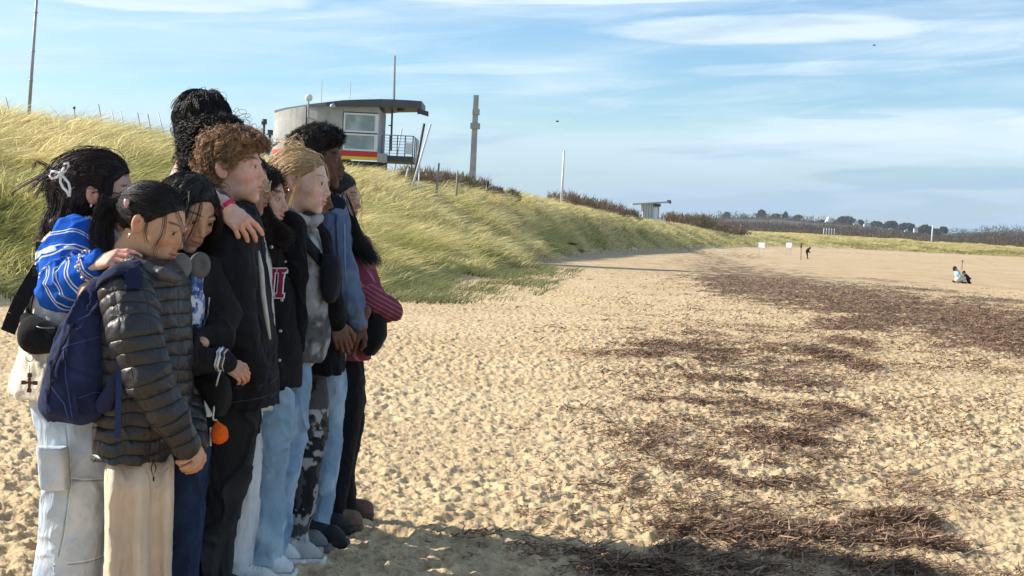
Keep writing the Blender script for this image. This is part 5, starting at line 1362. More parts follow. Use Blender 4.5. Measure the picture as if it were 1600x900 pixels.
        v.chain([(0.045, 0, 0.06), (0.045, 0, hi + (0.06 if boot else 0))], [0.040, 0.040], k=0.02)
        v.box((L / 2, 0, 0.013), (L / 2, w + 0.002, 0.014), 0.013, k=0.004)
        v.cuts.append((lambda X, Y, Z: -Z + 0 * X, .002))
        sd = 7 + int(heel_px[0])
        v.disp.append(lambda q: 0.0015 * fbm(q * 60, 2, sd))
        V, F = v.build()
        C = np.where((V[:, 2] < 0.027)[:, None], np.array(sole), np.array(col)); C = np.where((abs(V[:, 2] - .029) < .0028)[:, None], C * .45, C)
        seam = (abs(V[:, 0] - 0.115) < 0.005) | ((abs(V[:, 2] - 0.055) < 0.003) & (V[:, 0] < 0.10)) | ((abs(V[:, 1]) < 0.018) & (np.sin(V[:, 0] * 420) > 0.3) & (V[:, 0] > 0.10) & (V[:, 0] < 0.17) & (V[:, 2] > 0.06))
        if not boot: C = np.where((seam & (V[:, 2] > 0.027))[:, None], C * 0.6, C)
        o = mesh_from('shoe', fr.to(V), F, RUBBER if not boot else FLEECE, s.root, cols=C)
        if label: o['label'] = label
a = np.linspace(0, 2 * math.pi, 17)
def comb_down(back=0.3, down=1.0, out=0.0, wind=0.0):
    def f(p, q, V):
        d = np.zeros_like(p)
        d[:, 0] = -back + wind * q
        d[:, 2] = -down
        d[:, 1] = out * np.sign(p[:, 1])
        # from the crown outwards
        top = sstep(0.06, 0.115, p[:, 2])[:, None]
        rad = p - np.array([-0.01, 0, 0.0]); rad[:, 2] = 0
        return d + top * rad * 14
    return f
def comb_to(tgt, pull=1.0, grav=0.0):
    tgt = np.asarray(tgt, float)
    def f(p, q, V):
        d = tgt - p; d = d / (np.linalg.norm(d, axis=1)[:, None] + 0.02)
        return d * pull + np.array([0, 0, -grav])
    return f

def stripe_mat(name, base, line, bands, period, fold=(14, .45, .010)):
    """the mesh's attribute carries a length along the limb in metres; thin lines repeat along it"""
    t = NT(name); a_ = t.attr(); sp_ = t.n('ShaderNodeSeparateColor'); t.put(sp_.inputs[0], a_.outputs['Color'])
    f = t.math('MULTIPLY', t.math('FRACT', t.math('DIVIDE', sp_.outputs[0], period)), period); m = 0.0
    for lo, hi in bands:
        b = t.math('MULTIPLY', t.math('GREATER_THAN', f, lo), t.math('LESS_THAN', f, hi)); m = t.math('MAXIMUM', m, b)
    n = t.noise(t.pos(), 30, 4); g = t.n('ShaderNodeCombineXYZ'); [t.put(g.inputs[i], t.mr(n, .3, .7, .9, 1.1)) for i in range(3)]
    t.set(Base_Color=t.mix(1.0, t.mix(m, base, line), g.outputs[0], 'MULTIPLY'), Roughness=.9); t.b.inputs['Specular IOR Level'].default_value = .12
    pv = t.bump(t.noise(t.pos(scale=(1, 1, .6)), fold[0], 3, .5, 1.6), fold[1], fold[2]); t.bump(t.noise(t.pos(), 420, 3), .35, .0012, pv)
    return t.m
BLUESTR = stripe_mat('blue_striped_knit', (.012, .10, .50), (.66, .68, .72), ((.010, .0145), (.021, .0255)), .054)
MARSTR = stripe_mat('maroon_striped_cloth', (.19, .045, .070), (.36, .15, .19), ((.003, .0065), ), .017)

def puffer_mat():
    """attribute: red = length along the quilting rows, green = across them, both in metres"""
    t = NT('quilted_nylon'); a_ = t.attr(); sp_ = t.n('ShaderNodeSeparateColor'); t.put(sp_.inputs[0], a_.outputs['Color'])
    wob = t.math('MULTIPLY_ADD', t.noise(t.pos(), 9.0, 2), .012, -.006)
    def rows(src, per): return t.math('ABSOLUTE', t.math('SINE', t.math('MULTIPLY', t.math('ADD', src, wob), math.pi / per)))
    ru, rv = rows(sp_.outputs[0], .040), rows(sp_.outputs[1], .082)
    hu = t.math('POWER', ru, .45); hv = t.math('POWER', rv, .32)
    h = t.math('MINIMUM', hu, t.math('MULTIPLY_ADD', hv, .85, .15))
    cr = t.noise(t.pos(scale=(1, 1, .45)), 55, 4, .65, .8); cr2 = t.noise(t.pos(), 22, 2, .5, .5)
    h = t.math('ADD', h, t.math('ADD', t.math('MULTIPLY', cr, .42), t.math('MULTIPLY', cr2, .35)))
    t.set(Base_Color=t.mix(t.mr(ru, 0.0, .25), (.006, .006, .006), (.026, .024, .025)), Roughness=.42); t.b.inputs['Specular IOR Level'].default_value = .42
    t.bump(h, .8, .0075); return t.m
PUFFER = puffer_mat()
LINEN = attrmat('linen', rough=.9, spec=.12, bscale=300, bstr=.3, bdist=.001, var=.08, vscale=16, fold=(11, .95, .02, .12))
# ------------------------------------------------------------------ helpers for details that lie on a garment
def polyparam(p, pts):
    """arc length and distance of the nearest point of a polyline"""
    pts = [np.asarray(q, float) for q in pts]
    best = np.full(len(p), 1e9); S = np.zeros(len(p)); s0 = 0
    for a, b in zip(pts[:-1], pts[1:]):
        ab = b - a; L = np.linalg.norm(ab)
        t_ = np.clip(((p - a) @ ab) / (L * L), 0, 1)
        d = np.linalg.norm(p - a - t_[:, None] * ab, axis=1)
        m = d < best; best[m] = d[m]; S[m] = (s0 + t_ * L)[m]; s0 += L
    return S, best
def surf_y(vol, x, z, y0=None):
    x, z = np.ravel(x), np.ravel(z)
    y = np.full(len(x), vol.lo[1] + 0.001); done = np.zeros(len(x), bool)
    hi = vol.lo[1] + vol.h * (vol.V.shape[1] - 2)
    for _ in range(400):
        v = vol.sample(np.stack([x, y, z], -1)); done |= (v < 0.0005)
        if done.all(): break
        y = np.where(done, y, y + np.clip(v, 0.0008, 0.02))
        if (y > hi).all(): break
    y[y > hi - 0.01] = np.nan
    if np.isnan(y).any():
        ok = ~np.isnan(y); y[~ok] = np.median(y[ok]) if ok.any() else vol.lo[1]
    return y
def strip_on(B, vol, pts, width, col, lift=0.003, n=40, thick=0.003, widths=None):
    """a band of cloth laid on the camera-left side of a garment; pts in metres (x, z)"""
    pts = np.asarray(pts, float); m = len(pts)
    seg = np.concatenate([[0], np.cumsum(np.linalg.norm(np.diff(pts, axis=0), axis=1))]); u = np.linspace(0, seg[-1], n)
    c = np.stack([np.interp(u, seg, pts[:, 0]), np.interp(u, seg, pts[:, 1])], -1)
    t_ = np.gradient(c, axis=0); t_ /= np.linalg.norm(t_, axis=1)[:, None] + 1e-9
    nrm = np.stack([-t_[:, 1], t_[:, 0]], -1)
    w = width if widths is None else np.interp(np.linspace(0, 1, n), np.linspace(0, 1, len(widths)), widths)[:, None]
    K = 5; rows = []
    for k in range(K):
        q = c + nrm * w * (k / (K - 1) - 0.5)
        y = surf_y(vol, q[:, 0], q[:, 1]) - lift
        rows.append(np.stack([q[:, 0], y, q[:, 1]], -1))
    rows = np.stack(rows, 1)                       # n, K, 3
    back = rows + np.array([0, thick, 0])
    V = np.concatenate([rows.reshape(-1, 3), back.reshape(-1, 3)])
    i = np.arange(n * K).reshape(n, K); N = n * K
    F = [np.stack([i[:-1, :-1], i[1:, :-1], i[1:, 1:], i[:-1, 1:]], -1).reshape(-1, 4)]
    F.append(F[0][:, ::-1] + N)
    for a, b in ((i[:-1, 0], i[1:, 0]), (i[1:, -1], i[:-1, -1])): F.append(np.stack([b, a, a + N, b + N], -1))
    B.add(V, np.concatenate(F), col)
def disc_on(B, vol, x, z, r, col, lift=0.003, h=0.003):
    y = float(surf_y(vol, np.array([x]), np.array([z]))[0]) - lift
    a = np.linspace(0, 2 * math.pi, 12, endpoint=False)
    V = np.concatenate([np.stack([x + r * np.cos(a), y + h + 0 * a, z + r * np.sin(a)], -1), np.stack([x + 0.8 * r * np.cos(a), y - h * 0.5 + 0 * a, z + 0.8 * r * np.sin(a)], -1), [[x, y - h, z]]])
    B.add(V, np.array([[k, (k + 1) % 12, 12 + (k + 1) % 12, 12 + k] for k in range(12)]), col)
    B.add(V[12:], np.array([[k, (k + 1) % 12, 12] for k in range(12)]), col)
def xz(pr, pts, dy=0.0): return [(q[0], q[2]) for q in (pr.pt(a, b, dy) for a, b in pts)]
def legs(v, pr, near, far, off=0.085):
    off = min(off, .078); near = [(r[0], r[1], r[2], r[3] * .76) for r in near]; far = [(r[0], r[1], r[2], r[3] * .76) for r in far]
    for L_ in (near, far): L_[0] = (L_[0][0], L_[0][1] + 9, L_[0][2] - 9, L_[0][3] * .6)
    if not hasattr(pr, 'lp'): pr.lp = [[r[0] for r in pr.rows(near, -off)], [r[0] for r in pr.rows(far, off)]]
    v.loft(pr.rows(near, -off), k=0.02); v.loft(pr.rows(far, off), k=0.03)
def mottle(col1, col2, sc=14, seed=1, lo=-0.2, hi=0.3):
    def f(V):
        w = sstep(lo, hi, fbm(V * sc, 4, seed))[:, None]; return np.asarray(col1) * (1 - w) + np.asarray(col2) * w
    return f
DEN_L = mottle((0.40, 0.47, 0.56), (0.56, 0.62, 0.67), 7, 3); DEN_M = mottle((0.21, 0.32, 0.45), (0.38, 0.49, 0.60), 7, 4)
def ankle(pr): return 0

# ================================================================== K  tall boy in the blue fleece (far row first)
p = Person(6.1, (526, 307), yaw=-4, pitch=4, sc=0.95, skin=OLIVE, base_px=540, label='girl in glasses and a maroon striped top at the far end of the line', lips=1.1, brow=0.8)
v = Vol(0.006)
v.loft(p.rows([(362, 515, 560, .08), (375, 505, 572, .14), (400, 503, 580, .155), (450, 505, 580, .15), (500, 508, 575, .145), (560, 508, 578, .15)]), k=.02)
v.chain([p.pt(532, 385, -.14), p.pt(560, 440, -.17), p.pt(578, 468, -.17), p.pt(612, 486, -.12)], [.065, .062, .060, .050], k=.03)
v.chain([p.pt(560, 385, .14), p.pt(575, 450, .16), p.pt(605, 490, .10)], [.06, .055, .045], k=.03)
slv = [p.pt(532, 385, -.14), p.pt(560, 440, -.17), p.pt(578, 468, -.17), p.pt(615, 488, -.12)]
def cf(V):
    s_, d_ = polyparam(V, slv[2:]); n_ = (V - slv[2]) @ np.array([.5, 0, .86]); w_ = V[:, 0] * .25
    return np.stack([1 + np.where(d_ < .08, n_, w_ + V[:, 2] * .2), 0 * n_, 0 * n_], -1)
p.garment('striped_top', v, MARSTR, None, colfn=cf, seed=2)
v = Vol(0.007)
legs(v, p, [(545, 508, 570, .10), (620, 512, 571, .10), (680, 512, 562, .085), (740, 510, 548, .075), (795, 510, 540, .065), (812, 508, 542, .06)], [(545, 515, 575, .10), (620, 520, 573, .10), (680, 524, 566, .085), (740, 525, 553, .075), (790, 528, 558, .06), (806, 530, 562, .055)])
p.garment('trousers', v, CLOTH, np.array([0.012, 0.012, 0.014]), seed=3, amp=.005)
p.shoe((488, 835), 6.02, 0.0, .215, (0.20, 0.125, 0.085), (0.16, 0.10, 0.07), boot=True)
p.shoe((508, 822), 6.25, 0.05, .215, (0.16, 0.10, 0.075), (0.12, 0.08, 0.06), boot=True)
hv = Vol(0.005); hv.ell((-0.018, 0, 0.034), (.107, .086, .090)); hv.ell((-.05, 0, -.04), (.06, .085, .09), k=.03); hv.chain([(-.06, -.045, -.06), (-.07, -.06, -.16), (-.05, -.09, -.26), (.0, -.11, -.33)], [.045, .045, .04, .03], k=.03)
hv.cuts.append((hairline(HL_LONG), .012))
make_hair(p.head, hv, 1950, comb_down(.25, 1, .05, wind=.55), BLACKHAIR * 1.3, p.root, 12, length=.36, steps=13, lift=.005, leave=.6)
B = Build()
lock(B, p.head, [p.pt(*q_, dy) for q_, dy in (((536, 310), -.08), ((549, 345), -.16), ((558, 372), -.20), ((572, 392), -.22), ((586, 408), -.22))], 330, .0011, .018, BLACKHAIR * 1.3, 5, world=True)
lock(B, p.head, [p.pt(*q_, dy) for q_, dy in (((540, 330), -.08), ((552, 365), -.17), ((562, 392), -.20), ((578, 410), -.21))], 200, .0011, .016, BLACKHAIR * 1.3, 15, world=True)
lock(B, p.head, [(.02, -.07, -.05), (.05, -.09, -.14), (.06, -.10, -.26), (.12, -.10, -.34)], 40, .0009, .012, BLACKHAIR, 6)
lock(B, p.head, [(.075, -.03, .075), (.13, -.06, .0), (.14, -.06, -.10), (.17, -.06, -.16)], 4, .0006, .008, BLACKHAIR, 7)
lock(B, p.head, [(.05, -.07, .02), (.10, -.09, -.08), (.115, -.09, -.20)], 4, .0006, .008, BLACKHAIR, 8)
B.done('loose_hair', HAIR, p.root, smooth=True)
p.glasses((0.55, 0.50, 0.50), r=(.023, .021), tr=.0014)
p.finish(hip=(540, 560))
PL = p
# her black bag
bag = thing('shoulder_bag', 'soft black bag under the arm of the girl in the maroon striped top', 'bag', p.pt(585, 555, -.1))
v = Vol(0.006); v.loft(p.rows([(488, 572, 596, .05), (500, 566, 606, .07), (525, 562, 604, .08), (545, 564, 594, .075), (556, 572, 584, .05)], -.14), p=2.6)
v.disp.append(lambda q: .006 * fbm(q * 14, 3, 5)); V, F = v.build(); mesh_from('pouch', V, F, CLOTH, bag, cols=(0.012, 0.012, 0.013))
tube_obj('strap', [p.pt(585, 500, -.2), p.pt(575, 470, -.22), p.pt(560, 420, -.20), p.pt(545, 378, -.14)], .008, CLOTH, bag, cols=(0.012, 0.012, 0.012), res=5)

p = Person(5.85, (495, 250), yaw=-6, pitch=-2, sc=1.04, skin=DARK, haircol=np.array([0.012, .010, .009]), base_px=515, nl=.6, label='tall boy with short afro hair in a blue fleece jacket, hands clasped', lips=1.25, nose=1.05, lipcol=(0.10, 0.045, 0.035), neck=.056)
v = Vol(0.006)
v.loft(p.rows([(312, 478, 540, .06), (330, 470, 545, .13), (350, 463, 549, .165), (400, 462, 550, .17), (450, 465, 552, .165), (500, 470, 552, .16), (548, 474, 550, .16)]), k=.02)
armL = [p.pt(515, 362, -.15), p.pt(532, 430, -.19), p.pt(541, 472, -.19), p.pt(559, 505, -.13)]
v.chain(armL, [.078, .072, .066, .042], k=.03)
v.chain([p.pt(520, 360, .15), p.pt(540, 430, .18), p.pt(550, 505, .08)], [.075, .068, .045], k=.03)
p.garment('fleece_jacket', v, CLOTH, None, colfn=mottle((0.085, 0.12, 0.20), (0.12, 0.165, 0.26), 10, 5), seed=5, amp=.006)
B = Build()
strip_on(B, v, xz(p, [(527, 335), (530, 380), (537, 430), (538, 470)], -.15), .006, (0.03, .04, .07), n=30)
strip_on(B, v, xz(p, [(540, 350), (543, 400), (547, 440)], -.15), .005, (0.17, .22, .33), n=30)
B.done('zip', CLOTH, p.root)
v = Vol(0.006); v.chain([p.pt(482, 322), p.pt(506, 334, -.07), p.pt(526, 326, -.04)], [.045, .048, .028], k=.03); v.chain([p.pt(482, 322), p.pt(508, 330, .06), p.pt(524, 326, .03)], [.045, .04, .026], k=.03)
v.chain([p.pt(497, 310, -.03), p.pt(530, 318, -.045)], [.05, .03], k=.02)
p.garment('hood', v, CLOTH, np.array([0.013, 0.015, 0.026]), seed=6, amp=.004)
v = Vol(0.007)
legs(v, p, [(535, 488, 548, .10), (600, 487, 540, .10), (680, 484, 534, .09), (760, 483, 526, .085), (815, 480, 514, .08), (832, 480, 512, .075)], [(535, 492, 550, .10), (600, 495, 541, .10), (700, 495, 533, .09), (780, 492, 522, .08), (825, 490, 516, .075)])
p.garment('jeans', v, DENIM, None, colfn=DEN_M, seed=7, amp=.006)
p.shoe((454, 850), 5.72, 0.0, .24, (0.018, .018, .02), (0.02, .02, .02)); p.shoe((462, 842), 5.95, .05, .24, (0.018, .018, .02), (0.02, .02, .02))
p.hand(p.pt(562, 503, -.13), p.pt(550, 527, -.14), (-0.2, -1, -0.35), curl=((30, 40, 20), (32, 42, 20), (34, 44, 22), (36, 46, 22)), sc=.98, fore=.05, fore_r=.026)
p.hand(p.pt(548, 503, -.02), p.pt(541, 526, -.06), (-0.1, -1, -0.3), mirror=True, curl=((45, 50, 30),) * 4, sc=.98, fore=.05, fore_r=.026)
B = Build(); a = np.linspace(0, 2 * math.pi, 17)
fr = frame_dir(p.pt(560, 506, -.13), p.pt(550, 527, -.14) - p.pt(562, 503, -.13), (0, -1, 0))
B.tube(fr.to(np.stack([0 * a, .034 * np.cos(a), .034 * np.sin(a)], -1)), .006, (0.55, .03, .03)); B.done('bracelet', RUBBER, p.root, smooth=True)
hv = Vol(0.005); hv.ell((-0.018, 0, 0.042), (.104, .083, .088)); hv.ell((.02, 0, .085), (.085, .08, .045), k=.03)
hv.cuts.append((hairline([-.09, -.085, -.078, -.06, -.035, .004, .052, .086, .10, .13, .2]), .01))
hv.disp.append(lambda q: .007 * fbm(q * 110, 3, 9))
make_hair(p.head, hv, 3600, lambda q, t_, V: q * 6 + 0.3, np.array([0.014, .011, .010]), p.root, 14, length=.030, steps=9, lift=.012, curl=.0035, wave=.011, leave=0.0, rad=.0010, jitter=.8)
p.finish(hip=(515, 545))
PK = p

# the mostly hidden one in a black coat and patterned trousers
p = Person(5.68, (479, 304), yaw=-2, pitch=6, sc=.97, skin=DARK * 1.5, base_px=480, label='person in a black coat and camouflage patterned trousers, face half hidden behind the blonde girl', lips=1.25, nose=1.1, lipcol=(0.16, 0.06, 0.05))
v = Vol(0.006)
v.loft(p.rows([(345, 470, 510, .06), (358, 452, 520, .13), (380, 446, 524, .155), (440, 446, 530, .16), (500, 450, 536, .16), (560, 452, 538, .165), (579, 452, 539, .165)]), k=.02)
v.chain([p.pt(490, 375, -.14), p.pt(506, 440, -.17), p.pt(513, 480, -.16), p.pt(526, 508, -.12)], [.07, .066, .06, .040], k=.03)
p.garment('coat', v, CLOTH, np.array([0.006, 0.006, 0.008]), seed=8, amp=.005)
def camo(V):
    n = fbm(V * np.array([16, 16, 10.0]), 4, 33); n2 = fbm(V * 26 + 4, 3, 35); c = np.tile([0.075, .07, .068], (len(V), 1))
    c = np.where((n > .06)[:, None], [0.022, .021, .022], c); c = np.where(((n2 > .16) & (V[:, 2] < 0.60))[:, None], [0.36, .34, .32], c); return c
v = Vol(0.006)
legs(v, p, [(570, 470, 524, .10), (640, 470, 514, .10), (690, 468, 508, .095), (740, 458, 500, .095), (790, 447, 494, .09), (830, 448, 484, .075), (842, 449, 480, .07)], [(570, 475, 526, .10), (640, 474, 516, .10), (720, 470, 508, .09), (800, 462, 496, .085), (838, 462, 490, .07)])
p.garment('camo_trousers', v, DENIM, None, colfn=camo, seed=10, amp=.008, fscale=(12, 12, 7))
p.shoe((424, 858), 5.62, -.02, .24, (0.16, .16, .16), (0.12, .12, .12)); p.shoe((432, 852), 5.8, .05, .24, (0.10, .10, .10), (0.08, .08, .08))
p.hand(p.pt(524, 503, -.13), p.pt(532, 524, -.14), (.3, -1, 0), curl=((30, 50, 20),) * 4, sc=.9, fore=.05, fore_r=.026)
hv = Vol(0.006); hv.ell((-0.018, 0, 0.036), (.104, .084, .088)); hv.cuts.append((hairline(HL_SHORT), .012))
make_hair(p.head, hv, 750, comb_down(), BLACKHAIR, p.root, 15, length=.06, steps=7)
p.finish(hip=(495, 560))

# the blonde girl
BL = np.array([0.66, 0.48, 0.26])
p = Person(5.5, (471, 284), yaw=-10, pitch=3, roll=-2, sc=1.05, skin=PALE, haircol=np.array([.28, .18, .10]), base_px=455, label='blonde girl with tied back hair in a grey acid wash hoodie under a black coat', nose=.95, lips=.9)
v = Vol(0.006)
v.loft(p.rows([(345, 445, 488, .06), (360, 430, 498, .13), (378, 425, 506, .155), (410, 424, 510, .16), (450, 426, 518, .16), (490, 430, 518, .16), (530, 435, 515, .155), (548, 438, 508, .15), (562, 440, 506, .145)]), k=.02)
acid = mottle((0.085, .085, .088), (0.30, .30, .30), 20, 12, -.25, .35)
def acidc(V):
    c = acid(V); fl = (fbm(V * 45, 3, 21) > .18)[:, None]; return np.where(fl, c * 1.25, c)
p.garment('hoodie', v, CLOTH, None, colfn=acidc, seed=12, amp=.007)
hood_v = v
v2 = Vol(0.0055)
v2.chain([p.pt(440, 326, -.07), p.pt(468, 346, -.095), p.pt(490, 346, -.045), p.pt(498, 340, 0)], [.026, .026, .021, .016], k=.02)
v2.chain([p.pt(440, 318, .07), p.pt(470, 340, .09), p.pt(490, 342, .045), p.pt(498, 340, 0)], [.030, .032, .026, .020], k=.02)
v2.chain([p.pt(438, 325, 0), p.pt(434, 350, 0)], [.06, .04], k=.02)
p.garment('hood', v2, CLOTH, None, colfn=mottle((0.16, .16, .17), (0.34, .34, .35), 20, 12), seed=13, amp=.004)
# coat hanging open behind the hoodie
v = Vol(0.006)
v.loft(p.rows([(338, 428, 462, .09), (355, 415, 466, .165), (400, 408, 470, .185), (450, 410, 472, .185), (520, 415, 470, .185), (602, 420, 471, .18)], .0), k=.02)
v.chain([p.pt(452, 358, -.15), p.pt(452, 430, -.19), p.pt(456, 500, -.18), p.pt(462, 545, -.13)], [.072, .066, .058, .045], k=.03)
p.garment('coat', v, CLOTH, np.array([0.006, 0.006, 0.007]), seed=14, amp=.005)
v = Vol(0.006)
legs(v, p, [(545, 430, 492, .11), (600, 430, 489, .11), (660, 430, 484, .105), (720, 428, 476, .10), (770, 424, 464, .10), (820, 418, 456, .10), (868, 414, 456, .10)], [(545, 436, 494, .11), (620, 440, 488, .10), (700, 442, 478, .10), (770, 440, 466, .10), (850, 434, 456, .10)])
p.garment('jeans', v, DENIM, None, colfn=DEN_M, seed=15, amp=.009, fscale=(9, 9, 5))
p.shoe((408, 874), 5.42, 0.0, .25, (0.46, .44, .41), (0.66, .64, .60)); p.shoe((412, 868), 5.62, .04, .25, (0.60, .58, .55), (0.5, .48, .45))
def swept(target, gather=1.0):
    return comb_to(target, gather)
hv = Vol(0.005); hv.ell((-0.018, 0, 0.036), (.106, .086, .088)); hv.ell((-.105, 0, -.015), (.035, .035, .04), k=.03)
hv.ell((-.06, 0, -.05), (.05, .062, .05), k=.03)
hv.cuts.append((hairline([-.06, -.05, -.045, -.035, -.012, .012, .046, .070, .084, .12, .2]), .010))
rmx = lambda Pt: np.clip(.35 + .65 * np.linspace(0, 1, Pt.shape[1])[None, :, None] + 0 * Pt[..., :1], 0, 1)
make_hair(p.head, hv, 3450, comb_to((-.115, 0, -.02)), BL * np.array([.55, .48, .42]), p.root, 17, length=.17, steps=11, lift=.005, tipcol=BL, jitter=.16, basecol=.7, rootmix=rmx, fly=.09, leave=.95)
B = Build()
lock(B, p.head, [(.06, -.05, .075), (.075, -.068, .03), (.082, -.078, -.03), (.070, -.083, -.07)], 9, .0007, .006, BL, 5)
lock(B, p.head, [(.07, -.03, .085), (.108, -.045, .055), (.118, -.05, .0), (.10, -.06, -.06)], 6, .0007, .005, BL, 6)
lock(B, p.head, [(.02, -.075, .03), (.015, -.09, -.02), (.0, -.09, -.09), (-.01, -.085, -.13)], 22, .0008, .007, BL * .9, 7)
lock(B, p.head, [(-.10, 0, -.02), (-.15, -.01, -.05), (-.165, -.02, -.13), (-.15, -.02, -.19)], 140, .0011, .014, BL * .9, 8)
for k in range(9):
    r_ = np.random.default_rng(70 + k); q = r_.normal(size=3) * np.array([.03, .05, .01]) + (-.01, 0, .115)
    lock(B, p.head, [q, q + (-.02, r_.normal() * .02, .028), q + (-.06 + r_.normal() * .03, r_.normal() * .02, .022), q + (-.10, 0, -.01)], 4, .0006, .004, BL, 80 + k)
B.done('loose_hair', HAIR, p.root, smooth=True)
B = Build(); B.tube([p.head.to((-.012, -.094, -.035 - .004 * k)) for k in range(3)], .0035, (.75, .72, .66)); B.done('earring', STEEL, p.root, smooth=True)
p.finish(hip=(475, 560))
PI_ = p
bag = thing('crossbody_bag', 'black crossbody bag worn over the grey acid wash hoodie', 'bag', p.pt(515, 470, -.1))
v3 = Vol(0.006); v3.loft(p.rows([(398, 508, 530, .05), (410, 502, 533, .07), (440, 502, 533, .075), (462, 506, 528, .07), (472, 512, 522, .05)], -.08), p=3)
v3.disp.append(lambda q: .004 * fbm(q * 18, 3, 6)); V, F = v3.build(); mesh_from('pouch', V, F, CLOTH, bag, cols=(0.016, 0.018, 0.024))
B = Build(); strip_on(B, hood_v, xz(p, [(452, 345), (470, 368), (490, 395), (508, 418)], -.15), .036, (0.014, .015, .018), lift=.010, n=30)
B.done('strap', CLOTH, bag, smooth=True)

# the girl with dark curls in the varsity jacket
DC = np.array([0.022, 0.014, 0.011])
p = Person(5.3, (403, 308), yaw=-4, pitch=2, sc=1.02, skin=PALE * np.array([.86, .78, .72]), haircol=DC, base_px=425, label='girl with long dark curls in a black varsity jacket with maroon letters', smile=.5, brow=1.25, lips=.9)
v = Vol(0.006)
v.loft(p.rows([(362, 375, 425, .06), (380, 355, 442, .14), (400, 345, 452, .165), (440, 342, 463, .17), (480, 345, 468, .17), (540, 350, 471, .17), (585, 355, 472, .17), (603, 357, 471, .17)]), k=.02)
v.chain([p.pt(385, 392, -.15), p.pt(378, 470, -.20), p.pt(395, 540, -.19), p.pt(425, 585, -.14)], [.075, .068, .06, .048], k=.03)
p.garment('varsity_jacket', v, CLOTH, np.array([0.008, 0.008, 0.010]), seed=16, amp=.005)
vj = v
MAR, WHT = (0.20, .012, .035), (0.62, .60, .58)
o = p.pt(415, 465, -.17); q = p.pt(441, 421, -.17); x0, z0, x1, z1 = o[0], o[2], q[0], q[2]; w = x1 - x0
LET = {'letter_u': [(.14, .01, .42, 0), (-.02, -.014, .50, 0), (-.22, 0, .30, .026), (-.5, .01, -.22, 0), (-.62, -.014, -.12, 0)], 'letter_i': [(.66, 0, .92, 0), (.56, -.014, 1.02, 0), (.56, 0, 1.02, .014)]}
for nm_, bars in LET.items():
    par_ = None
    for (grow, col, lift) in ((.0035, WHT, .004), (0, MAR, .0065)):
        B = Build()
        for (a_, lo_, b_, hi_) in bars:
            zb_ = z0 + lo_ if lo_ >= 0 else z1 + lo_; zt_ = z0 + hi_ if hi_ > 0 else z1
            xa_, xb_ = x0 + w * a_, x0 + w * b_
            strip_on(B, vj, [((xa_ + xb_) / 2, zt_ + grow), ((xa_ + xb_) / 2, zb_ - grow)], (xb_ - xa_) + 2 * grow, col, lift=lift, n=14, thick=.002)
        if par_ is None: par_ = B.done(nm_, CLOTH, p.root)
        else: B.done('letter_face', CLOTH, p.root)
for (a_, b_) in ((434, 385), (438, 410), (437, 470), (436, 518), (436, 563)):
    B = Build(); q = p.pt(a_, b_, -.17); disc_on(B, vj, q[0], q[2], .0065, (.55, .55, .56)); B.done('snap_button', STEEL, p.root, smooth=True)
B = Build()
strip_on(B, vj, xz(p, [(411, 376), (418, 388), (427, 397)], -.1), .006, (.7, .68, .66), n=14); strip_on(B, vj, xz(p, [(417, 372), (424, 384), (432, 392)], -.1), .006, (.7, .68, .66), n=14)
B.done('collar_stripe', CLOTH, p.root)
v = Vol(0.006)
legs(v, p, [(590, 398, 466, .12), (650, 398, 462, .12), (700, 398, 452, .12), (740, 401, 447, .12), (800, 396, 444, .125), (850, 391, 444, .13), (880, 390, 442, .13)], [(590, 402, 468, .12), (680, 404, 458, .12), (760, 408, 448, .12), (840, 404, 446, .12), (872, 402, 446, .12)], off=.09)
p.garment('jeans', v, DENIM, None, colfn=mottle((0.26, .38, .48), (0.44, .56, .64), 7, 8), seed=18, amp=.007, fscale=(8, 8, 5))
p.shoe((360, 885), 5.22, 0.02, .25, (0.74, .73, .71), (0.62, .60, .57)); p.shoe((377, 892), 5.4, 0.0, .25, (0.72, .71, .69), (0.7, .68, .65))
hv = Vol(0.006); hv.ell((-0.018, 0, 0.036), (.110, .092, .092)); hv.ell((-.05, -.02, -.05), (.07, .09, .09), k=.03); hv.ell((-.03, -.04, -.14), (.075, .075, .08), k=.03); hv.ell((.0, -.06, -.19), (.06, .06, .05), k=.03)
hv.cuts.append((hairline([.06, .03, .02, .005, .01, .028, .058, .080, .094, .12, .2]), .012)); hv.disp.append(lambda q: .010 * fbm(q * 32, 3, 3))
make_hair(p.head, hv, 3300, comb_down(.05, 1, .1, .1), DC, p.root, 19, length=.26, steps=26, lift=.010, curl=.008, wave=.035, leave=.7, tipcol=DC * 1.6)
B = Build()
for k_, pts_ in enumerate(([(412, 312), (424, 345), (434, 370), (430, 396)], [(408, 335), (416, 360), (424, 385), (420, 405)], [(416, 330), (430, 352), (441, 368), (443, 384)], [(400, 330), (404, 360), (410, 385), (405, 410)], [(428, 345), (444, 358), (452, 372)])):
    lock(B, p.head, [p.pt(*q_, -.17 - .02 * (k_ % 2)) for q_ in pts_], 120, .0009, .011, DC * 1.25, 30 + k_, steps=30, curl=.010, world=True, wave=.034)
B.done('loose_hair', HAIR, p.root, smooth=True)
p.finish(hip=(425, 600))
PH = p

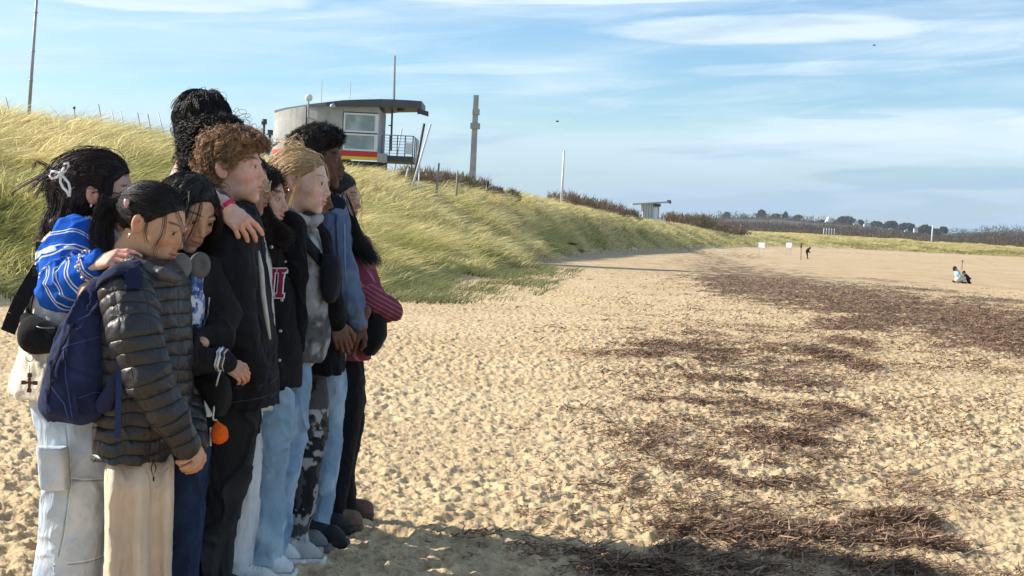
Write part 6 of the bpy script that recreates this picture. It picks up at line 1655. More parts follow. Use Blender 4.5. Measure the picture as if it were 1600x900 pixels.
# girl with glasses behind the curly boy
p = Person(5.08, (377, 286), yaw=-2, pitch=3, sc=.98, skin=OLIVE * .85, haircol=DC, base_px=370, label='person in gold rimmed glasses and off white trousers behind the brown haired boy')
v = Vol(0.007)
v.loft(p.rows([(345, 350, 400, .06), (365, 335, 412, .14), (400, 330, 420, .16), (500, 330, 428, .165), (560, 330, 430, .16), (640, 335, 425, .16)]), k=.02)
p.garment('shirt', v, CLOTH, np.array([0.55, 0.53, 0.50]), seed=19, amp=.005)
v = Vol(0.006)
legs(v, p, [(600, 335, 420, .12), (650, 335, 410, .12), (700, 332, 409, .12), (740, 332, 408, .12), (800, 328, 402, .125), (850, 326, 396, .13), (905, 322, 388, .13)], [(600, 340, 420, .12), (700, 345, 410, .12), (800, 352, 404, .12), (860, 360, 398, .12), (900, 365, 394, .12)])
p.garment('trousers', v, CLOTH, None, colfn=mottle((0.60, .60, .60), (0.72, .71, .69), 8, 8), seed=20, amp=.010, fscale=(8, 8, 3))
p.shoe((335, 905), 5.0, 0, .26, (.7, .7, .68)); p.shoe((352, 900), 5.18, 0, .26, (.7, .7, .68))
hv = Vol(0.006); hv.ell((-0.018, 0, 0.036), (.108, .09, .09)); hv.ell((-.03, -.02, -.10), (.075, .085, .11), k=.03); hv.ell((.0, -.03, -.19), (.075, .075, .07), k=.03)
hv.cuts.append((hairline([.07, .035, .02, .0, .0, .025, .05, .078, .092, .12, .2]), .012)); hv.disp.append(lambda q: .010 * fbm(q * 32, 3, 3))
make_hair(p.head, hv, 1500, comb_down(.0, 1, .1, .1), DC, p.root, 21, length=.24, steps=24, lift=.010, curl=.008, wave=.032, leave=.8, tipcol=DC * 1.6)
p.glasses((.62, .52, .36), r=(.025, .021), tr=.0018)
p.finish(hip=(375, 600))

# the tallest boy at the back, and the dark curly one beside him
p = Person(5.0, (319, 200), yaw=62, pitch=4, sc=.95, skin=LIGHT * 1.03, base_px=305, label='tallest boy with thick straight black hair, turned away, one arm round the curly haired boy')
p.limb([p.head.to((-.05, 0, -.14)), p.pt(302, 262), p.pt(300, 300)], [.055, .060, .075])
v = Vol(0.007)
v.loft(p.rows([(268, 272, 330, .07), (282, 262, 342, .14), (300, 252, 352, .18), (340, 248, 362, .19), (420, 250, 368, .19), (520, 255, 362, .18), (600, 255, 360, .18)]), k=.03)
p.garment('jacket', v, NYLON, np.array([0.060, 0.055, 0.058]), seed=22, amp=.006)
v = Vol(0.0055)
v.chain([p.pt(300, 305, -.14), p.pt(318, 330, -.27), p.pt(338, 318, -.40)], [.075, .062, .052], k=.03)
v.chain([p.pt(318, 330, -.27), p.pt(330, 370, -.22), p.pt(325, 410, -.2)], [.06, .05, .03], k=.04)
p.garment('sleeve', v, NYLON, np.array([0.060, 0.052, 0.056]), seed=23, amp=.006)
v = Vol(0.009); legs(v, p, [(590, 265, 350, .12), (700, 268, 345, .11), (960, 275, 335, .10)], [(590, 265, 350, .12), (700, 268, 345, .11), (960, 275, 335, .10)])
p.garment('trousers', v, CLOTH, np.array([0.03, .03, .035]), seed=24)
p.limb([p.pt(334, 318, -.42), p.pt(345, 321, -.47), p.pt(352, 327, -.49)], [.036, .031, .028], .004)
p.hand(p.pt(349, 324, -.485), p.pt(378, 349, -.50), (0.25, -1, 0.5), curl=((30, 22, 14), (42, 26, 14), (46, 28, 16), (48, 32, 18)), spread=.26, sc=.98, fore=.05, fore_r=.028, thumb=((.02, .02, -.008), (.045, .036, -.026), (.065, .04, -.045), (.08, .034, -.06)))
B = Build(); fr = frame_dir(p.pt(353, 327, -.487), p.pt(378, 349, -.50) - p.pt(349, 324, -.485), (0, -1, 0))
for k, rr in ((-.004, .0335), (.003, .034)): B.tube(fr.to(np.stack([k + 0 * a, rr * np.cos(a), .95 * rr * np.sin(a)], -1)), .0042, (0.62, .03, .12))
B.done('wristband', RUBBER, p.root, smooth=True)
hv = Vol(0.0055); hv.ell((-0.015, 0, 0.040), (.115, .100, .100)); hv.ell((.0, 0, -.01), (.096, .094, .05), k=.03); hv.cuts.append((lambda X, Y, Z: -.052 - Z + 0 * X, .03))
hv.cuts.append((hairline([-.06, -.04, -.01, .02, .045, .06, .075, .095, .11, .14, .2]), .012)); hv.disp.append(lambda q: .007 * fbm(q * np.array([28, 28, 9]), 3, 4))
make_hair(p.head, hv, 4800, comb_down(.15, 1, .25), BLACKHAIR, p.root, 25, length=.085, steps=12, lift=.007, leave=.9, curl=.004, wave=.08, jitter=.22, fly=.03, basecol=.7, clump=.75)
p.finish(hip=(305, 600))

p = Person(4.93, (341, 240), yaw=3, pitch=0, sc=1.0, skin=OLIVE, haircol=DC, base_px=335, label='person with black curls between the tallest boy and the brown haired boy')
v = Vol(0.009); v.loft(p.rows([(295, 310, 365, .07), (312, 298, 378, .13), (340, 296, 385, .15), (450, 300, 392, .155), (600, 302, 388, .15)]), k=.03)
p.garment('jacket', v, CLOTH, np.array([0.022, .021, .023]), seed=26)
v = Vol(0.010); legs(v, p, [(590, 305, 380, .11), (700, 305, 372, .10), (965, 310, 360, .09)], [(590, 305, 380, .11), (700, 305, 372, .10), (965, 310, 360, .09)])
p.garment('trousers', v, CLOTH, np.array([0.03, .03, .03]), seed=27)
hv = Vol(0.006); hv.ell((-0.018, 0, 0.042), (.118, .100, .100)); hv.ell((-.07, 0, -.045), (.055, .085, .075), k=.03)
hv.cuts.append((hairline([-.03, -.02, -.01, -.005, .005, .028, .065, .088, .10, .13, .2]), .012)); hv.disp.append(lambda q: .012 * fbm(q * 34, 3, 8))
make_hair(p.head, hv, 3300, comb_down(.15, 1, .2), BLACKHAIR, p.root, 28, length=.13, steps=22, lift=.012, leave=.7, curl=.008, wave=.028, jitter=.4, basecol=.8)
p.finish(hip=(345, 600))
# ================================================================== the curly haired boy in black
CB = np.array([0.15, 0.090, 0.052])
p = Person(4.75, (360, 262), yaw=-3, pitch=-4, sc=1.05, skin=PALE * np.array([.98, .86, .82]), haircol=CB * .8, base_px=345, label='boy with brown curls in a black jacket, a hand with pink wristband on his shoulder', male=True, neck=.056, jaw=1.05, brow=1.1)
v = Vol(0.0058)
v.loft(p.rows([(316, 326, 392, .07), (330, 314, 403, .125), (345, 300, 408, .18), (400, 292, 412, .19), (460, 294, 420, .19), (520, 300, 428, .185), (580, 308, 433, .185), (618, 312, 434, .185), (630, 314, 434, .185)]), k=.02)
armF = [p.pt(360, 358, -.15), p.pt(360, 430, -.22), p.pt(366, 510, -.22), p.pt(395, 575, -.17)]
v.chain(armF, [.080, .078, .072, .058], k=.03)
v.chain([p.pt(365, 345, .16), p.pt(370, 460, .2), p.pt(395, 575, .15)], [.08, .07, .055], k=.03)
v.chain([p.pt(328, 310, -.05), p.pt(360, 326, -.075), p.pt(393, 330, -.04)], [.032, .028, .020], k=.02)
p.garment('jacket', v, CLOTH, np.array([0.013, 0.013, 0.016]), seed=31, amp=.007)
vf = v; B = Build()
B.tube([p.pt(404, 392, -.11), p.pt(408, 420, -.11), p.pt(411, 460, -.11), p.pt(417, 500, -.10), p.pt(422, 530, -.09)], [.004, .009, .009, .008, .004], (.55, .53, .50), 10)
B.done('shirt_edge', CLOTH, p.root, smooth=True)
B = Build(); strip_on(B, v, xz(p, [(352, 628), (392, 624), (432, 619)], -.15), .003, (.05, .05, .055), n=30); strip_on(B, v, xz(p, [(345, 606), (392, 602), (430, 597)], -.15), .003, (.04, .04, .045), n=30)
B.done('hem_seam', CLOTH, p.root)
v = Vol(0.006)
legs(v, p, [(600, 300, 420, .12), (650, 300, 408, .12), (700, 303, 403, .12), (760, 304, 392, .12), (810, 303, 372, .12), (850, 302, 352, .12), (890, 301, 343, .12), (960, 300, 340, .12)], [(600, 315, 420, .12), (700, 318, 400, .12), (800, 316, 372, .11), (960, 312, 345, .11)], off=.09)
def ftr(V):
    w = sstep(P(336, 800, 4.65)[0] + .02, P(326, 800, 4.65)[0] - .01, V[:, 0])[:, None] * .0
    return np.array([0.018, .018, .020]) + (0.045 - .018) * sstep(-.2, .4, fbm(V * 9, 3, 5))[:, None] * .5
p.garment('trousers', v, DENIM, None, colfn=ftr, seed=32, amp=.010, fscale=(9, 9, 3))
p.shoe((300, 955), 4.65, 0, .28, (.05, .05, .05)); p.shoe((310, 950), 4.85, 0, .28, (.05, .05, .05))
hv = Vol(0.005); hv.ell((-0.006, 0, 0.038), (.094, .086, .090)); hv.ell((.045, 0, .080), (.058, .070, .038), k=.03); hv.ell((-.060, 0, -.045), (.044, .074, .060), k=.03); hv.ell((-.06, 0, -.09), (.05, .06, .04), k=.03)
hv.cuts.append((hairline([-.035, -.03, -.028, -.024, -.014, .012, .050, .084, .104, .14, .2]), .010)); hv.disp.append(lambda q: .011 * fbm(q * 36, 3, 8))
make_hair(p.head, hv, 7500, comb_down(-.1, .8, .25), CB, p.root, 33, length=.075, steps=20, lift=.010, leave=.8, curl=.0065, wave=.034, jitter=.35, basecol=.85, tipcol=CB * np.array([2.4, 2.3, 2.1]), rad=.0009, fly=.03, clump=.8, nclump=.05)
B = Build()
for k in range(26):
    r_ = np.random.default_rng(200 + k); an = r_.uniform(-1.2, 1.2); q = np.array([.075 + .02 * r_.random(), .065 * math.sin(an), .075 + .02 * r_.random()])
    lock(B, p.head, [q, q + (.022, -.008, -.004), q + (.030, -.006, -.022), q + (.018, .004, -.032)], 9, .001, .0035, CB * 1.7, 220 + k, curl=.004, wave=.02)
B.done('fringe', HAIR, p.root, smooth=True)
p.finish(hip=(365, 610))

# ================================================================== the girl with the headphones
p = Person(4.5, (293, 331), yaw=-42, pitch=22, roll=-4, sc=.98, skin=TAN * np.array([.92, .9, .9]), base_px=300, label='girl with long black hair looking down, grey headphones round her neck, arms folded', lips=1.15, lipcol=(.42, .14, .12), brow=.9)
v = Vol(0.006)
v.loft(p.rows([(402, 262, 322, .07), (418, 250, 338, .13), (440, 244, 346, .155), (500, 246, 344, .155), (560, 250, 340, .15), (582, 252, 338, .145), (600, 254, 336, .145)]), k=.02)
v.chain([p.pt(262, 440, -.15), p.pt(252, 510, -.20), p.pt(262, 556, -.22), p.pt(300, 563, -.24), p.pt(342, 563, -.22), p.pt(357, 570, -.21)], [.066, .060, .052, .040, .034, .031], k=.025)
v.chain([p.pt(330, 432, -.02), p.pt(349, 492, -.06), p.pt(343, 528, -.12), p.pt(300, 532, -.21)], [.058, .052, .046, .034], k=.025)
p.garment('jacket', v, CLOTH, np.array([0.018, 0.016, 0.017]), seed=41, amp=.007)
vc = v
B = Build()
for pts in ([(268, 455), (276, 490), (281, 520)], [(322, 466), (321, 490), (316, 512)]):
    strip_on(B, vc, xz(p, pts, -.15), .004, (.35, .32, .33), n=20, lift=.003)
B.done('zip', STEEL, p.root)
v = Vol(0.005); v.loft(p.rows([(420, 272, 316, .05), (450, 274, 320, .07), (480, 281, 321, .075), (518, 296, 318, .07)], -.105), k=.02)
def tie(V):
    n = fbm(V * 42, 4, 71)[:, None]; m = fbm(V * 60 + 9, 3, 73)[:, None]
    c = np.where(n > .05, [.62, .64, .72], [.13, .22, .48]); c = np.where(m > .28, [.05, .08, .22], c)
    w = (np.hypot(V[:, 0] - P(291, 480, 4.35)[0], V[:, 2] - P(291, 480, 4.35)[2]) < .022)[:, None] & (m > -.1); return np.where(w, [.45, .08, .12], c)
p.garment('tie_dye_shirt', v, CLOTH, None, colfn=tie, seed=42, amp=.004)
v = Vol(0.006); v.loft(p.rows([(585, 256, 316, .135), (610, 256, 324, .15), (635, 256, 329, .155), (650, 257, 331, .155)]), k=.02)
p.garment('undershirt', v, CLOTH, np.array([0.66, 0.64, 0.60]), seed=43, amp=.006)
v = Vol(0.0065)
legs(v, p, [(635, 258, 329, .12), (700, 258, 327, .115), (760, 256, 322, .105), (830, 255, 314, .095), (900, 254, 306, .09), (985, 252, 302, .085)], [(635, 262, 330, .12), (720, 262, 328, .11), (830, 266, 318, .095), (900, 268, 312, .09), (985, 266, 308, .085)])
p.garment('jeans', v, DENIM, None, colfn=mottle((0.014, .026, .060), (0.022, .042, .088), 9, 12), seed=44, amp=.006)
p.shoe((250, 995), 4.42, 0, .25, (.1, .1, .1)); p.shoe((262, 985), 4.6, 0, .25, (.1, .1, .1))
p.hand(p.pt(351, 567, -.21), p.pt(364, 575, -.21), (.8, -.7, .2), curl=((35, 50, 20),) * 4, sc=.66, fore=.05, fore_r=.027)
p.hand(p.pt(299, 531, -.215), p.pt(282, 526, -.215), (-.3, -.8, .6), mirror=True, curl=((20, 35, 20),) * 4, sc=.72, fore=.05, fore_r=.027)
B = Build(); fr = frame_dir(p.pt(346, 563, -.225), (1, 0, -.1), (0, -1, 0))
for k, rr, cc, tr in ((-.010, .037, (.7, .7, .7), .003), (-.002, .038, (.75, .75, .76), .0045), (.006, .037, (.05, .05, .05), .003), (.012, .036, (.55, .5, .48), .0025)):
    B.tube(fr.to(np.stack([k + .002 * np.sin(6 * a), rr * np.cos(a), rr * np.sin(a)], -1)), tr, cc)
B.tube([p.pt(345, 578, -.27), p.pt(341, 590, -.27), p.pt(338, 603, -.27)], .0025, (.6, .6, .6)); B.done('bracelet', GLOSS, p.root, smooth=True)
hv = Vol(0.005); hv.ell((-0.016, 0, 0.037), (.106, .088, .090)); hv.ell((-.045, 0, -.05), (.07, .088, .10), k=.03); hv.ell((-.05, 0, -.15), (.06, .09, .07), k=.03)
hv.cuts.append((hairline([.04, .015, .01, .005, .018, .038, .058, .070, .082, .12, .2]), .010)); hv.disp.append(lambda q: .004 * fbm(q * np.array([60, 60, 10]), 3, 4))
def combC(q, t_, V):
    d = np.zeros_like(q); d[:, 2] = -1; d[:, 0] = -.08; d[:, 1] = .55 * np.sign(q[:, 1] - .012) * (q[:, 2] > .03); return d
make_hair(p.head, hv, 3900, combC, BLACKHAIR, p.root, 45, length=.30, steps=15, lift=.005, leave=.85, jitter=.13, basecol=.8)
B = Build()
lock(B, p.head, [(.05, -.055, .085), (.085, -.066, .03), (.085, -.080, -.05), (.07, -.085, -.13)], 30, .0009, .006, BLACKHAIR, 5)
lock(B, p.head, [(.05, -.02, .10), (.10, -.04, .06), (.115, -.050, -.02), (.105, -.055, -.10)], 10, .0008, .006, BLACKHAIR, 6)
lock(B, p.head, [(.05, .04, .09), (.09, .066, .03), (.092, .078, -.05), (.085, .075, -.15), (.07, .07, -.21)], 60, .001, .008, BLACKHAIR, 7)
lock(B, p.head, [(.07, .02, .09), (.115, .045, .03), (.115, .055, -.06)], 9, .0007, .005, BLACKHAIR, 8)
B.done('loose_hair', HAIR, p.root, smooth=True)
p.finish(hip=(295, 640))
PC = p
hp = thing('headphones', 'grey over ear headphones resting round the neck of the girl looking down', 'headphones', p.pt(297, 422, -.1))
fr = frame_dir(p.pt(300, 428, -.06), (math.cos(R(-42)), math.sin(R(-42)), -.15), (0, 0, 1))
for sd, c0 in ((-1, p.pt(282, 417, -.21)), (1, p.pt(312, 415, -.14))):
    v = Vol(0.004); nrm = np.array([.55 * 1, -.80, .15]); nrm /= np.linalg.norm(nrm); f2 = frame_dir((0, 0, 0), (0.1, 0.1, 1), nrm)
    v.ell((0, 0, 0), (.043, .036, .015), rot=f2.r, k=.004); v.ell(nrm * -.011, (.041, .033, .012), rot=f2.r, k=.004)
    
    if sd > 0: v.ell(nrm * .022, (.026, .019, .017), rot=f2.r, k=.004, sub=True)
    V, F = v.build(); mesh_from('ear_cup', V + c0, F, RUBBER, hp, cols=(.11, .108, .105) if sd > 0 else (.15, .148, .145))
tube_obj('headband', [p.pt(280, 405, -.22), p.pt(262, 398, -.14), p.pt(258, 398, 0), p.pt(275, 398, .08), p.pt(300, 402, .06), p.pt(312, 405, -.10)], [.010, .010, .011, .011, .010, .010], RUBBER, hp, cols=(.36, .35, .34), res=5)
tube_obj('band_trim', [p.pt(268, 402, -.21), p.pt(274, 412, -.235), p.pt(281, 424, -.245)], .004, STEEL, hp, cols=(.75, .66, .5), res=4)
bag = thing('crossbody_bag', 'black crossbody bag hanging below the folded arms of the girl with headphones', 'bag', p.pt(325, 650, -.15))
v3 = Vol(0.006); v3.loft(p.rows([(580, 286, 345, .05), (592, 296, 357, .07), (612, 313, 361, .075), (632, 327, 358, .07), (650, 336, 348, .05)], -.13), p=2.6)
v3.disp.append(lambda q: .006 * fbm(q * 16, 3, 6)); V, F = v3.build(); mesh_from('pouch', V, F, CLOTH, bag, cols=(0.012, 0.012, 0.012))
B = Build(); strip_on(B, vc, xz(p, [(268, 432), (278, 460), (293, 490), (305, 512)], -.15), .030, (0.014, .014, .015), n=30, lift=.012); B.done('strap', CLOTH, bag, smooth=True)
op = thing('pouch', 'small bright orange pouch dangling on a white cord', 'pouch', p.pt(343, 695, -.2))
v = Vol(0.003); c0 = p.pt(343, 678, -.2); v.ell(c0, (.030, .026, .033), k=.01); v.chain([c0 + (-.006, 0, .02), c0 + (-.010, 0, .043)], [.014, .005], k=.012); v.disp.append(lambda q: .0035 * (1 - 2 * abs(fbm(q * 38, 3, 6))))
V, F = v.build(); mesh_from('fabric', V, F, CLOTH, op, cols=(0.80, 0.13, 0.015))
tube_obj('cord', [c0 + (-.010, 0, .042), p.pt(333, 655, -.2), p.pt(334, 640, -.2), p.pt(335, 628, -.19)], .003, CLOTH, op, cols=(.7, .7, .7), res=4)
tube_obj('cord', [c0 + (-.026, -.01, .02), p.pt(329, 690, -.2), p.pt(329, 697, -.2)], .003, CLOTH, op, cols=(.7, .7, .7), res=4)

# ================================================================== the girl in the blue striped sleeve and cream vest
AH = np.array([0.020, 0.013, 0.012])
p = Person(4.55, (157, 300), yaw=6, pitch=3, roll=2, sc=1.04, skin=PALE * np.array([.97, .84, .78]), haircol=AH, base_px=115, label='girl with white bow hair claw, blue striped sleeves and cream vest, furthest left')
v = Vol(0.006)
v.loft(p.rows([(345, 112, 168, .08), (360, 90, 185, .14), (385, 72, 196, .165), (430, 62, 203, .17), (480, 50, 205, .17), (520, 44, 205, .17), (560, 34, 204, .175), (590, 24, 203, .18), (608, 19, 202, .185), (618, 24, 200, .18)]), k=.02)
sk_ = np.array([0.74, 0.66, 0.53])
def sherpa(q): return .004 * fbm(q * 70, 2, 3)
p.garment('vest', v, FLEECE, None, colfn=lambda V: sk_ * (1 + .06 * fbm(V * 30, 2, 8))[:, None], seed=51, amp=.007, disp=sherpa)
va = v
v = Vol(0.005)
arm = [p.pt(118, 372, -.15), p.pt(104, 410, -.21), p.pt(99, 448, -.25), p.pt(124, 434, -.31), p.pt(150, 411, -.37)]
v.chain(arm, [.072, .078, .074, .058, .037], k=.03)
def stripes(V):
    s, d = polyparam(V, arm); s = s + .12 * (V[:, 0] - arm[1][0]) + .02 * fbm(V * 9, 2, 3); return np.stack([s + 1, 0 * s, 0 * s], -1)
p.garment('striped_sleeve', v, BLUESTR, None, colfn=stripes, seed=52, amp=.008, fscale=(10, 10, 10))
vs = v
v = Vol(0.006); v.chain([p.pt(150, 372, .15), p.pt(165, 440, .2), p.pt(178, 520, .17)], [.07, .062, .05], k=.03)
p.garment('striped_sleeve', v, BLUESTR, None, colfn=lambda V: V[:, 2:3] * np.ones(3), seed=53)
v = Vol(0.005); v.chain([p.pt(128, 352, -.06), p.pt(158, 352, -.085), p.pt(176, 372, -.05), p.pt(186, 395, -.04)], [.034, .030, .020, .014], k=.02); v.chain([p.pt(128, 350, .06), p.pt(158, 352, .08), p.pt(182, 375, .04)], [.034, .03, .02], k=.02)
p.garment('collar', v, CLOTH, np.array([.62, .62, .60]), seed=54, amp=.004)
v = Vol(0.006)
legs(v, p, [(560, 70, 178, .11), (600, 56, 178, .12), (622, 44, 178, .13), (660, 52, 176, .13), (700, 58, 178, .13), (760, 60, 178, .125), (830, 57, 176, .12), (900, 53, 164, .12), (965, 52, 160, .12)], [(560, 70, 180, .11), (640, 58, 184, .13), (760, 72, 182, .12), (830, 84, 184, .12), (880, 88, 176, .12), (965, 84, 168, .12)], off=.09)
vest_low = v
p.garment('jeans', v, DENIM, None, colfn=DEN_L, seed=55, amp=.011, fscale=(6, 6, 4.5))
B = Build(); sm = (.30, .35, .41); sm2 = (.66, .70, .73)
for pts, w_ in (([(103, 668), (108, 760), (98, 830), (84, 895)], .004), ([(62, 708), (100, 712)], .006), ([(66, 760), (104, 762)], .006), ([(106, 750), (170, 756)], .006), ([(82, 885), (150, 880)], .006)):
    strip_on(B, v, xz(p, pts, -.17), w_, sm, n=36, lift=.0012, thick=.002); strip_on(B, v, [(q[0] + .006, q[1] + .006) for q in xz(p, pts, -.17)], w_ * .7, sm2, n=36, lift=.0012, thick=.002)
B.done('seam', DENIM, p.root, smooth=True)
v = Vol(0.005); v.loft(p.rows([(698, 60, 103, .03), (712, 60, 104, .034), (758, 64, 106, .034), (764, 66, 106, .03)], -.20), p=4); v.disp.append(lambda q: .003 * fbm(q * 20, 2, 5))
V, F = v.build(); mesh_from('pocket', V, F, DENIM, p.root, cols=DEN_L(V))
p.shoe((60, 985), 4.45, 0, .25, (.7, .7, .7)); p.shoe((80, 975), 4.65, 0, .25, (.7, .7, .7))
p.hand(p.pt(149, 411, -.38), p.pt(186, 400, -.43), (0.30, -.75, .80), curl=((16, 22, 14), (26, 30, 20), (32, 34, 22), (36, 36, 24)), spread=.10, sc=.92, fore=.04, fore_r=.030)
B = Build(); fr = frame_dir(p.pt(141, 416, -.36), p.pt(186, 400, -.43) - p.pt(149, 411, -.38), (0, -1, 0)); r_ = np.random.default_rng(3)
for k in range(22):
    an = k / 22 * 6.28; c = fr.to(np.array([.0 + .003 * r_.normal(), .047 * math.cos(an), .047 * math.sin(an)])); cc = [(.62, .55, .66), (.75, .4, .42), (.8, .78, .8)][k % 3]
    B.tube([c + r_.normal(size=3) * .004, c, c + r_.normal(size=3) * .004], .0042, cc, 5)
B.done('beaded_bracelet', GLOSS, p.root, smooth=True)
hv = Vol(0.005); hv.ell((-0.020, 0, 0.038), (.112, .092, .092)); hv.ell((-.065, 0, -.03), (.075, .094, .08), k=.03); hv.ell((-.085, -.01, -.115), (.075, .092, .06), k=.03); hv.ell((-.10, -.01, .03), (.05, .055, .05), k=.03)
hv.cuts.append((hairline([-.03, -.02, -.014, -.012, -.008, .020, .044, .068, .088, .13, .2]), .010)); hv.disp.append(lambda q: .005 * fbm(q * np.array([30, 30, 14]), 3, 4))
hv.ell((-.004, -.09, -.012), (.018, .02, .024), k=.004, sub=True)
def combA(q, t_, V):
    up = (q[:, 2] > -.01)[:, None]; a_ = np.array([-.125, -.02, .02]) - q; a_ /= np.linalg.norm(a_, axis=1)[:, None] + .01
    return np.where(up & (t_ < .55), a_ * 1.2 + np.array([0, 0, .1]), np.array([[-.12, 0, -1.0]]))
make_hair(p.head, hv, 4500, combA, AH, p.root, 56, length=.22, steps=14, lift=.006, leave=.8, jitter=.16, basecol=.8, tipcol=AH * 1.7, fly=.07)
B = Build()
lock(B, p.head, [(.042, -.066, .06), (.040, -.088, .0), (.034, -.094, -.06), (.036, -.09, -.12)], 60, .001, .009, AH * 1.3, 5)
lock(B, p.head, [(.03, -.08, .05), (.03, -.096, -.02), (.018, -.098, -.07), (.02, -.09, -.13)], 50, .001, .010, AH * 1.2, 6)
for k in range(8):
    r_ = np.random.default_rng(90 + k); e_ = np.array([-.19, .0, .02]) + r_.normal(size=3) * np.array([.022, .02, .026])
    lock(B, p.head, [(-.11, -.01, .03), (-.14, -.01 + r_.normal() * .01, .055 + r_.normal() * .012), e_, e_ + (-.012, 0, -.025)], 16, .001, .004, AH * 1.2, 95 + k)
lock(B, p.head, [(-.06, -.085, -.06), (-.075, -.10, -.12), (-.10, -.10, -.165), (-.13, -.09, -.15)], 60, .001, .012, AH * 1.3, 9)
lock(B, p.head, [(-.11, -.05, -.06), (-.14, -.05, -.12), (-.155, -.05, -.16)], 80, .001, .014, AH * 1.2, 10)
B.done('loose_hair', HAIR, p.root, smooth=True)
# claw clip shaped like a bow
B = Build(); c0 = p.head.to((-.115, -.085, .018)); WH = (.80, .78, .76); fr = Frame(p.pt(95, 272, -.21), np.stack([_RC, _F, _UC], 1))
def loop(pts, rr=.0042): B.tube(fr.to(np.array([(x * .0021, dz - .0 * x, -z * .0021) for x, z, dz in pts])), rr, WH, 8)
loop([(0, 0, 0), (5, -9, -.004), (6, -15, -.004), (11, -16, -.003), (12, -11, -.002), (7, -4, 0), (0, 0, 0)])
loop([(0, 0, 0), (-6, -3, -.004), (-13, -4, -.004), (-16, 2, -.003), (-13, 7, -.002), (-6, 5, 0), (0, 0, 0)])
loop([(0, 0, 0), (0, 12, -.004), (4, 20, -.004), (10, 26, -.003), (12, 33, 0)]); loop([(0, 0, 0), (6, 6, -.004), (12, 13, -.004), (14, 22, -.003), (13, 33, 0)])
B.tube([fr.to((0, .012, 0)), fr.to((0, -.008, 0))], .008, WH); B.done('hair_claw', GLOSS, p.root, smooth=True)
B = Build(); B.tube([p.head.to((-.006, -.098, -.036)), p.head.to((-.006, -.098, -.046))], .0042, (.8, .76, .72)); B.done('earring', STEEL, p.root, smooth=True)
p.glasses((.012, .012, .012), r=(.025, .022), tr=.0022)
p.finish(hip=(120, 590))
PA = p
wb = thing('waist_bag', 'black leather waist bag slung across the cream vest with a buckle strap', 'bag', p.pt(60, 560, -.2))
v = Vol(0.005); v.chain([p.pt(44, 500, -.17), p.pt(56, 524, -.205), p.pt(88, 530, -.225)], [.026, .052, .045], k=.03, flat=(np.array([0, 1.0, 0]), .75)); V, F = v.build(); mesh_from('pouch', V, F, CLOTH, wb, cols=(.013, .013, .014))
tube_obj('zip', [p.pt(46, 502, -.205), p.pt(62, 512, -.25), p.pt(88, 512, -.262)], .003, STEEL, wb, cols=(.12, .12, .13), res=5)
B = Build()
strip_on(B, va, xz(p, [(137, 350), (108, 362), (80, 386), (66, 420), (58, 455), (46, 486), (42, 504)], -.1), .026, (.012, .012, .013), n=50, lift=.009)
B.done('strap', CLOTH, wb, smooth=True)
B = Build(); ps = [p.pt(62, 418, -.16), p.pt(48, 442, -.17), p.pt(34, 466, -.17), p.pt(22, 492, -.165), p.pt(12, 519, -.16)]
for q0, q1 in zip(ps[:-1], ps[1:]):
    dv = (q1 - q0); n_ = np.cross(dv, (0, 1, 0)); n_ /= np.linalg.norm(n_); w_ = .023
    Vv = np.array([q0 - n_ * w_, q0 + n_ * w_, q1 + n_ * w_, q1 - n_ * w_]); Vv = np.concatenate([Vv, Vv + (0, .004, 0)])
    B.add(Vv, np.array([[0, 1, 2, 3], [7, 6, 5, 4], [0, 3, 7, 4], [1, 5, 6, 2], [0, 4, 5, 1], [3, 2, 6, 7]]), (.014, .014, .015))
B.done('loose_strap_end', CLOTH, wb)
B = Build()
for (q_, rr) in (((60, 425), .016), ((63, 385), .012)):
    c = p.pt(*q_, -.2); B.box(c - (rr, .008, .014), c + (rr, .006, .014), (.02, .02, .02))
B.done('buckle', RUBBER, wb)
B = Build(); c = p.pt(46, 559, -.215); B.tube(np.array([c + (.0115 * math.cos(q), 0, .0115 * math.sin(q)) for q in a]), .0016, (.7, .68, .62))
B.tube([p.pt(44, 540, -.215), c + (0, 0, .012)], .0012, (.6, .6, .6)); B.tube([c - (0, 0, .012), p.pt(46, 585, -.215)], .0012, (.6, .6, .6)); B.done('key_ring', STEEL, wb, smooth=True)
B = Build(); c = p.pt(46, 598, -.215); WD = (.12, .055, .03)
B.box(c - (.0035, .003, .024), c + (.0035, .003, .024), WD); B.box(c - (.018, .0032, .0035), c + (.018, .0032, .0035), WD)
for q_ in ((-.018, 0), (.018, 0), (0, .024), (0, -.024)): B.box(c + (q_[0] - .006, -.004, q_[1] - .006), c + (q_[0] + .006, .004, q_[1] + .006), WD)
B.done('wooden_cross', RUBBER, wb)

# ================================================================== the girl in the black puffer jacket
BH = np.array([0.013, 0.010, 0.010])
p = Person(4.2, (240, 350), yaw=-14, pitch=17, roll=-3, sc=.97, skin=TAN * np.array([1.02, .96, .92]), haircol=BH, base_px=215, label='girl in a quilted black puffer jacket and beige trousers with a low ponytail', lips=1.05, lipcol=(.50, .20, .17), brow=.8)
v = Vol(0.0045)
v.loft(p.rows([(402, 196, 266, .09), (418, 176, 282, .14), (440, 158, 290, .17), (480, 149, 296, .18), (540, 150, 298, .18), (600, 152, 298, .18), (660, 154, 290, .175), (696, 152, 278, .175), (712, 153, 269, .175)]), k=.02)
armB = [p.pt(196, 452, -.16), p.pt(212, 520, -.215), p.pt(232, 590, -.225), p.pt(262, 650, -.205), p.pt(291, 694, -.17)]
v.chain(armB, [.078, .072, .063, .053, .042], k=.02)
armB2 = [p.pt(262, 445, .14), p.pt(275, 520, .19), p.pt(285, 600, .17), p.pt(303, 690, .05)]
v.chain(armB2, [.078, .07, .062, .042], k=.02)
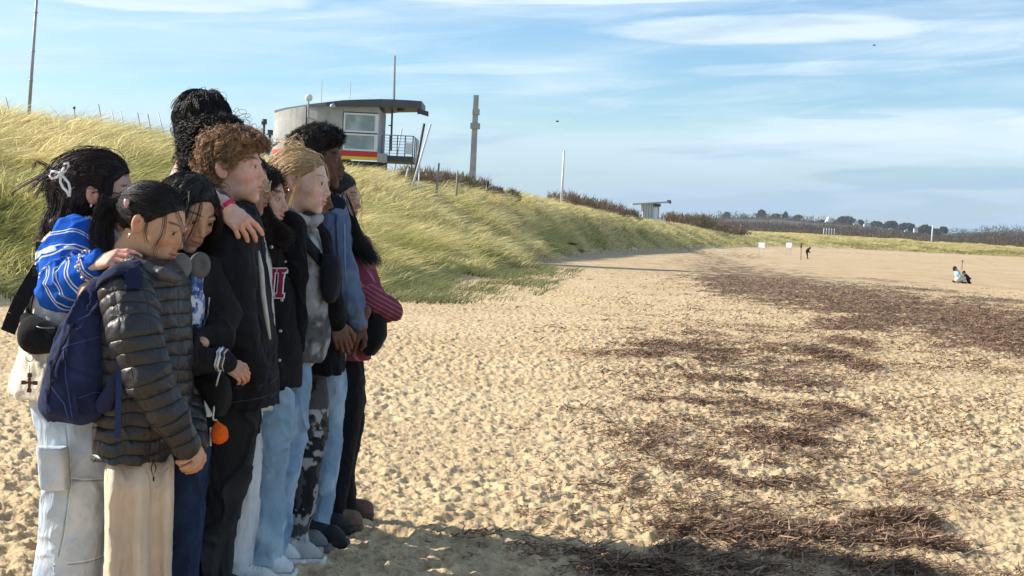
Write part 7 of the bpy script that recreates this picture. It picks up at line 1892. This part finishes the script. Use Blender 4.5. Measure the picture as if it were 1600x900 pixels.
def quilt_parts(q):
    s, d = polyparam(q, armB); s2, d2 = polyparam(q, armB2)
    rad = np.interp(s, [0, .15, .3, .44, .55], [.084, .078, .069, .058, .05])
    on = (d < rad + .012) & (q[:, 1] < armB[1][1] + .06); on2 = d2 < .085
    ang = np.arctan2(q[:, 0] - armB[2][0] - .0 * s, -(q[:, 1] - armB[2][1]))
    zt = q[:, 2] + .010 * np.sin(q[:, 0] * 14) + .004 * np.sin(q[:, 0] * 60)
    ax = np.interp(s, [0, .28, .5], [armB[0][0], armB[2][0], armB[4][0]])
    u = np.where(on, s - .10 * (q[:, 0] - ax), np.where(on2, s2, zt)); vv = np.where(on, (q[:, 0] - ax) * 1.15 + .04, q[:, 0] + .3 + .5 * (q[:, 1] - 4.2))
    return u, vv
def quilt_uv(q):
    u, vv = quilt_parts(q); return np.stack([u + 4, vv + 4, 0 * u], -1)
def quilt(q):
    u, vv = quilt_parts(q); hgt = .040
    fu = np.abs(np.mod(u, hgt) / hgt - .5) * 2; fv = np.abs(np.mod(vv, .082) / .082 - .5) * 2       # 1 at the stitch lines
    g = 0
    bul = -.0018 * np.cos(fu * math.pi / 2) ** .6 * (.7 + .3 * np.cos(fv * 1.5))
    wr_ = .0030 * fbm(q * np.array([75, 75, 40]), 3, 7)
    top = (q[:, 2] > p.pt(240, 412)[2])
    return np.where(top, 0, g + bul + wr_)
p.garment('puffer_jacket', v, PUFFER, None, colfn=quilt_uv, seed=61, amp=.004, disp=quilt)
vb = v
v = Vol(0.0045); v.chain([p.pt(203, 404, -.05), p.pt(225, 418, -.11), p.pt(252, 428, -.12), p.pt(274, 434, -.08)], [.021, .020, .018, .014], k=.015); v.chain([p.pt(203, 398, .04), p.pt(230, 402, .09), p.pt(276, 434, .02)], [.024, .025, .016], k=.02)
p.garment('collar', v, NYLON, np.array([0.07, 0.065, 0.068]), seed=62, amp=.0045, fscale=(26, 26, 26))
B = Build(); c = [p.pt(240, 718, -.205), p.pt(236, 732, -.21), p.pt(240, 747, -.21), p.pt(244, 732, -.21), p.pt(240, 719, -.21)]; B.tube(c, .0018, (.01, .01, .01)); B.tube([p.pt(240, 745, -.21), p.pt(240, 752, -.21)], .0025, (.01, .01, .01)); B.done('drawcord', RUBBER, p.root, smooth=True)
v = Vol(0.0055)
legs(v, p, [(690, 175, 250, .05), (715, 168, 258, .07), (738, 164, 263, .115), (760, 166, 265, .12), (820, 170, 262, .11), (870, 166, 259, .11), (920, 162, 256, .11), (1015, 158, 252, .115)], [(690, 178, 250, .05), (715, 172, 258, .07), (738, 168, 264, .11), (800, 172, 264, .115), (900, 170, 262, .11), (1015, 168, 258, .11)], off=.09)
def drape(q): return .016 * np.sin(q[:, 0] * 75 + 2.2 * np.sin(q[:, 2] * 3.2) + q[:, 1] * 20) * sstep(.95, .7, q[:, 2])
p.garment('trousers', v, LINEN, None, colfn=mottle((.60, .475, .355), (.66, .53, .40), 9, 5), seed=63, amp=.007, fscale=(12, 12, 2), disp=drape)
p.shoe((165, 1060), 4.1, 0, .24, (.6, .58, .55)); p.shoe((175, 1045), 4.3, 0, .24, (.6, .58, .55))
p.hand(p.pt(293, 694, -.165), p.pt(307, 716, -.13), (.85, -.55, .25), curl=((55, 55, 25), (60, 55, 25), (62, 55, 25), (64, 55, 25)), spread=.05, sc=.88, fore=.04, fore_r=.028, thumb=((.02, .02, -.006), (.048, .036, -.018), (.068, .034, -.036), (.082, .026, -.05)))
p.hand(p.pt(304, 690, .04), p.pt(311, 709, -.01), (.9, -.35, .3), mirror=True, curl=((40, 50, 30),) * 4, spread=.05, sc=.88, fore=.05, fore_r=.028)
B = Build(); B.tube([p.pt(276, 722, -.16), p.pt(286, 722, -.17), p.pt(298, 716, -.16)], [.0065, .0075, .0085], p.skin * (1.0, .88, .85), 8); B.tube([p.pt(283, 732, -.15), p.pt(292, 730, -.165), p.pt(302, 723, -.16)], [.0065, .0075, .0085], p.skin * (1.0, .88, .85), 8)
for k in range(len(B.V)): pass
p.body.V += B.V; p.body.C += [np.asarray(c) for c in B.C]; off_ = p.body.n
for kk in (3, 4): p.body.F[kk] += [f + off_ for f in B.F[kk]]
p.body.n += B.n
hv = Vol(0.0048); hv.ell((-0.017, 0, 0.036), (.104, .084, .088)); hv.ell((-.085, 0, .01), (.045, .052, .045), k=.03)
hv.cuts.append((hairline([-.07, -.06, -.05, -.040, -.022, .014, .046, .068, .080, .12, .2]), .010)); hv.disp.append(lambda q: .002 * fbm(q * np.array([20, 70, 70]), 3, 4))
make_hair(p.head, hv, 4500, comb_to((-.125, -.01, .035)), BH, p.root, 64, length=.19, steps=12, lift=.003, leave=.96, jitter=.08, basecol=.9, fly=.05)
B = Build()
tail = [(-.10, -.01, .03), (-.135, -.015, .01), (-.13, -.03, -.06), (-.095, -.04, -.13), (-.055, -.05, -.17)]
lock(B, p.head, tail, 420, .0011, .013, BH * 1.3, 5)
lock(B, p.head, [(-.11, -.03, .03), (-.15, -.05, .0), (-.15, -.06, -.07), (-.12, -.06, -.14)], 90, .001, .012, BH * 1.5, 6)
lock(B, p.head, [(-.11, -.02, .03), (-.165, -.03, .01), (-.16, -.04, -.06), (-.145, -.04, -.12)], 30, .0008, .010, BH * 1.8, 7)
lock(B, p.head, [(.05, -.06, .07), (.075, -.072, .0), (.072, -.080, -.06), (.085, -.08, -.075)], 9, .0007, .005, BH, 8)
lock(B, p.head, [(.06, -.04, .08), (.115, -.05, .03), (.135, -.05, -.03), (.10, -.05, -.085)], 8, .0007, .006, BH, 9)
lock(B, p.head, [(.02, -.085, .03), (.03, -.09, -.02), (.045, -.085, -.05)], 8, .0007, .004, BH, 10)
B.done('ponytail', HAIR, p.root, smooth=True)
B = Build(); fr = frame_dir(p.head.to((-.118, -.012, .030)), p.head.r @ np.array([-1, 0, -.1]), (0, 0, 1)); B.tube(fr.to(np.stack([0 * a, .024 * np.cos(a), .024 * np.sin(a)], -1)), .010, (.01, .01, .011)); B.done('scrunchie', FLEECE, p.root, smooth=True)
B = Build(); q_ = p.pt(198, 317, -.07); B.tube([q_ + (0, 0, .012), q_, q_ - (.003, 0, .014)], [.008, .009, .004], (.62, .36, .36), 10); B.done('hair_tie_charm', GLOSS, p.root, smooth=True)
B = Build(); B.tube([p.head.to((-.010, -.098, -.038)), p.head.to((-.012, -.099, -.046)), p.head.to((-.014, -.098, -.056))], .003, (.85, .74, .55)); B.done('earring', STEEL, p.root, smooth=True)
p.finish(hip=(215, 715))
PB = p
# her backpack
bp = thing('backpack', 'navy blue backpack on the back of the girl in the puffer jacket', 'backpack', p.pt(125, 658, -.05))
v = Vol(0.005)
v.loft(p.rows([(436, 152, 176, .06), (450, 142, 184, .10), (475, 126, 188, .13), (505, 110, 190, .145), (540, 94, 190, .15), (580, 78, 190, .155), (615, 70, 188, .155), (640, 72, 184, .15), (655, 88, 168, .12)], -.05), p=2.8, k=.02)
nav = np.array([0.022, 0.028, 0.072])
def bpd(q):
    e = p.pt(118, 560, -.2); l1 = abs((q[:, 0] - p.pt(100, 540)[0]) * .35 + (q[:, 2] - p.pt(100, 545)[2])); l2 = abs(q[:, 0] - p.pt(84, 600)[0] - .22 * (q[:, 2] - p.pt(84, 600)[2]))
    return .004 * np.exp(-(l1 / .006) ** 2) + .005 * np.exp(-(l2 / .005) ** 2)
p.garment('bag_body', v, CLOTH, None, colfn=mottle(nav * .8, nav * 1.25, 10, 5), seed=65, amp=.008, fscale=(10, 10, 5), disp=bpd, parent=bp)
vbp = v
B = Build()
for pts_, w_ in (([(92, 548), (112, 538), (140, 530), (176, 522)], .004), ([(82, 600), (104, 628), (112, 652)], .004), ([(104, 545), (108, 590), (118, 652)], .003), ([(122, 500), (140, 492), (160, 470)], .004)):
    strip_on(B, v, xz(p, pts_, -.17), w_, nav * 2.6, n=30, lift=.0015, thick=.002)
B.done('seam', CLOTH, bp, smooth=True)
B = Build(); strip_on(B, v, xz(p, [(160, 508), (163, 530), (172, 560)], -.17), .004, nav * 3.0, n=20, lift=.002); strip_on(B, v, xz(p, [(128, 620), (150, 612), (168, 618)], -.17), .003, nav * 2.2, n=20, lift=.0015, thick=.002)
B.done('piping', CLOTH, bp, smooth=True)
B = Build(); strip_on(B, v, xz(p, [(118, 505), (98, 540), (84, 580), (77, 630)], -.17), .010, (.012, .014, .03), n=30, lift=.002); B.done('zip', CLOTH, bp, smooth=True)
B = Build()
strip_on(B, vb, xz(p, [(152, 446), (172, 430), (196, 418), (214, 416), (224, 430), (226, 448)], -.12), .040, (.016, .020, .05), n=40, lift=.010); B.done('shoulder_strap', CLOTH, bp, smooth=True)
v = Vol(0.004); v.chain([p.pt(163, 632, -.18), p.pt(178, 600, -.215), p.pt(187, 572, -.225)], [.026, .014, .007], k=.02, flat=(np.array([0, 1.0, 0]), .5))
V, F = v.build(); mesh_from('strap_wing', V, F, CLOTH, bp, cols=nav)
B = Build(); q0, q1 = p.pt(188, 570, -.235), p.pt(183, 684, -.235)
B.box((q1[0] - .008, q1[1] - .002, q1[2]), (q1[0] + .009, q1[1] + .001, q0[2]), (.025, .04, .11)); B.done('webbing', CLOTH, bp)
B = Build(); B.tube([p.pt(185, 598, -.238), p.pt(185, 618, -.238)], .004, (.6, .6, .6)); B.done('buckle', STEEL, bp, smooth=True)
